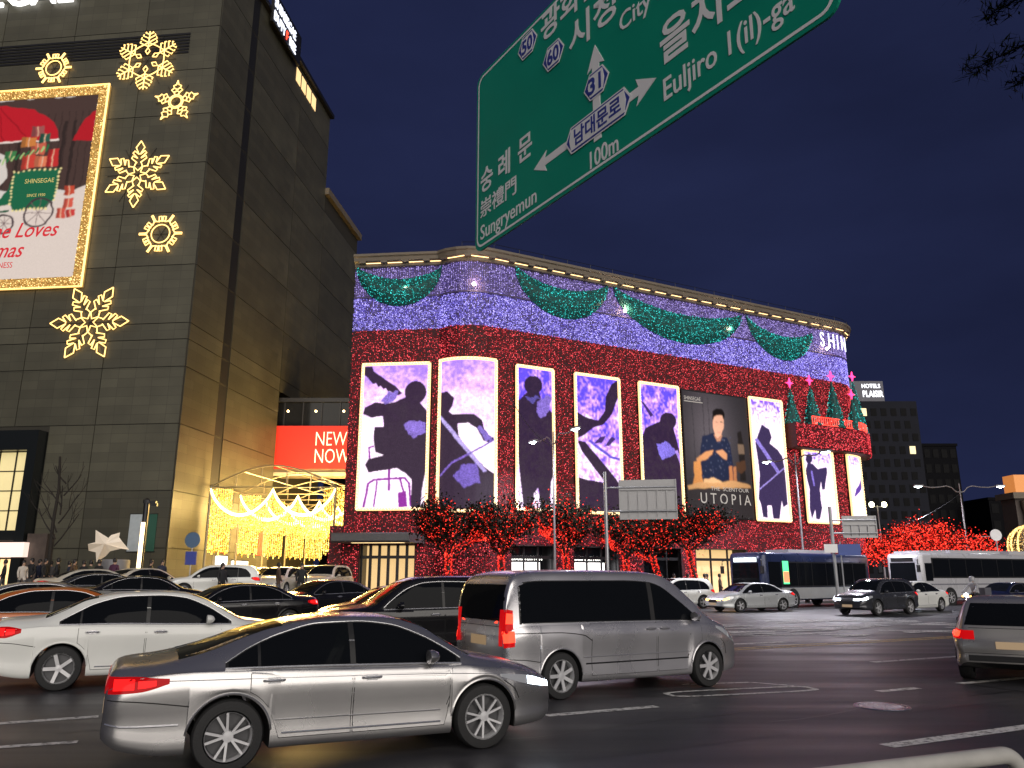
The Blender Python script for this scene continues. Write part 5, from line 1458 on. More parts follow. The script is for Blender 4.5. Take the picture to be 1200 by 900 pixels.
    # windscreen and rear window
    for nm, (xa, xb), fr in (('windshield', sp['ws'], .86), ('rear_window', sp['rw'], .84)):
        g = []
        for i in range(14):
            x = xa + (xb - xa) * i / 13
            # half width of the roof skin here: just inside the pillars
            wl_ = smooth_interp(sp['w'], x) * .935; wr_ = smooth_interp(sp['wr'], x)
            h = smooth_interp(sp['top'], x) - zB(x); gg = min(1, max(0, h / .38))
            hw = (wl_ * .86 * (1 - gg) + wr_ * .93 * gg) * sp.get('wsf', 1.)
            g.append([B.topc(x, hw * (-1 + 2 * j / 10)) for j in range(11)])
        patch(nm, g, .004, M_GLASS, root)
    if 'rwe' in sp:
        z0, z1, f0, f1 = sp['rwe']
        g = []
        for i in range(10):
            z = z0 + (z1 - z0) * i / 9; hw = f0 + (f1 - f0) * i / 9
            g.append([B.rear(hw * (-1 + 2 * j / 10), z) for j in range(11)])
        patch('rear_window', g, .005, M_GLASS, root)
    if 'crease' in sp:
        for sg in (1, -1):
            mb = MB(); pts = line_tube(B, [(x, interp(sp['crease'], x)) for x in np.linspace(sp['crease'][0][0], sp['crease'][-1][0], 40)], sg, 0, .002)
            mb.tube(pts, .009, 6); mb.build('side_moulding', sp.get('creasem', P), root, True)
    for (nm, pl, r_, m_) in sp.get('lines', ()):
        for sg in (1, -1):
            xs_ = np.linspace(pl[0][0], pl[-1][0], 24)
            mb = MB(); pts = line_tube(B, [(x, smooth_interp(pl, x)) for x in xs_], sg, 0, r_ * .2)
            if len(pts) > 2: mb.tube(pts, r_, 5); mb.build(nm, m_, root, True)
    # wheel-arch lips
    for sg in (1, -1):
        for xw in (sp['xr'], sp['xf']):
            Ra = sp['R'] + .062; pts = []
            for t in np.linspace(.12, pi - .12, 26):
                p, n = B.side(xw + Ra * cos(t), sp['R'] + Ra * sin(t) - .008, sg)
                if p is not None: pts.append(p + n * .001)
            mb = MB(); mb.tube(pts, .012, 6); mb.build('wheel_arch', sp.get('archm', P), root, True)
    wheels(B, root, sp.get('rims', 'double'))
    if 'tailgate' in sp:
        a, b, y_ = sp['tailgate']
        mb = MB()
        for z in (a, b):
            pts = [q[0] + q[1] * .001 for q in (B.rear(y_ * (-1 + 2 * j / 12), z) for j in range(13)) if q[0] is not None]
            mb.tube(pts, .005, 5)
        mb.build('tailgate_gap', M_SEAM, root)
    return B

COUPE = dict(L=4.8, R=.335, xr=1.12, xf=3.82,
    top=[(0, .86), (.03, .95), (.10, 1.005), (.45, 1.045), (.8, 1.12), (1.3, 1.27), (1.8, 1.375), (2.3, 1.42), (2.75, 1.405), (3.05, 1.34), (3.45, 1.14), (3.75, .985), (4.2, .90), (4.55, .80), (4.73, .70), (4.8, .60)],
    belt=[(0, .78), (.2, .88), (.8, .93), (1.6, .925), (2.6, .905), (3.6, .875), (4.1, .82), (4.5, .73), (4.72, .63), (4.8, .54)],
    bot=[(0, .36), (.15, .27), (.6, .2), (4.1, .19), (4.6, .22), (4.8, .30)],
    w=[(0, .70), (.04, .79), (.14, .855), (.45, .905), (1.2, .93), (3.5, .925), (4.2, .895), (4.55, .82), (4.72, .71), (4.8, .58)],
    wr=[(0, .6), (.7, .60), (1.3, .60), (2.2, .61), (3.0, .62), (3.7, .72), (4.8, .5)],
    dlo=[(1.05, .98), (1.3, 1.12), (1.6, 1.235), (2.0, 1.325), (2.4, 1.335), (2.75, 1.30), (3.1, 1.185), (3.45, 1.0), (3.55, .93)],
    panes=[(1.08, 1.36), (1.39, 2.30), (2.36, 3.50)], doors=[(1.30, 2.31, 1.52), (2.34, 3.40, 2.52)], mirror=3.18, chrome=True,
    tl=(.03, .55, [(.03, .76), (.3, .775), (.55, .84)], [(.03, .90), (.2, .905), (.55, .885)]), tle=(.45, .76, .90),
    hl=(4.02, 4.70, [(4.02, .735), (4.3, .655), (4.70, .58)], [(4.02, .765), (4.35, .735), (4.70, .645)]), hle=(.5, .57, .645),
    plate=.60, fplate=.40, grille=(.46, .56), ws=(2.86, 3.70), rw=(.62, 1.62), crease=[(1.55, .46), (3.3, .44)], rims='double',
    lines=[('bumper_strip', [(.03, .50), (.2, .475), (.66, .47)], .010, M_CHROME), ('bumper_gap', [(.03, .71), (.3, .69), (.74, .63)], .005, M_SEAM), ('sill_strip', [(1.62, .335), (3.3, .325)], .010, M_CHROME), ('wing_gap', [(4.06, .70), (4.2, .60), (4.26, .50)], .005, M_SEAM), ('shoulder_line', [(.5, .865), (1.6, .845), (3.4, .80), (4.0, .77)], .004, M_CHROME)])
SEDAN = dict(L=4.85, R=.33, xr=1.0, xf=3.80,
    top=[(0, .88), (.03, .99), (.12, 1.06), (.65, 1.10), (.95, 1.21), (1.35, 1.37), (1.85, 1.455), (2.4, 1.47), (2.8, 1.445), (3.1, 1.36), (3.5, 1.16), (3.78, 1.02), (4.3, .93), (4.62, .82), (4.78, .71), (4.85, .60)],
    belt=[(0, .80), (.2, .90), (.8, .955), (1.6, .955), (2.6, .93), (3.65, .90), (4.1, .85), (4.55, .75), (4.76, .63), (4.85, .54)],
    bot=[(0, .36), (.15, .27), (.6, .2), (4.2, .19), (4.6, .22), (4.85, .30)],
    w=[(0, .72), (.04, .80), (.14, .865), (.45, .91), (1.2, .93), (3.5, .925), (4.2, .895), (4.6, .82), (4.77, .72), (4.85, .6)],
    wr=[(0, .62), (.8, .62), (1.3, .62), (2.2, .63), (3.0, .64), (3.7, .73), (4.85, .5)],
    dlo=[(.92, 1.0), (1.15, 1.13), (1.45, 1.275), (1.9, 1.375), (2.4, 1.385), (2.75, 1.35), (3.1, 1.23), (3.45, 1.03), (3.58, .945)],
    panes=[(.96, 1.22), (1.25, 2.20), (2.26, 3.52)], doors=[(1.22, 2.20, 1.42), (2.23, 3.40, 2.44)], mirror=3.2, chrome=True,
    tl=(.03, .42, [(.03, .80), (.2, .80), (.42, .87)], [(.03, .95), (.2, .96), (.42, .925)]), tle=(.40, .80, .95),
    hl=(4.10, 4.76, [(4.10, .74), (4.4, .655), (4.76, .57)], [(4.10, .79), (4.45, .755), (4.76, .645)]), hle=(.5, .57, .65),
    plate=.62, fplate=.40, grille=(.47, .60), ws=(2.92, 3.74), rw=(.72, 1.45), rims='single',
    lines=[('bumper_gap', [(.03, .74), (.3, .72), (.64, .66)], .005, M_SEAM), ('sill_strip', [(1.5, .335), (3.4, .325)], .009, M_CHROME), ('wing_gap', [(4.16, .70), (4.3, .60), (4.34, .50)], .005, M_SEAM)])
SUV = dict(L=4.68, R=.36, xr=.95, xf=3.65,
    top=[(0, .92), (.03, 1.08), (.12, 1.30), (.28, 1.53), (.48, 1.64), (.9, 1.685), (1.8, 1.69), (2.5, 1.665), (2.8, 1.58), (3.2, 1.33), (3.48, 1.14), (3.62, 1.09), (4.2, 1.02), (4.5, .93), (4.63, .80), (4.68, .66)],
    belt=[(0, .84), (.15, .98), (.5, 1.03), (1.8, 1.01), (3.3, .985), (3.9, .95), (4.35, .86), (4.6, .72), (4.68, .60)],
    bot=[(0, .42), (.15, .33), (.6, .26), (4.0, .25), (4.45, .29), (4.68, .36)],
    w=[(0, .76), (.04, .83), (.14, .89), (.45, .93), (1.2, .945), (3.4, .94), (4.1, .91), (4.45, .85), (4.6, .76), (4.68, .66)],
    wr=[(0, .72), (.3, .69), (.7, .67), (2.2, .67), (2.8, .67), (3.5, .76), (4.68, .55)],
    dlo=[(.42, 1.12), (.55, 1.30), (.75, 1.45), (1.2, 1.53), (2.0, 1.55), (2.4, 1.53), (2.75, 1.43), (3.15, 1.17), (3.32, 1.02)],
    panes=[(.48, 1.06), (1.11, 2.0), (2.06, 3.26)], doors=[(1.08, 2.0, 1.26), (2.03, 3.2, 2.22)], mirror=2.98, chrome=True, wlift=.035,
    tl=(.03, .40, [(.03, .86), (.2, .88), (.40, .97)], [(.03, 1.03), (.2, 1.06), (.40, 1.04)]), tle=(.74, .86, 1.03),
    hl=(4.0, 4.60, [(4.0, .83), (4.3, .76), (4.60, .68)], [(4.0, .91), (4.3, .875), (4.60, .77)]), hle=(.5, .69, .78),
    plate=.76, fplate=.45, grille=(.52, .72), ws=(2.58, 3.42), rw=(.10, .13), rwe=(1.13, 1.55, .70, .58), rims='single', archm=M_TRIM, tailgate=(.60, 1.08, .74))
VAN = dict(L=5.12, R=.345, xr=1.02, xf=4.17,
    top=[(0, 1.02), (.02, 1.25), (.06, 1.55), (.13, 1.76), (.26, 1.87), (.6, 1.918), (1.5, 1.93), (2.8, 1.92), (3.25, 1.885), (3.55, 1.77), (3.95, 1.47), (4.3, 1.22), (4.5, 1.12), (4.8, 1.02), (4.98, .90), (5.07, .76), (5.12, .62)],
    belt=[(0, .94), (.12, 1.05), (.4, 1.10), (2.5, 1.09), (3.6, 1.075), (4.2, 1.03), (4.6, .95), (4.9, .80), (5.06, .65), (5.12, .54)],
    bot=[(0, .36), (.12, .30), (.6, .23), (4.4, .22), (4.9, .25), (5.12, .32)],
    w=[(0, .82), (.03, .87), (.10, .915), (.4, .95), (1.2, .96), (3.9, .955), (4.5, .92), (4.85, .83), (5.03, .72), (5.12, .6)],
    wr=[(0, .86), (.2, .80), (.6, .76), (2.8, .755), (3.4, .75), (4.0, .79), (4.6, .8), (5.12, .5)],
    dlo=[(.22, 1.60), (.36, 1.72), (.8, 1.745), (2.4, 1.745), (2.95, 1.72), (3.2, 1.66), (3.6, 1.42), (3.95, 1.17), (4.08, 1.08)],
    panes=[(.30, 2.92), (3.02, 4.0)], doors=[(1.62, 2.98, 2.86), (3.02, 4.02, 3.16)], mirror=3.86, wlift=.035,
    tl=(.01, .16, [(.01, .78), (.16, .80)], [(.01, 1.34), (.16, 1.32)]), tle=(.84, .80, 1.33),
    hl=(4.42, 5.03, [(4.42, .95), (4.7, .80), (5.03, .63)], [(4.42, 1.0), (4.72, .93), (5.03, .76)]), hle=(.55, .66, .78),
    plate=.86, fplate=.42, grille=(.52, .68), ws=(3.36, 4.38), rw=(.05, .06), rwe=(1.16, 1.70, .80, .72), rims='plain',
    crease=[(1.45, .60), (3.8, .60)], tailgate=(.62, 1.08, .80), lines=[('slide_rail', [(.10, .985), (.9, .98), (1.45, .93), (1.62, .84)], .007, M_SEAM), ('bumper_gap', [(.02, .62), (.35, .60), (.62, .56)], .006, M_SEAM), ('rub_strip', [(1.5, .50), (3.7, .50)], .012, M_TRIM), ('wing_gap', [(4.50, .78), (4.62, .66), (4.66, .52)], .006, M_SEAM)])
# ================================================================ overhead road sign
M_GREEN = mat('green_sign_sheet', (.002, .29, .18), .42, coat=.25, var=.10, vscale=1.2)
M_SIGNW = mat('sign_white_sheet', (.86, .86, .86), .45)
M_SIGNB = mat('sign_blue_sheet', (.03, .05, .30), .45)
M_GALV = mat('galvanised_steel', (.42, .43, .45), .4, .7, var=.1)
SO = Vector((-.40, 7.91, 5.2)); SX = Vector((.5407, -.8412, 0)); SZ = Vector((0, 0, 1)); SNRM = Vector((-.8412, -.5407, 0))
sg = empty('road_sign', SO, 0, 'green overhead road sign with white arrows and Korean place names', 'road sign')
SL, SH = 4.5, 2.17
def rrect(x0, x1, y0, y1, r, n=6):
    out = []
    for (cx, cy, a) in ((x1 - r, y1 - r, 0), (x0 + r, y1 - r, 90), (x0 + r, y0 + r, 180), (x1 - r, y0 + r, 270)):
        for k in range(n + 1): t = radians(a + 90 * k / n); out.append((cx + r * cos(t), cy + r * sin(t)))
    return out
def onS(u, v, o): return SX * u + SZ * v + SNRM * o
def sprism(mb, poly, o0, o1): mb.prism(poly, lambda u, v: onS(u, v, o1), lambda u, v: onS(u, v, o0))
mb = MB(); sprism(mb, rrect(0, SL, 0, SH, .12), -.02, .0); fixn(mb.build('board', M_GREEN, sg))
mb = MB(); ou = rrect(.035, SL - .035, .035, SH - .035, .11); inn = rrect(.06, SL - .06, .06, SH - .06, .09); n = len(ou)
mb._add([onS(u, v, .003) for (u, v) in ou + inn], [(i, (i + 1) % n, n + (i + 1) % n, n + i) for i in range(n)]); mb.build('border', M_SIGNW, sg)
ar = MB(); ar.prism([(1.14, .475), (1.36, .585), (1.33, .515), (2.67, .515), (2.64, .60), (2.88, .475), (2.64, .35), (2.67, .435), (1.33, .435), (1.36, .365)], lambda u, v: onS(u, v, .004), lambda u, v: onS(u, v, .001)); fixn(ar.build('side_arrow', M_SIGNW, sg))
ar = MB(); ar.prism([(2.08, .30), (2.18, .30), (2.18, 1.05), (2.25, 1.02), (2.13, 1.26), (2.01, 1.02), (2.08, 1.05)], lambda u, v: onS(u, v, .006), lambda u, v: onS(u, v, .001)); fixn(ar.build('straight_arrow', M_SIGNW, sg))
def hexplate(cx, cy, w_, h_, tx, sz, bold, sxx=1.):
    def hx(w2, h2): return [(cx - w2 / 2, cy), (cx - w2 / 2 + h2 * .32, cy + h2 / 2), (cx + w2 / 2 - h2 * .32, cy + h2 / 2), (cx + w2 / 2, cy), (cx + w2 / 2 - h2 * .32, cy - h2 / 2), (cx - w2 / 2 + h2 * .32, cy - h2 / 2)]
    m1 = MB(); sprism(m1, hx(w_, h_), .007, .010); p = fixn(m1.build('route_plate', M_SIGNW, sg))
    m1 = MB(); sprism(m1, hx(w_ * .95 if w_ > .6 else w_ * .9, h_ * .90), .010, .012); fixn(m1.build('plate_edge', M_SIGNB, p))
    m1 = MB(); r_ = h_ * .78; m1.prism([(cx - w_ / 2 + h_ * .33, cy + r_ / 2), (cx + w_ / 2 - h_ * .33, cy + r_ / 2), (cx + w_ / 2 - h_ * .24, cy), (cx + w_ / 2 - h_ * .33, cy - r_ / 2), (cx - w_ / 2 + h_ * .33, cy - r_ / 2), (cx - w_ / 2 + h_ * .24, cy)], lambda u, v: onS(u, v, .014), lambda u, v: onS(u, v, .011)); fixn(m1.build('plate_face', M_SIGNW, p))
    text_mesh('lettering', tx, sz, M_SIGNB, p, frame(onS(cx, cy - sz * .35, .016), SX, SZ), bold, .001, 'CENTER', sxx)
hexplate(2.13, .475, .92, .27, '남대문로', .185, .004, .98)
hexplate(2.14, .86, .36, .27, '31', .22, .006); hexplate(1.05, 1.95, .36, .27, '50', .22, .006, .9); hexplate(1.50, 1.545, .36, .27, '60', .22, .006, .9)
for (tx, u, v, sz, bo, kx) in (('숭', .10, .685, .31, .006, .95), ('례', .46, .685, .31, .006, .95), ('문', .85, .685, .31, .006, .95), ('崇禮門', .10, .385, .225, .003, 1.1), ('Sungryemun', .11, .115, .235, .002, .93), ('100m', 1.98, .07, .235, .003, .8),
        ('광화문', 1.28, 1.83, .36, .007, 1.), ('시청', 1.74, 1.40, .38, .007, 1.05), ('City Hall', 2.46, 1.16, .25, .002, .95), ('을지로1가', 2.93, .57, .41, .009, .92), ('Euljiro 1(il)-ga', 2.94, .22, .275, .003, .80)):
    text_mesh('lettering', tx, sz, M_SIGNW, sg, frame(onS(u, v, .004), SX, SZ), bo, .001, 'LEFT', kx)
mb = MB()
for v in (.55, 1.6): mb.obox(onS(SL / 2, v, -.05), SX * (SL / 2 - .1), SNRM * .03, SZ * .05)
mb.build('stiffener', M_GALV, sg)
mb = MB()
for v in (.75, 1.75): mb.tube([onS(.3, v, -.18), onS(SL + 6.2, v, -.18)], .07, 10)
pbase = onS(SL + 6.2, 0, -.18); mb.tube([(pbase.x, pbase.y, -5.2 + .15), (pbase.x, pbase.y, 2.4)], .14, 14)
mb.build('mast', M_GALV, sg, True)

# ================================================================ hand rail near the camera
hr = empty('guard_rail', (1.725, 3.86, 0), 0, 'white painted tube guard rail at the near kerb', 'guard rail')
M_RAIL = mat('white_rail_paint', (.46, .45, .42), .4, coat=.2, var=.12, vscale=8)
d = Vector((.925, .38, 0)).normalized(); e_ = d * .80
pts = [Vector((0, 0, .95)) - d * 1.9]
for t in np.linspace(0, 1, 10): pts.append(Vector((0, 0, .95)) + d * (.72 * t))
for a in np.linspace(0, pi / 2, 9)[1:]: pts.append(Vector((0, 0, .95 - .12)) + d * (.72 + .12 * sin(a)) + Vector((0, 0, .12 * cos(a))))
pts.append(Vector((0, 0, .02)) + d * .84)
mb = MB(); mb.tube(pts, .040, 14); mb.build('top_tube', M_RAIL, hr, True)
mb = MB(); mb.tube([Vector((0, 0, .45)) - d * 1.9, Vector((0, 0, .45)) + d * .84], .024, 10); mb.build('lower_tube', M_RAIL, hr, True)
for t in (-1.9, -.9):
    mb = MB(); mb.tube([d * t, d * t + Vector((0, 0, .93))], .03, 10); mb.build('post', M_RAIL, hr, True)
V = []
tag(mk('pavement', [(-30, -8, .15), (30, -8, .15), (30, 3.6 + 0, .15), (3.2, 3.2, .15), (-30, 1.2, .15)], [(0, 1, 2, 3, 4)], M_PAVE), kind='structure')

# ================================================================ street lamps
M_LPOLE = mat('lamp_pole_paint', (.22, .21, .22), .4, .3)
M_LHEAD = mat('street_lamp_lit', (.9, 1, 1), .3, emit=(.80, .95, 1.), estr=16., sampled=False)
def street_lamp(loc, h, arm, ang, label, lit=(1, 1), power=260, z0=.15):
    r_ = empty('street_lamp', (loc[0], loc[1], zg(*loc) + z0), ang, label, 'street lamp', 'twin-arm street lamps')
    mb = MB(); mb.tube([(0, 0, 0), (0, 0, h * .5), (0, 0, h + .6)], [.085, .065, .04], 10); mb.lathe([(.15, 0), (.15, .35), (.09, .5)], 12); mb.build('pole', M_LPOLE, r_, True)
    for s_, on in zip((-1, 1), lit):
        mb = MB(); prof = [(0, -.15), (.25, -.12), (.55, .25), (.9, .38), (1.4, .28), (2.0, .25), (arm, .38)]
        mb.tube([(s_ * x * (arm / 2.6) if i < 6 else s_ * x, 0, h + z) for i, (x, z) in enumerate(prof)], .045, 8); mb.build('arm', M_LPOLE, r_, True)
        hd = MB(); hd.obox((s_ * (arm + .28), 0, h + .40), (.38, 0, 0), (0, .13, 0), (0, 0, .06)); hb = hd.build('lamp_head', M_LPOLE, r_)
        ln = MB(); ln.obox((s_ * (arm + .30), 0, h + .325), (.28, 0, 0), (0, .11, 0), (0, 0, .02)); ln.build('lens', M_LHEAD if on else M_HEAD, hb)
        if on:
            gl = MB(); gl.lathe([(.02, -.12), (.10, -.08), (.13, 0), (.10, .05)], 10, 'z', (s_ * (arm + .30), 0, h + .31), cap=True); gl.build('bulb_cover', M_LHEAD, hb, True)
            ld = bpy.data.lights.new('street_light', 'SPOT'); ld.energy = power * 12; ld.color = (.92, .90, 1.); ld.spot_size = radians(160); ld.spot_blend = .6; ld.shadow_soft_size = .2
            o = link(bpy.data.objects.new('street_light', ld), r_); o.location = (s_ * (arm + .30), 0, h + .12)
    return r_
street_lamp((2.45, 45.8), 9.4, 2.2, radians(-62.7), 'street lamp in front of the narrow standing-man screen')
street_lamp((18.6, 51.0), 8.9, 2.2, radians(-62.7), 'street lamp in front of the flute player screen')
street_lamp((38.0, 66.5), 8.7, 3.2, radians(0), 'street lamp standing clear against the dark towers at the right')
# small floodlight mast far right
fl = empty('floodlight_mast', (34.8, 75, 0), 0, 'mast with two yellow floodlights beyond the red tree', 'floodlight')
mb = MB(); mb.tube([(0, 0, 0), (0, 0, 8.3)], [.1, .06], 8); mb.tube([(-.75, 0, 8.2), (.75, 0, 8.2)], .04, 6); mb.build('mast', M_LPOLE, fl, True)
M_FLOOD = mat('floodlight_lit', (1, 1, .7), .3, emit=(1., .95, .52), estr=14., sampled=False)
for s_ in (-.6, .6):
    mb = MB(); mb.lathe([(.10, .15), (.26, -.15), (.24, -.18), (.001, -.18)], 12, 'y', (s_, 0, 8.4), cap=False); mb.build('lamp', M_FLOOD, fl)

# ================================================================ sign boards seen from behind
M_BACK = mat('sign_back_aluminium', (.34, .34, .35), .45, .4, var=.08)
def back_sign(px, py, x0, x1, z0, z1, ang, ph, label, ribs=6):
    r_ = empty('sign_gantry', (px, py, 0), ang, label, 'road sign')
    mb = MB(); mb.tube([(0, 0, .1), (0, 0, ph)], .10, 10)
    for z in (z0 + (z1 - z0) * .2, z0 + (z1 - z0) * .8): mb.tube([(0, 0, z), (x1, 0, z)], .05, 8)
    mb.build('mast', M_GALV, r_, True)
    mb = MB(); mb.box(x0, x1, .10, .13, z0, z1); mb.build('board', M_BACK, r_)
    for k in range(ribs + 1):
        x = x0 + (x1 - x0) * k / ribs; mb = MB(); mb.box(x - .03, x + .03, .03, .10, z0, z1 - (.0 if k in (0, ribs) else .5)); mb.build('rib', M_BACK, r_)
    for z in (z0 + .03, z1 - .52):
        mb = MB(); mb.box(x0, x1, .0, .099, z - .05, z + .05); mb.build('rail', M_BACK, r_)
    return r_
back_sign(5.05, 42.4, .75, 3.75, 4.75, 6.85, radians(-9), 7.3, 'grey back of a road sign on a mast among the red trees')
back_sign(19.35, 48, .7, 2.65, 4.05, 5.35, radians(-5), 5.9, 'small grey sign back on a mast near the far corner', 4)
bs = empty('blue_sign', (19.6, 47.6, 0), radians(-4), 'small blue and white direction sign on the thin mast', 'road sign')
mb = MB(); mb.tube([(0, 0, .1), (0, 0, 3.8)], .04, 8); mb.build('post', M_GALV, bs)
mb = MB(); mb.box(-.15, 1.15, -.06, -.02, 3.0, 3.65); mb.build('blue_panel', mat('blue_sign_sheet', (.03, .07, .30), .4), bs)
mb = MB(); mb.box(-.95, -.18, -.06, -.02, 3.15, 3.65); mb.build('white_panel', M_SIGNW, bs)
# no-entry style post by the gate: round and square blue plates
rs = empty('traffic_sign', (-18.45, 46, zg(-18.45, 46)), 0, 'round and square blue plates on a post by the gold gate', 'road sign')
mb = MB(); mb.tube([(0, 0, 0), (0, 0, 3.5)], .04, 8); mb.build('post', M_GALV, rs)
mb = MB(); mb.lathe([(.45, -.06), (.45, -.03), (.001, -.03)], 20, 'y', (0, 0, 3.05), cap=True); mb.build('round_plate', mat('faded_blue', (.06, .12, .22), .45), rs)
mb = MB(); mb.box(-.32, .32, -.07, -.03, 1.65, 2.4); mb.build('square_plate', M_SIGNB, rs)
rm = empty('round_sign', (35.3, 58, 0), 0, 'pale round sign plate on a post right of the red tree', 'road sign')
mb = MB(); mb.tube([(0, 0, .1), (0, 0, 4.6)], .05, 8); mb.tube([(-1.1, 0, 4.6), (.2, 0, 4.6)], .03, 6); mb.build('post', M_GALV, rm)
mb = MB(); mb.lathe([(.42, -.08), (.42, -.04), (.001, -.03)], 20, 'y', (0, 0, 4.7)); mb.build('plate', M_SIGNW, rm)
# overhead cables
def cable(a, b, sag, label):
    a, b = Vector(a), Vector(b); mb = MB(); mb.tube([a.lerp(b, t) - Vector((0, 0, sag * 4 * t * (1 - t))) for t in np.linspace(0, 1, 17)], .022, 5)
    tag(mb.build('overhead_cable', M_DARK), label, 'cable')
cable((38, 66.5, 8.6), (28.2, 62., 5.0), .5, 'black cable slung from the right-hand street lamp')
cable((2.45, 45.8, 9.2), (-.6, 51.2, 14.5), .7, 'thin cable from the street lamp to the store wall')

# ================================================================ light column, star sculpture, bare tree, gold ball
lc = empty('light_column', (-21.35, 46, zg(-21.3, 46) + .15), 0, 'tall post with a glowing warm strip and cameras on top', 'light column')
mb = MB(); mb.tube([(0, 0, 0), (0, 0, 5.0)], .16, 10); mb.box(-.2, .2, -.2, .2, 0, .9); mb.build('post', M_DARK, lc)
mb = MB(); mb.box(-.11, .11, -.20, -.15, .95, 3.9); mb.build('light_strip', mat('warm_strip', (1, .8, .5), .4, emit=(1., .74, .40), estr=3.), lc)
mb = MB(); mb.box(-.1, .55, -.12, .12, 5.0, 5.15); mb.box(.3, .62, -.1, .1, 4.85, 5.0); mb.lathe([(.22, 5.0), (.2, 5.2), (.05, 5.3)], 10); mb.build('camera_head', M_DARK, lc)

st = empty('star_sculpture', (-23.3, 46, zg(-23.3, 46) + .15), 0, 'white folded star sculpture tilted on a grey drum', 'sculpture')
mb = MB(); mb.lathe([(.75, 0), (.75, 1.75), (.70, 1.8), (.001, 1.8)], 20, 'z', (.55, 0, 0), cap=False); mb.build('drum', mat('grey_drum', (.22, .22, .23), .5, var=.1), st, True)
cc = Vector((0, 0, 2.72)); out_ = [(-.98, .77), (.0, .30), (.15, .46), (.46, .62), (.62, .34), (.82, .1), (1.11, -.36), (.82, -.31), (.2, -.46), (-.2, -.72), (-.52, -1.08), (-.62, -.52), (-1.24, -.41), (-1.13, -.05), (-.72, .05)]
V = [cc + Vector((.05, -.55, -.05)), cc + Vector((.05, .5, -.05))] + [cc + Vector((x, (.25 if k % 3 == 0 else -.12), z)) for k, (x, z) in enumerate(out_)]; n = len(out_)
F = []
for k in range(n): F += [(0, 2 + k, 2 + (k + 1) % n), (1, 2 + (k + 1) % n, 2 + k)]
mb = MB(); mb._add(V, F); fixn(mb.build('star', mat('white_sculpture', (.80, .74, .64), .5, emit=(1., .72, .46), estr=.16), st))  # warm light on the white star is put in as a weak glow

M_BARK = mat('bark', (.022, .018, .015), .9, bump=.6, bscale=12)
def limbs(rng, p, d, ln, r, depth, out, spread=.55, up=.15, kids=3):
    n = 4; pts = [p]; rad = [r]; q = Vector(p); dd = Vector(d)
    for i in range(n):
        dd = (dd + Vector((rng.uniform(-1, 1), rng.uniform(-1, 1), rng.uniform(-.5, 1))) * .13 + Vector((0, 0, up * .15))).normalized()
        q = q + dd * ln / n; pts.append(q.copy()); rad.append(r * (1 - .5 * (i + 1) / n))
    out.append((pts, rad))
    if depth > 0:
        for k in range(kids):
            f = rng.uniform(.45, 1.); i = min(n, int(f * n)); b = pts[i]
            side = Vector((rng.uniform(-1, 1), rng.uniform(-1, 1), rng.uniform(-.2, .7))).normalized()
            limbs(rng, b, (dd * (1 - spread) + side * spread).normalized(), ln * rng.uniform(.55, .75), rad[i] * .7, depth - 1, out, spread, up, kids)
bt = empty('bare_tree', (-26.6, 46, zg(-26.6, 46) + .1), 0, 'leafless young tree in front of the lit glass entrance', 'tree')
rg = random.Random(21); L_ = []
limbs(rg, Vector((0, 0, 0)), Vector((.06, 0, 1)), 7.8, .13, 0, L_)
for z, a in ((2.6, 20), (3.0, 200), (3.4, 150), (3.9, -20), (4.4, 100), (4.9, 190), (5.5, 10), (6.2, 170)):
    limbs(rg, Vector((.06 * z, 0, z)), Vector((cos(radians(a)), .3 * sin(radians(a)), .95)).normalized(), 2.9 - z * .25, .05, 2, L_, .45, .6, 2)
mb = MB(); mb.tube(L_[0][0], L_[0][1], 8); mb.build('trunk', M_BARK, bt, True)
mb = MB()
for (p_, r_) in L_[1:]: mb.tube(p_, [max(.010, q) for q in r_], 5, cap=False)
mb.build('branches', M_BARK, bt, True)

gb = empty('gold_light_ball', (39.15, 60, 0), 0, 'big ball of golden fairy lights at the right edge', 'light ball')
mb = MB(); mb.lathe([(.6, 0), (.5, .5), (.25, .8), (.2, 2.4)], 14); mb.build('stand', M_DARK, gb, True)
mb = MB()
for k in range(8):
    a = pi * k / 8; mb.tube([(1.6 * cos(a) * cos(t), 1.6 * sin(a) * cos(t), 3.95 + 1.6 * sin(t)) for t in np.linspace(0, 2 * pi, 28, endpoint=False)], .03, 5, closed=True)
mb.build('wire_frame', M_GOLD, gb)
P = []
for k in range(2400):
    v = RNG.normal(size=3); v /= np.linalg.norm(v); P.append((v[0] * 1.62, v[1] * 1.62, 3.95 + v[2] * 1.62))
dots('light_string', P, .042, M_GOLDDOT, gb)

# ================================================================ trees with red lights
def leafmat(name, col):
    m = bpy.data.materials.new(name); m.use_nodes = True; n = m.node_tree.nodes; l = m.node_tree.links; b = n['Principled BSDF']
    g = n.new('ShaderNodeNewGeometry'); mx = n.new('ShaderNodeMix'); mx.data_type = 'RGBA'
    mx.inputs['A'].default_value = (*[c * .6 for c in col], 1); mx.inputs['B'].default_value = (*[c * 1.5 for c in col], 1)
    l.new(g.outputs['Random Per Island'], mx.inputs['Factor']); l.new(mx.outputs['Result'], b.inputs['Base Color']); b.inputs['Roughness'].default_value = .8; b.inputs['Specular IOR Level'].default_value = .08
    return m
M_LEAF = leafmat('dark_leaf', (.012, .012, .008)); M_PINE = leafmat('pine_needle', (.012, .018, .010))
M_RDOT2 = dotmat('red_tree_light', (.60, .008, .007), (1., .055, .03), .5, 4.2)
M_RDOT3 = dotmat('red_trunk_light', (.8, .010, .007), (1., .06, .035), .4, 3.)
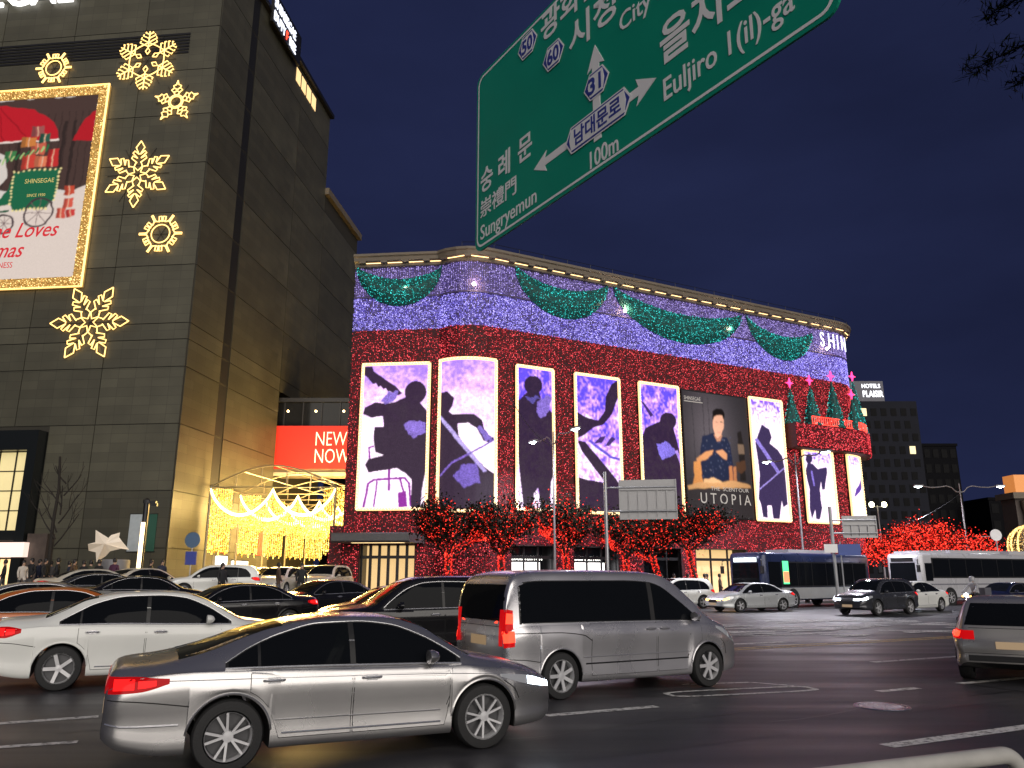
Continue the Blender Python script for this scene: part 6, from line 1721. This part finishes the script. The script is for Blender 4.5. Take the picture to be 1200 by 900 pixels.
def red_tree(loc, H_, R_, seed, label, nl=1500, nb=420, trunk_lit=True, zc=None, group='street trees wrapped in red lights', flat=.62, bright=1.):
    rg = random.Random(seed); rn = np.random.default_rng(seed)
    r_ = empty('red_lit_tree', (loc[0], loc[1], zg(*loc) + .12), rg.uniform(0, 6), label, 'tree', group)
    L_ = []; th = H_ * .46
    lean = Vector((rg.uniform(-.08, .08), rg.uniform(-.08, .08), 1)).normalized()
    limbs(rg, Vector((0, 0, 0)), lean, th, .17, 0, L_)
    top = L_[0][0][-1]
    for k in range(6):
        a = 2 * pi * k / 6 + rg.uniform(-.4, .4); limbs(rg, top - Vector((0, 0, rg.uniform(0, .5))), Vector((cos(a), sin(a), rg.uniform(.35, 1.2))).normalized(), R_ * rg.uniform(.75, 1.), .075, 2, L_, .5, .3, 3)
    mb = MB(); mb.tube(L_[0][0], L_[0][1], 9); mb.build('trunk', M_BARK, r_, True)
    mb = MB()
    for (p_, q) in L_[1:]: mb.tube(p_, [max(.012, x) for x in q], 5, cap=False)
    mb.build('branches', M_BARK, r_, True)
    # leaf clumps round the branch tips
    tips = [p_[-1] for (p_, q) in L_[7:]] + [p_[2] for (p_, q) in L_[7:]]
    C_ = np.array([t[:] for t in tips]); C_[:, 2] = np.minimum(C_[:, 2], H_ * .98)
    idx = rn.integers(0, len(C_), nl); cen = C_[idx] + rn.normal(0, .34, (nl, 3)) * np.array([1, 1, .7])
    ax = rn.normal(size=(nl, 3)); ax /= np.linalg.norm(ax, axis=1)[:, None]; ay = np.cross(ax, rn.normal(size=(nl, 3))); ay /= np.linalg.norm(ay, axis=1)[:, None]
    s_ = rn.uniform(.06, .12, (nl, 1)); quads('crown', cen, ax * s_, ay * s_, M_LEAF, r_)
    P = []
    for (p_, q) in L_[1:]:
        for i in range(len(p_) - 1):
            for _ in range(5):
                t = rg.random(); c = p_[i].lerp(p_[i + 1], t); P.append(c + Vector((rg.gauss(0, .05), rg.gauss(0, .05), rg.gauss(0, .05))))
    idx = rn.integers(0, len(C_), nb); P += list(C_[idx] + rn.normal(0, .36, (nb, 3)))
    dots('branch_lights', P, .044 * bright, M_RDOT2, r_)
    if trunk_lit:
        P = []
        for _ in range(380):
            f = rg.random() ** .8; i = min(3, int(f * 4)); c = L_[0][0][i].lerp(L_[0][0][i + 1], f * 4 - i); a = rg.uniform(0, 2 * pi); P.append(c + Vector((.2 * cos(a), .2 * sin(a), 0)))
        for (p_, q) in L_[1:7]:
            for _ in range(120):
                f = rg.random(); i = min(3, int(f * 4)); c = p_[i].lerp(p_[i + 1], f * 4 - i); P.append(c + Vector((rg.gauss(0, .07), rg.gauss(0, .07), rg.gauss(0, .07))))
        dots('trunk_lights', P, .048, M_RDOT3, r_)
    return r_
TR = [((-3.6, 46.6), 6.8, 2.7, 'bushy red-lit tree by the corner entrance, leftmost of the row'), ((-.6, 47.2), 6.6, 2.4, 'red-lit tree below the curved cellist screen'), ((3.4, 49.0), 6.7, 2.5, 'red-lit tree below the narrow standing-man screen'),
      ((7.5, 50.6), 6.6, 2.5, 'red-lit tree behind the grey sign back'), ((9.6, 51.8), 6.7, 2.4, 'red-lit tree between the sign back and the big red tree'), ((12.2, 52.4), 7.5, 2.9, 'biggest red-lit street tree below the perfume poster')]
for i, (l_, h_, r_, lab) in enumerate(TR): red_tree(l_, h_, r_, 31 + i, lab, 6500, 480)
RT = [((29.6, 62.), 4.7, 2.3, 'low red-lit tree at the left of the far bright clump'), ((32.4, 62.6), 6.3, 2.6, 'tallest red-lit tree in the bright clump behind the coach'), ((35.3, 62.4), 4.9, 2.4, 'low red-lit tree at the right of the far bright clump')]
for i, (l_, h_, r_, lab) in enumerate(RT): red_tree(l_, h_, r_, 61 + i, lab, 2600, 2300, False, group='bright red trees behind the coach', bright=1.25)

# pine at the near right, only its branch tips are in view
pt = empty('pine_tree', (14.55, 13.2, 2.3), 0, 'dark pine whose branch tips hang in the top right corner', 'tree')
rg = random.Random(4); mb = MB(); mb.tube([(0, 0, 0), (.1, .1, 6), (-.1, 0, 12), (0, .1, 18)], [.28, .22, .15, .04], 10); mb.build('trunk', M_BARK, pt, True)
mb = MB(); cen = []; ax = []; ay = []
for k in range(46):
    z = 11.2 + 6.5 * (k / 46); a = k * 2.4; ln = 5.8 * (1 - (z - 11.2) / 9.5) * rg.uniform(.8, 1.05)
    pts_ = [Vector((0, 0, z))] + [Vector((ln * t * cos(a), ln * t * sin(a), z + .9 * t - 1.0 * t * t + rg.uniform(-.1, .1))) for t in (.3, .6, .85, 1.)]
    mb.tube(pts_, [.06, .045, .03, .02, .008], 5, cap=False)
    for t in np.linspace(.25, 1, 22):
        i = min(3, int(t * 4)); c = pts_[i].lerp(pts_[i + 1], t * 4 - i)
        for _ in range(26):
            d_ = Vector((rg.gauss(0, 1), rg.gauss(0, 1), rg.gauss(.3, .8))).normalized(); l2 = rg.uniform(.10, .22)
            cen.append(c + d_ * l2 + Vector((rg.gauss(0, .12), rg.gauss(0, .12), rg.gauss(0, .10)))); ax.append(d_ * l2); ay.append(d_.orthogonal().normalized() * .05)
mb.build('branches', M_BARK, pt, True)
quads('crown', np.array([c[:] for c in cen]), np.array([c[:] for c in ax]), np.array([c[:] for c in ay]), M_PINE, pt)

# ================================================================ people
M_SKIN = mat('skin', (.45, .28, .20), .6); M_HAIR = mat('dark_hair', (.012, .010, .010), .5)
COATS = {k: mat('coat_' + k, c, .8) for k, c in dict(black=(.012, .012, .014), navy=(.015, .02, .045), cream=(.55, .50, .44), grey=(.08, .08, .085), brown=(.07, .04, .025), olive=(.05, .05, .03), plum=(.07, .02, .05)).items()}
def skin_figure(J, E, R, mats, parent, pick, root=0):
    me = bpy.data.meshes.new('body'); me.from_pydata([Vector(j) for j in J], E, []); o = bpy.data.objects.new('body', me); COL.objects.link(o)
    md = o.modifiers.new('s', 'SKIN'); md.use_smooth_shade = True; sb = o.modifiers.new('b', 'SUBSURF'); sb.levels = 1; sb.render_levels = 1
    for i, v in enumerate(me.skin_vertices[0].data):
        r = R[i]; v.radius = r if isinstance(r, tuple) else (r, r); v.use_root = (i == root)
    bpy.context.view_layer.update()
    m2 = bpy.data.meshes.new_from_object(o.evaluated_get(bpy.context.evaluated_depsgraph_get()))
    bpy.data.objects.remove(o); bpy.data.meshes.remove(me)
    m2.name = 'body'; m2.materials.clear()
    for m_ in mats: m2.materials.append(m_)
    for p in m2.polygons: p.material_index = pick(p.center); p.use_smooth = True
    return link(bpy.data.objects.new('body', m2), parent)
_pers = {}
def person(loc, rz, coat, label, pose=0, sc=1., group='people on the pavement by the tower'):
    r_ = empty('person', (loc[0], loc[1], loc[2]), rz, label, 'person', group); r_.scale = (sc, sc, sc)
    key = pose
    if key not in _pers:
        st_ = .10 if pose == 0 else .26
        J = [(0, 0, .95), (0, 0, 1.15), (0, .01, 1.36), (0, .02, 1.47), (0, .0, 1.55), (0, -.02, 1.63), (0, -.01, 1.72),
             (.10, 0, .90), (.11, -st_, .50), (.11, -st_ * .6, .09), (.11, -st_ * .6 - .17, .04), (-.10, 0, .90), (-.11, st_ * .5, .49), (-.11, st_ * 1.1, .10), (-.11, st_ * 1.1 - .17, .04),
             (.19, .01, 1.39), (.25, .03 + st_ * .3, 1.12), (.24, -.10, .90), (.235, -.15, .81), (-.19, .01, 1.39), (-.25, .03 - st_ * .3, 1.12), (-.24, -.12, .92), (-.235, -.17, .83)]
        E = [(0, 1), (1, 2), (2, 3), (3, 4), (4, 5), (5, 6), (0, 7), (7, 8), (8, 9), (9, 10), (0, 11), (11, 12), (12, 13), (13, 14), (2, 15), (15, 16), (16, 17), (17, 18), (2, 19), (19, 20), (20, 21), (21, 22)]
        R = [(.17, .13), (.165, .125), (.175, .12), .065, .075, .098, .075, .105, .075, .055, .045, .105, .075, .055, .045, .075, .065, .05, .035, .075, .065, .05, .035]
        o = skin_figure(J, E, R, [COATS['black'], COATS['grey'], M_SKIN], r_, lambda c: 2 if (c.z > 1.49 or (c.z < .87 and abs(c.x) > .19)) else (0 if c.z > .72 else 1))
        hb = MB(); prof = [(.001, 1.815), (.05, 1.805), (.09, 1.77), (.108, 1.71), (.108, 1.65), (.095, 1.58)]
        hb.lathe(prof, 14, 'z', (0, .018, 0), cap=False); h = hb.build('hair', M_HAIR, r_, True)
        h.data.transform(Matrix.Translation((0, .0, 0)))
        _pers[key] = (o.data, h.data)
    else:
        o = link(bpy.data.objects.new('body', _pers[key][0]), r_); link(bpy.data.objects.new('hair', _pers[key][1]), r_)
    o.material_slots[0].link = 'OBJECT'; o.material_slots[0].material = COATS[coat]
    return r_
def ppos(px, y):
    d_ = .9711 * y; x = (px - 600) / 915 * d_; return (x, y, zg(x, y) + .15)
PP = [(4, 45.0, 'black', 'person in black at the far left edge near the lit doors'), (26, 44.2, 'cream', 'person in a cream coat by the lit doors'), (35, 45.5, 'black', 'person in black just right of the cream coat'), (45, 46.2, 'navy', 'person in navy below the bare tree'), (52, 45.2, 'black', 'person in black right of the bare tree trunk'),
      (58, 46.4, 'grey', 'person in grey left of the walking pair'), (66, 44.8, 'black', 'tall person in black between tree and star sculpture'), (80, 45.6, 'navy', 'person in navy, left one of a pair near the star sculpture'), (86, 45.2, 'brown', 'person in brown, right one of a pair near the star sculpture'), (97, 44.6, 'black', 'person in black below the star sculpture tips'),
      (105, 45.0, 'olive', 'person in olive left of the grey drum'), (115, 44.7, 'black', 'person in black just left of the grey drum'), (133, 44.6, 'plum', 'person in plum in front of the grey drum'), (176, 44.6, 'black', 'person in black right of the light column'), (189, 45.2, 'navy', 'person in navy near the tower corner')]
for i, (px, y, ct, lab) in enumerate(PP): person(ppos(px, y), random.Random(i).uniform(0, 6.28), ct, lab, i % 2, .95 + .1 * random.Random(i + 50).random())
for (x, y, ct, lab, rz) in ((-11.0, 42.0, 'black', 'person in black standing between cars under the gold gate', .3), (-11.9, 41.0, 'brown', 'person in brown beside the cars under the gold gate', 2.), (-14.6, 40.5, 'black', 'person in black walking between the jammed cars', 1.)):
    person((x, y, zg(x, y)), rz, ct, lab, 0, 1., 'people among the jammed cars')
for (x, y, ct, lab) in ((11.0, 54.6, 'black', 'person in black at the lit shop door below the poster'), (12.8, 53.4, 'grey', 'person in grey under the biggest red tree'), (14.0, 54.2, 'brown', 'person in brown waiting beside the bus'), (9.9, 53.2, 'navy', 'person in navy left of the lit shop door'), (12.1, 55.3, 'cream', 'person in a cream coat at the shop window below the poster'), (13.4, 55.2, 'black', 'person in black behind the biggest red tree'), (8.6, 52.6, 'plum', 'person in plum walking under the red trees')):
    person((x, y, .15), 1.2, ct, lab, 0, 1., 'people in front of the store')
# ================================================================ vehicles in place
def heading(deg): a = radians(deg); return Vector((cos(a), sin(a), 0)), Vector((-sin(a), cos(a), 0))
def by_wheel(sp, anchor, deg, front=False, side=-1):
    f, l_ = heading(deg); lx = (sp['xf'] if front else sp['xr']) - sp['L'] / 2; ly = side * (sp['w'][len(sp['w']) // 2][1] - .12)
    return Vector((*anchor, 0)) - f * lx - l_ * ly
def zc(c): return Vector((c[0], c[1], zg(c[0], c[1])))
CARN = dict(name='car')
def car(nm, sp, c, deg, P, label, cat, head=M_HEAD, tail=M_TAIL, group='cars waiting and crossing at the junction', sc=None):
    r_ = empty(nm, zc(c), radians(deg), label, cat, group)
    make_car(sp, r_, P, head, tail)
    if sc: r_.scale = sc
    return r_
silver = car('coupe_car', COUPE, by_wheel(COUPE, (-2.74, 7.98), 25), 25, P_SILVER, 'silver four-door coupe in the foreground with red tail lamps lit', 'car', M_HEADL, sc=(.97, .98, .985))
white = car('sedan_car', SEDAN, by_wheel(SEDAN, (-7.35, 13.45), 27), 27, P_WHITE, 'white sedan cut by the left edge behind the silver coupe', 'car', sc=(1.02, 1., 1.05))
van = car('passenger_van', VAN, by_wheel(VAN, (.62, 12.45), 29), 29, P_VAN, 'silver passenger van with long dark side window', 'van', M_HEAD, M_TAILB, sc=(.93, .97, .985))
rsuv = car('suv_car', SUV, (9.75, 15.75), 56, P_BEIGE, 'silver SUV seen from behind at the right edge', 'car', M_HEAD, M_TAILB, sc=(1.0, 1.0, .86))
bsuv = car('suv_car', SUV, (-2.15, 19.0), 200, P_BLACK, 'black SUV facing left behind the silver van', 'car', sc=(1.06, 1.04, 1.07))
blk = car('sedan_car', SEDAN, (-8.7, 25.6), 214, P_BLACK, 'black sedan with a red tail lamp right behind the white sedan', 'car')
def again(src, c, deg, label, P=None, oldP=None, grp='cars waiting and crossing at the junction', extra=None):
    sw = {}
    if P is not None: sw[oldP.name] = P
    if extra: sw.update(extra)
    return dup(src, zc(c), radians(deg), label, grp, sw)
G = 'cars jammed in the side street'
again(white, (-10.4, 18.8), 27, 'orange taxi behind the white sedan at the left edge', P_ORANGE, P_WHITE)
again(white, (-13.6, 23.6), 27, 'silver sedan with curved roof beyond the orange taxi', P_BEIGE, P_WHITE, G)
again(white, (-3.4, 24.2), 201, 'bronze sedan whose nose shows left of the black SUV', P_BROWN, P_WHITE, G)
again(blk, (-7.4, 32.4), 226, 'black sedan beyond, left of the corner entrance', None, None, G)
again(blk, (-17.4, 34.5), 30, 'dark sedan roof below the star sculpture', P_GREY, P_BLACK, G)
again(blk, (-14.2, 31.2), 30, 'dark sedan roof below the light column', P_BLACK, P_BLACK, G)
M_TAXIW = paint('pearl_paint', (.62, .58, .48), .2, .3)
again(bsuv, (-15.6, 42.2), 192, 'white SUV in the jam below the gold gate', P_WHITE, P_BLACK, G).scale = (1, 1, 1)
again(white, (-18.6, 40.6), 60, 'pale taxi left of the white SUV in the jam', M_TAXIW, P_WHITE, G)
again(white, (-13.0, 45.5), 262, 'pale sedan right of the white SUV in the jam', M_TAXIW, P_WHITE, G)
again(bsuv, (-10.8, 46.8), 262, 'white SUV nearest the store side of the jam', M_TAXIW, P_BLACK, G).scale = (1, 1, 1)
again(white, (-15.9, 50.0), 80, 'white sedan under the first gold truss', P_WHITE, P_WHITE, G)
again(bsuv, (-13.2, 52.5), 262, 'pale SUV under the first gold truss, store side', M_TAXIW, P_BLACK, G).scale = (1, 1, 1)
again(white, (-16.2, 56.5), 82, 'pale sedan deeper under the gold gate', M_TAXIW, P_WHITE, G)
again(bsuv, (-13.0, 59.5), 262, 'white SUV deepest under the gold gate', P_WHITE, P_BLACK, G).scale = (1, 1, 1)
again(white, (-19.9, 38.4), 40, 'pale sedan at the left end of the jam', M_TAXIW, P_WHITE, G)
F_ = 'vehicles crossing in front of the store'
fs = car('sedan_car', SEDAN, (12.6, 42.9), 204, paint('pale_silver_paint', (.55, .57, .58), .4, .28), 'silver sedan in front of the blue bus', 'car', M_AMBER, M_TAIL, F_)
fsv = car('suv_car', SUV, (17.6, 39.2), 214, P_GREY, 'dark SUV with bright headlamps between bus and coach', 'car', M_HEADL, M_TAIL, F_)
again(white, (20.9, 42.6), 214, 'white sedan half hidden behind the dark SUV', P_WHITE, P_WHITE, F_, {M_TAIL.name: M_TAILB})
again(blk, (27.2, 44.2), 203, 'dark blue sedan in front of the coach at the right', paint('midnight_paint', (.012, .016, .05), .3, .2), P_BLACK, F_)
again(bsuv, (9.3, 46.5), 204, 'white SUV tail just beyond the silver van', P_WHITE, P_BLACK, F_).scale = (1, 1, 1)

# ---------------------------------------------------------------- buses
def bus(loc, deg, L, W, H_, body_m, skirt_m, label, style):
    r_ = empty('city_bus' if style == 'city' else 'coach', zc(loc), radians(deg), label, 'bus')
    def ring(x, inset, zt):
        hw = W / 2 - inset; r = .22; out = []
        for (cy_, cz_, a0) in ((hw - r, .42 + r * .4, -90), (hw - r, zt - r, 0), (-hw + r, zt - r, 90), (-hw + r, .42 + r * .4, 180)):
            for k in range(5):
                t = radians(a0 + 90 * k / 4); out.append((x, cy_ + r * cos(t), cz_ + (r if cz_ > 1 else r * .4) * sin(t)))
        return out
    st_ = [(-L / 2, .16, H_ - .10), (-L / 2 + .05, .06, H_ - .04), (-L / 2 + .2, .0, H_), (L / 2 - .5, .0, H_), (L / 2 - .2, .04, H_ - .04), (L / 2 - .06, .12, H_ - .14), (L / 2, .26, H_ - .34)]
    V = []; F = []; n = 20; mi = []
    for s_ in st_: V += ring(*s_)
    for i in range(len(st_) - 1):
        for k in range(n): F.append((i * n + k, i * n + (k + 1) % n, (i + 1) * n + (k + 1) % n, (i + 1) * n + k))
    F += [tuple(range(n)), tuple((len(st_) - 1) * n + k for k in range(n - 1, -1, -1))]
    b = mk('body', V, F, body_m, r_, True, 40); fixn(b)
    zw0, zw1 = (1.25, 2.55) if style == 'city' else (1.75, 2.85)
    for s_ in (1, -1):
        y = s_ * (W / 2 + .006)
        nW = 6 if style == 'city' else 7; x0, x1 = -L / 2 + .5, L / 2 - (1.7 if style == 'city' else 1.2)
        mb = MB(); mb.box(x0 - .1, x1 + .1, y - .008, y + .004, zw0 - .08, zw1 + .08); mb.build('window_band', M_TRIM, r_)
        for k in range(nW):
            a = x0 + (x1 - x0) * k / nW; b2 = x0 + (x1 - x0) * (k + 1) / nW
            mb = MB(); mb.box(a + .03, b2 - .03, y - .004, y + s_ * .004 + .006, zw0, zw1); mb.build('window', M_GLASS, r_)
        mb = MB(); mb.box(-L / 2 + .3, L / 2 - .4, y - .008, y + .010, .5, 1.14 if style == 'city' else .98); mb.build('skirt_panel', skirt_m, r_)
        mb = MB(); mb.box(L / 2 - 1.55 if style == 'city' else L / 2 - 1.1, L / 2 - .45, y - .006, y + .010, .5 if style == 'city' else 1.5, 2.6); mb.build('door', M_GLASS, r_)
        if style == 'city':
            mb = MB(); mb.box(L / 2 - 2.3, L / 2 - 1.75, y - .004, y + .022, 1.35, 2.65); mb.build('route_display', M_ROUTE, r_)
            mb = MB(); mb.box(L / 2 - 2.28, L / 2 - 1.77, y - .004, y + .030, 1.45, 2.05); mb.build('route_display_red', M_ROUTER, r_)
        else:
            mb = MB(); mb.box(-L / 2 + .3, L / 2 - .3, y - .004, y + .008, 1.25, 1.33); mb.build('trim_line', M_CHROME, r_)
    # front: windscreen, destination box, lamps, mirrors, bumper
    fx = L / 2
    g = MB(); g._add([(fx + .012, -W / 2 + .30, 1.05 if style == 'city' else 1.25), (fx + .012, W / 2 - .30, 1.05 if style == 'city' else 1.25), (fx + .012, W / 2 - .34, H_ - .62), (fx + .012, -W / 2 + .34, H_ - .62)], [(0, 1, 2, 3)])
    g._add([(fx - .08, -W / 2 + .30, 1.04), (fx - .08, W / 2 - .30, 1.04), (fx - .1, W / 2 - .34, H_ - .6), (fx - .1, -W / 2 + .34, H_ - .6)], [(3, 2, 1, 0)]); g.build('windshield', M_GLASS, r_)
    mb = MB(); mb.box(fx - .12, fx + .03, -W / 2 + .45, W / 2 - .45, H_ - .56, H_ - .32); mb.build('destination_sign', mat('destination_sign_lit', (.8, .9, .9), .5, emit=(.85, 1., .95), estr=1.1) if style == 'city' else M_TRIM, r_)
    for s_ in (1, -1):
        mb = MB(); mb.lathe([(.13, 0), (.12, .04), (.001, .05)], 14, 'x', (fx + .0, s_ * (W / 2 - .42), .72), cap=False); mb.build('headlight', M_HEADL if style == 'coach' else M_AMBER, r_)
        mb = MB(); mb.tube([(fx - .1, s_ * (W / 2 - .2), H_ - .4), (fx + .35, s_ * (W / 2 + .12), H_ - .5), (fx + .35, s_ * (W / 2 + .15), H_ - .75)], .03, 6); mb.obox((fx + .35, s_ * (W / 2 + .15), H_ - 1.0), (.05, 0, 0), (0, .10, 0), (0, 0, .22)); mb.build('mirror', M_TRIM, r_)
    mb = MB(); mb.box(fx - .1, fx + .06, -W / 2 + .3, W / 2 - .3, .42, .60); mb.build('bumper', M_TRIM, r_)
    for s_ in (1, -1):
        mb = MB(); mb.box(-L / 2 - .03, -L / 2 + .02, s_ * (W / 2 - .35) - .1, s_ * (W / 2 - .35) + .1, .9, 1.3); mb.build('taillight', M_TAIL, r_)
    mb = MB(); mb.box(-L * .18, L * .22, -W / 2 + .45, W / 2 - .45, H_ - .01, H_ + .2)
    if style == 'coach': mb.box(-L * .46, -L * .25, -W / 2 + .4, W / 2 - .4, H_ - .01, H_ + .22); mb.box(L * .27, L * .46, -W / 2 + .3, W / 2 - .3, H_ - .01, H_ + .12)
    mb.build('roof_unit', mat('roof_unit_paint', (.45, .45, .48), .5), r_)
    tm, rm, dm = make_wheel(.48, .28, 'plain'); data = None
    for xw in (-L / 2 + 2.4, L / 2 - 2.6):
        for s_ in (1, -1):
            ar = MB(); ar.lathe([(.58, -.02), (.58, .02), (.001, .021)], 24, 'y', (xw, s_ * (W / 2 - .004), .52), cap=True); ar.build('wheel_arch', M_TRIM, r_)
            if data is None:
                w_ = dm.build('wheel', M_DISC, r_, True); t_ = tm.build('tyre', M_TYRE, w_, True); m_ = rm.build('rim', M_RIM, w_, True); data = (w_.data, t_.data, m_.data)
            else:
                w_ = link(bpy.data.objects.new('wheel', data[0]), r_); link(bpy.data.objects.new('tyre', data[1]), w_); link(bpy.data.objects.new('rim', data[2]), w_)
            w_.location = (xw, s_ * (W / 2 - .10), .48)
            if s_ < 0: w_.rotation_euler = (0, 0, pi)
    return r_
M_ROUTE = mat('route_display_green', (.1, .5, .2), .5, emit=(.10, 1., .36), estr=1.2)
M_ROUTER = mat('route_display_red', (.6, .2, .1), .5, emit=(1., .22, .10), estr=1.4)
P_BLUE = paint('bus_blue', (.02, .03, .085), .2, .28); P_BUSW = paint('bus_silver_skirt', (.45, .46, .46), .3, .3); P_COACH = paint('coach_white', (.50, .50, .53), .1, .28)
bus((18.0, 49.8), 216, 11.0, 2.5, 3.15, P_BLUE, P_BUSW, 'blue city bus with silver skirt and lit route display', 'city')
bus((30.9, 54.3), 206, 13.0, 2.5, 3.25, P_COACH, P_COACH, 'white coach with black window band at the right', 'coach')

# ---------------------------------------------------------------- motorcycle and rider
mc = empty('motorcycle', (22.6, 39.6, 0), radians(205), 'dark delivery motorcycle with lit headlamp before the coach', 'motorcycle')
tm, rm, dm = make_wheel(.29, .11, 'plain')
for x in (-.62, .62):
    w_ = dm.build('wheel', M_DISC, mc, True); tm.build('tyre', M_TYRE, w_, True); rm.build('rim', M_RIM, w_, True); w_.location = (x, 0, .29)
mb = MB(); mb.tube([(.62, .07, .29), (.50, .07, .62), (.40, .05, .95)], .025, 6); mb.tube([(.62, -.07, .29), (.50, -.07, .62), (.40, -.05, .95)], .025, 6); mb.build('fork', M_CHROME, mc, True)
mb = MB(); mb.tube([(.40, .33, 1.02), (.42, .12, 1.0), (.42, -.12, 1.0), (.40, -.33, 1.02)], .018, 6); mb.build('handlebar', M_TRIM, mc, True)
mb = MB()
for (x, w_, z0, z1) in ((-.6, .10, .55, .72), (-.3, .16, .38, .76), (0, .14, .32, .66), (.25, .12, .34, .72), (.45, .10, .6, .98)):
    mb.v += [(x, -w_, z0), (x, w_, z0), (x, w_ * .8, z1), (x, -w_ * .8, z1)]
mb.f = [(4 * i + k, 4 * i + (k + 1) % 4, 4 * i + 4 + (k + 1) % 4, 4 * i + 4 + k) for i in range(4) for k in range(4)] + [(3, 2, 1, 0), (16, 17, 18, 19)]; fixn(mb.build('body', P_BLACK, mc, True))
mb = MB(); mb.obox((-.25, 0, .80), (.36, 0, 0), (0, .14, 0), (0, 0, .05)); mb.build('seat', M_TRIM, mc)
mb = MB(); mb.obox((-.78, 0, 1.02), (.24, 0, 0), (0, .24, 0), (0, 0, .22)); mb.build('delivery_box', mat('box_plastic', (.10, .10, .12), .5), mc)
mb = MB(); mb.lathe([(.10, 0), (.09, .06), (.001, .08)], 12, 'x', (.52, 0, .90), cap=False); mb.build('headlight', M_HEADL, mc)
for s_ in (-.2, .2):
    mb = MB(); mb.lathe([(.05, 0), (.04, .04), (.001, .05)], 8, 'x', (.5, s_, .84), cap=False); mb.build('indicator', M_AMBER, mc)
rd = empty('person', (22.6, 39.6, 0), radians(205), 'rider in a grey jacket and helmet on the motorcycle', 'person')
J = [(-.22, 0, .93), (-.18, 0, 1.12), (-.10, 0, 1.36), (-.07, 0, 1.47), (-.03, 0, 1.56), (-.02, 0, 1.65), (-.12, .12, .92), (.22, .17, .80), (.10, .16, .42), (.26, .16, .36), (-.12, -.12, .92), (.22, -.17, .80), (.10, -.16, .42), (.26, -.16, .36), (-.08, .19, 1.38), (.12, .27, 1.16), (.38, .28, 1.05), (-.08, -.19, 1.38), (.12, -.27, 1.16), (.38, -.28, 1.05)]
E = [(0, 1), (1, 2), (2, 3), (3, 4), (4, 5), (0, 6), (6, 7), (7, 8), (8, 9), (0, 10), (10, 11), (11, 12), (12, 13), (2, 14), (14, 15), (15, 16), (2, 17), (17, 18), (18, 19)]
R = [.16, .155, .16, .07, .085, .09, .10, .075, .055, .05, .10, .075, .055, .05, .075, .06, .04, .075, .06, .04]
skin_figure(J, E, R, [mat('rider_jacket', (.32, .32, .34), .7), COATS['black'], M_SKIN], rd, lambda c: 2 if c.z > 1.5 else (0 if c.z > 1.0 else 1))
mb = MB(); mb.lathe([(.001, 1.80), (.08, 1.785), (.125, 1.73), (.14, 1.65), (.13, 1.56), (.11, 1.53)], 16, 'z', (-.03, 0, 0), cap=False); mb.build('helmet', mat('helmet_shell', (.35, .35, .37), .3, coat=.5), rd, True)
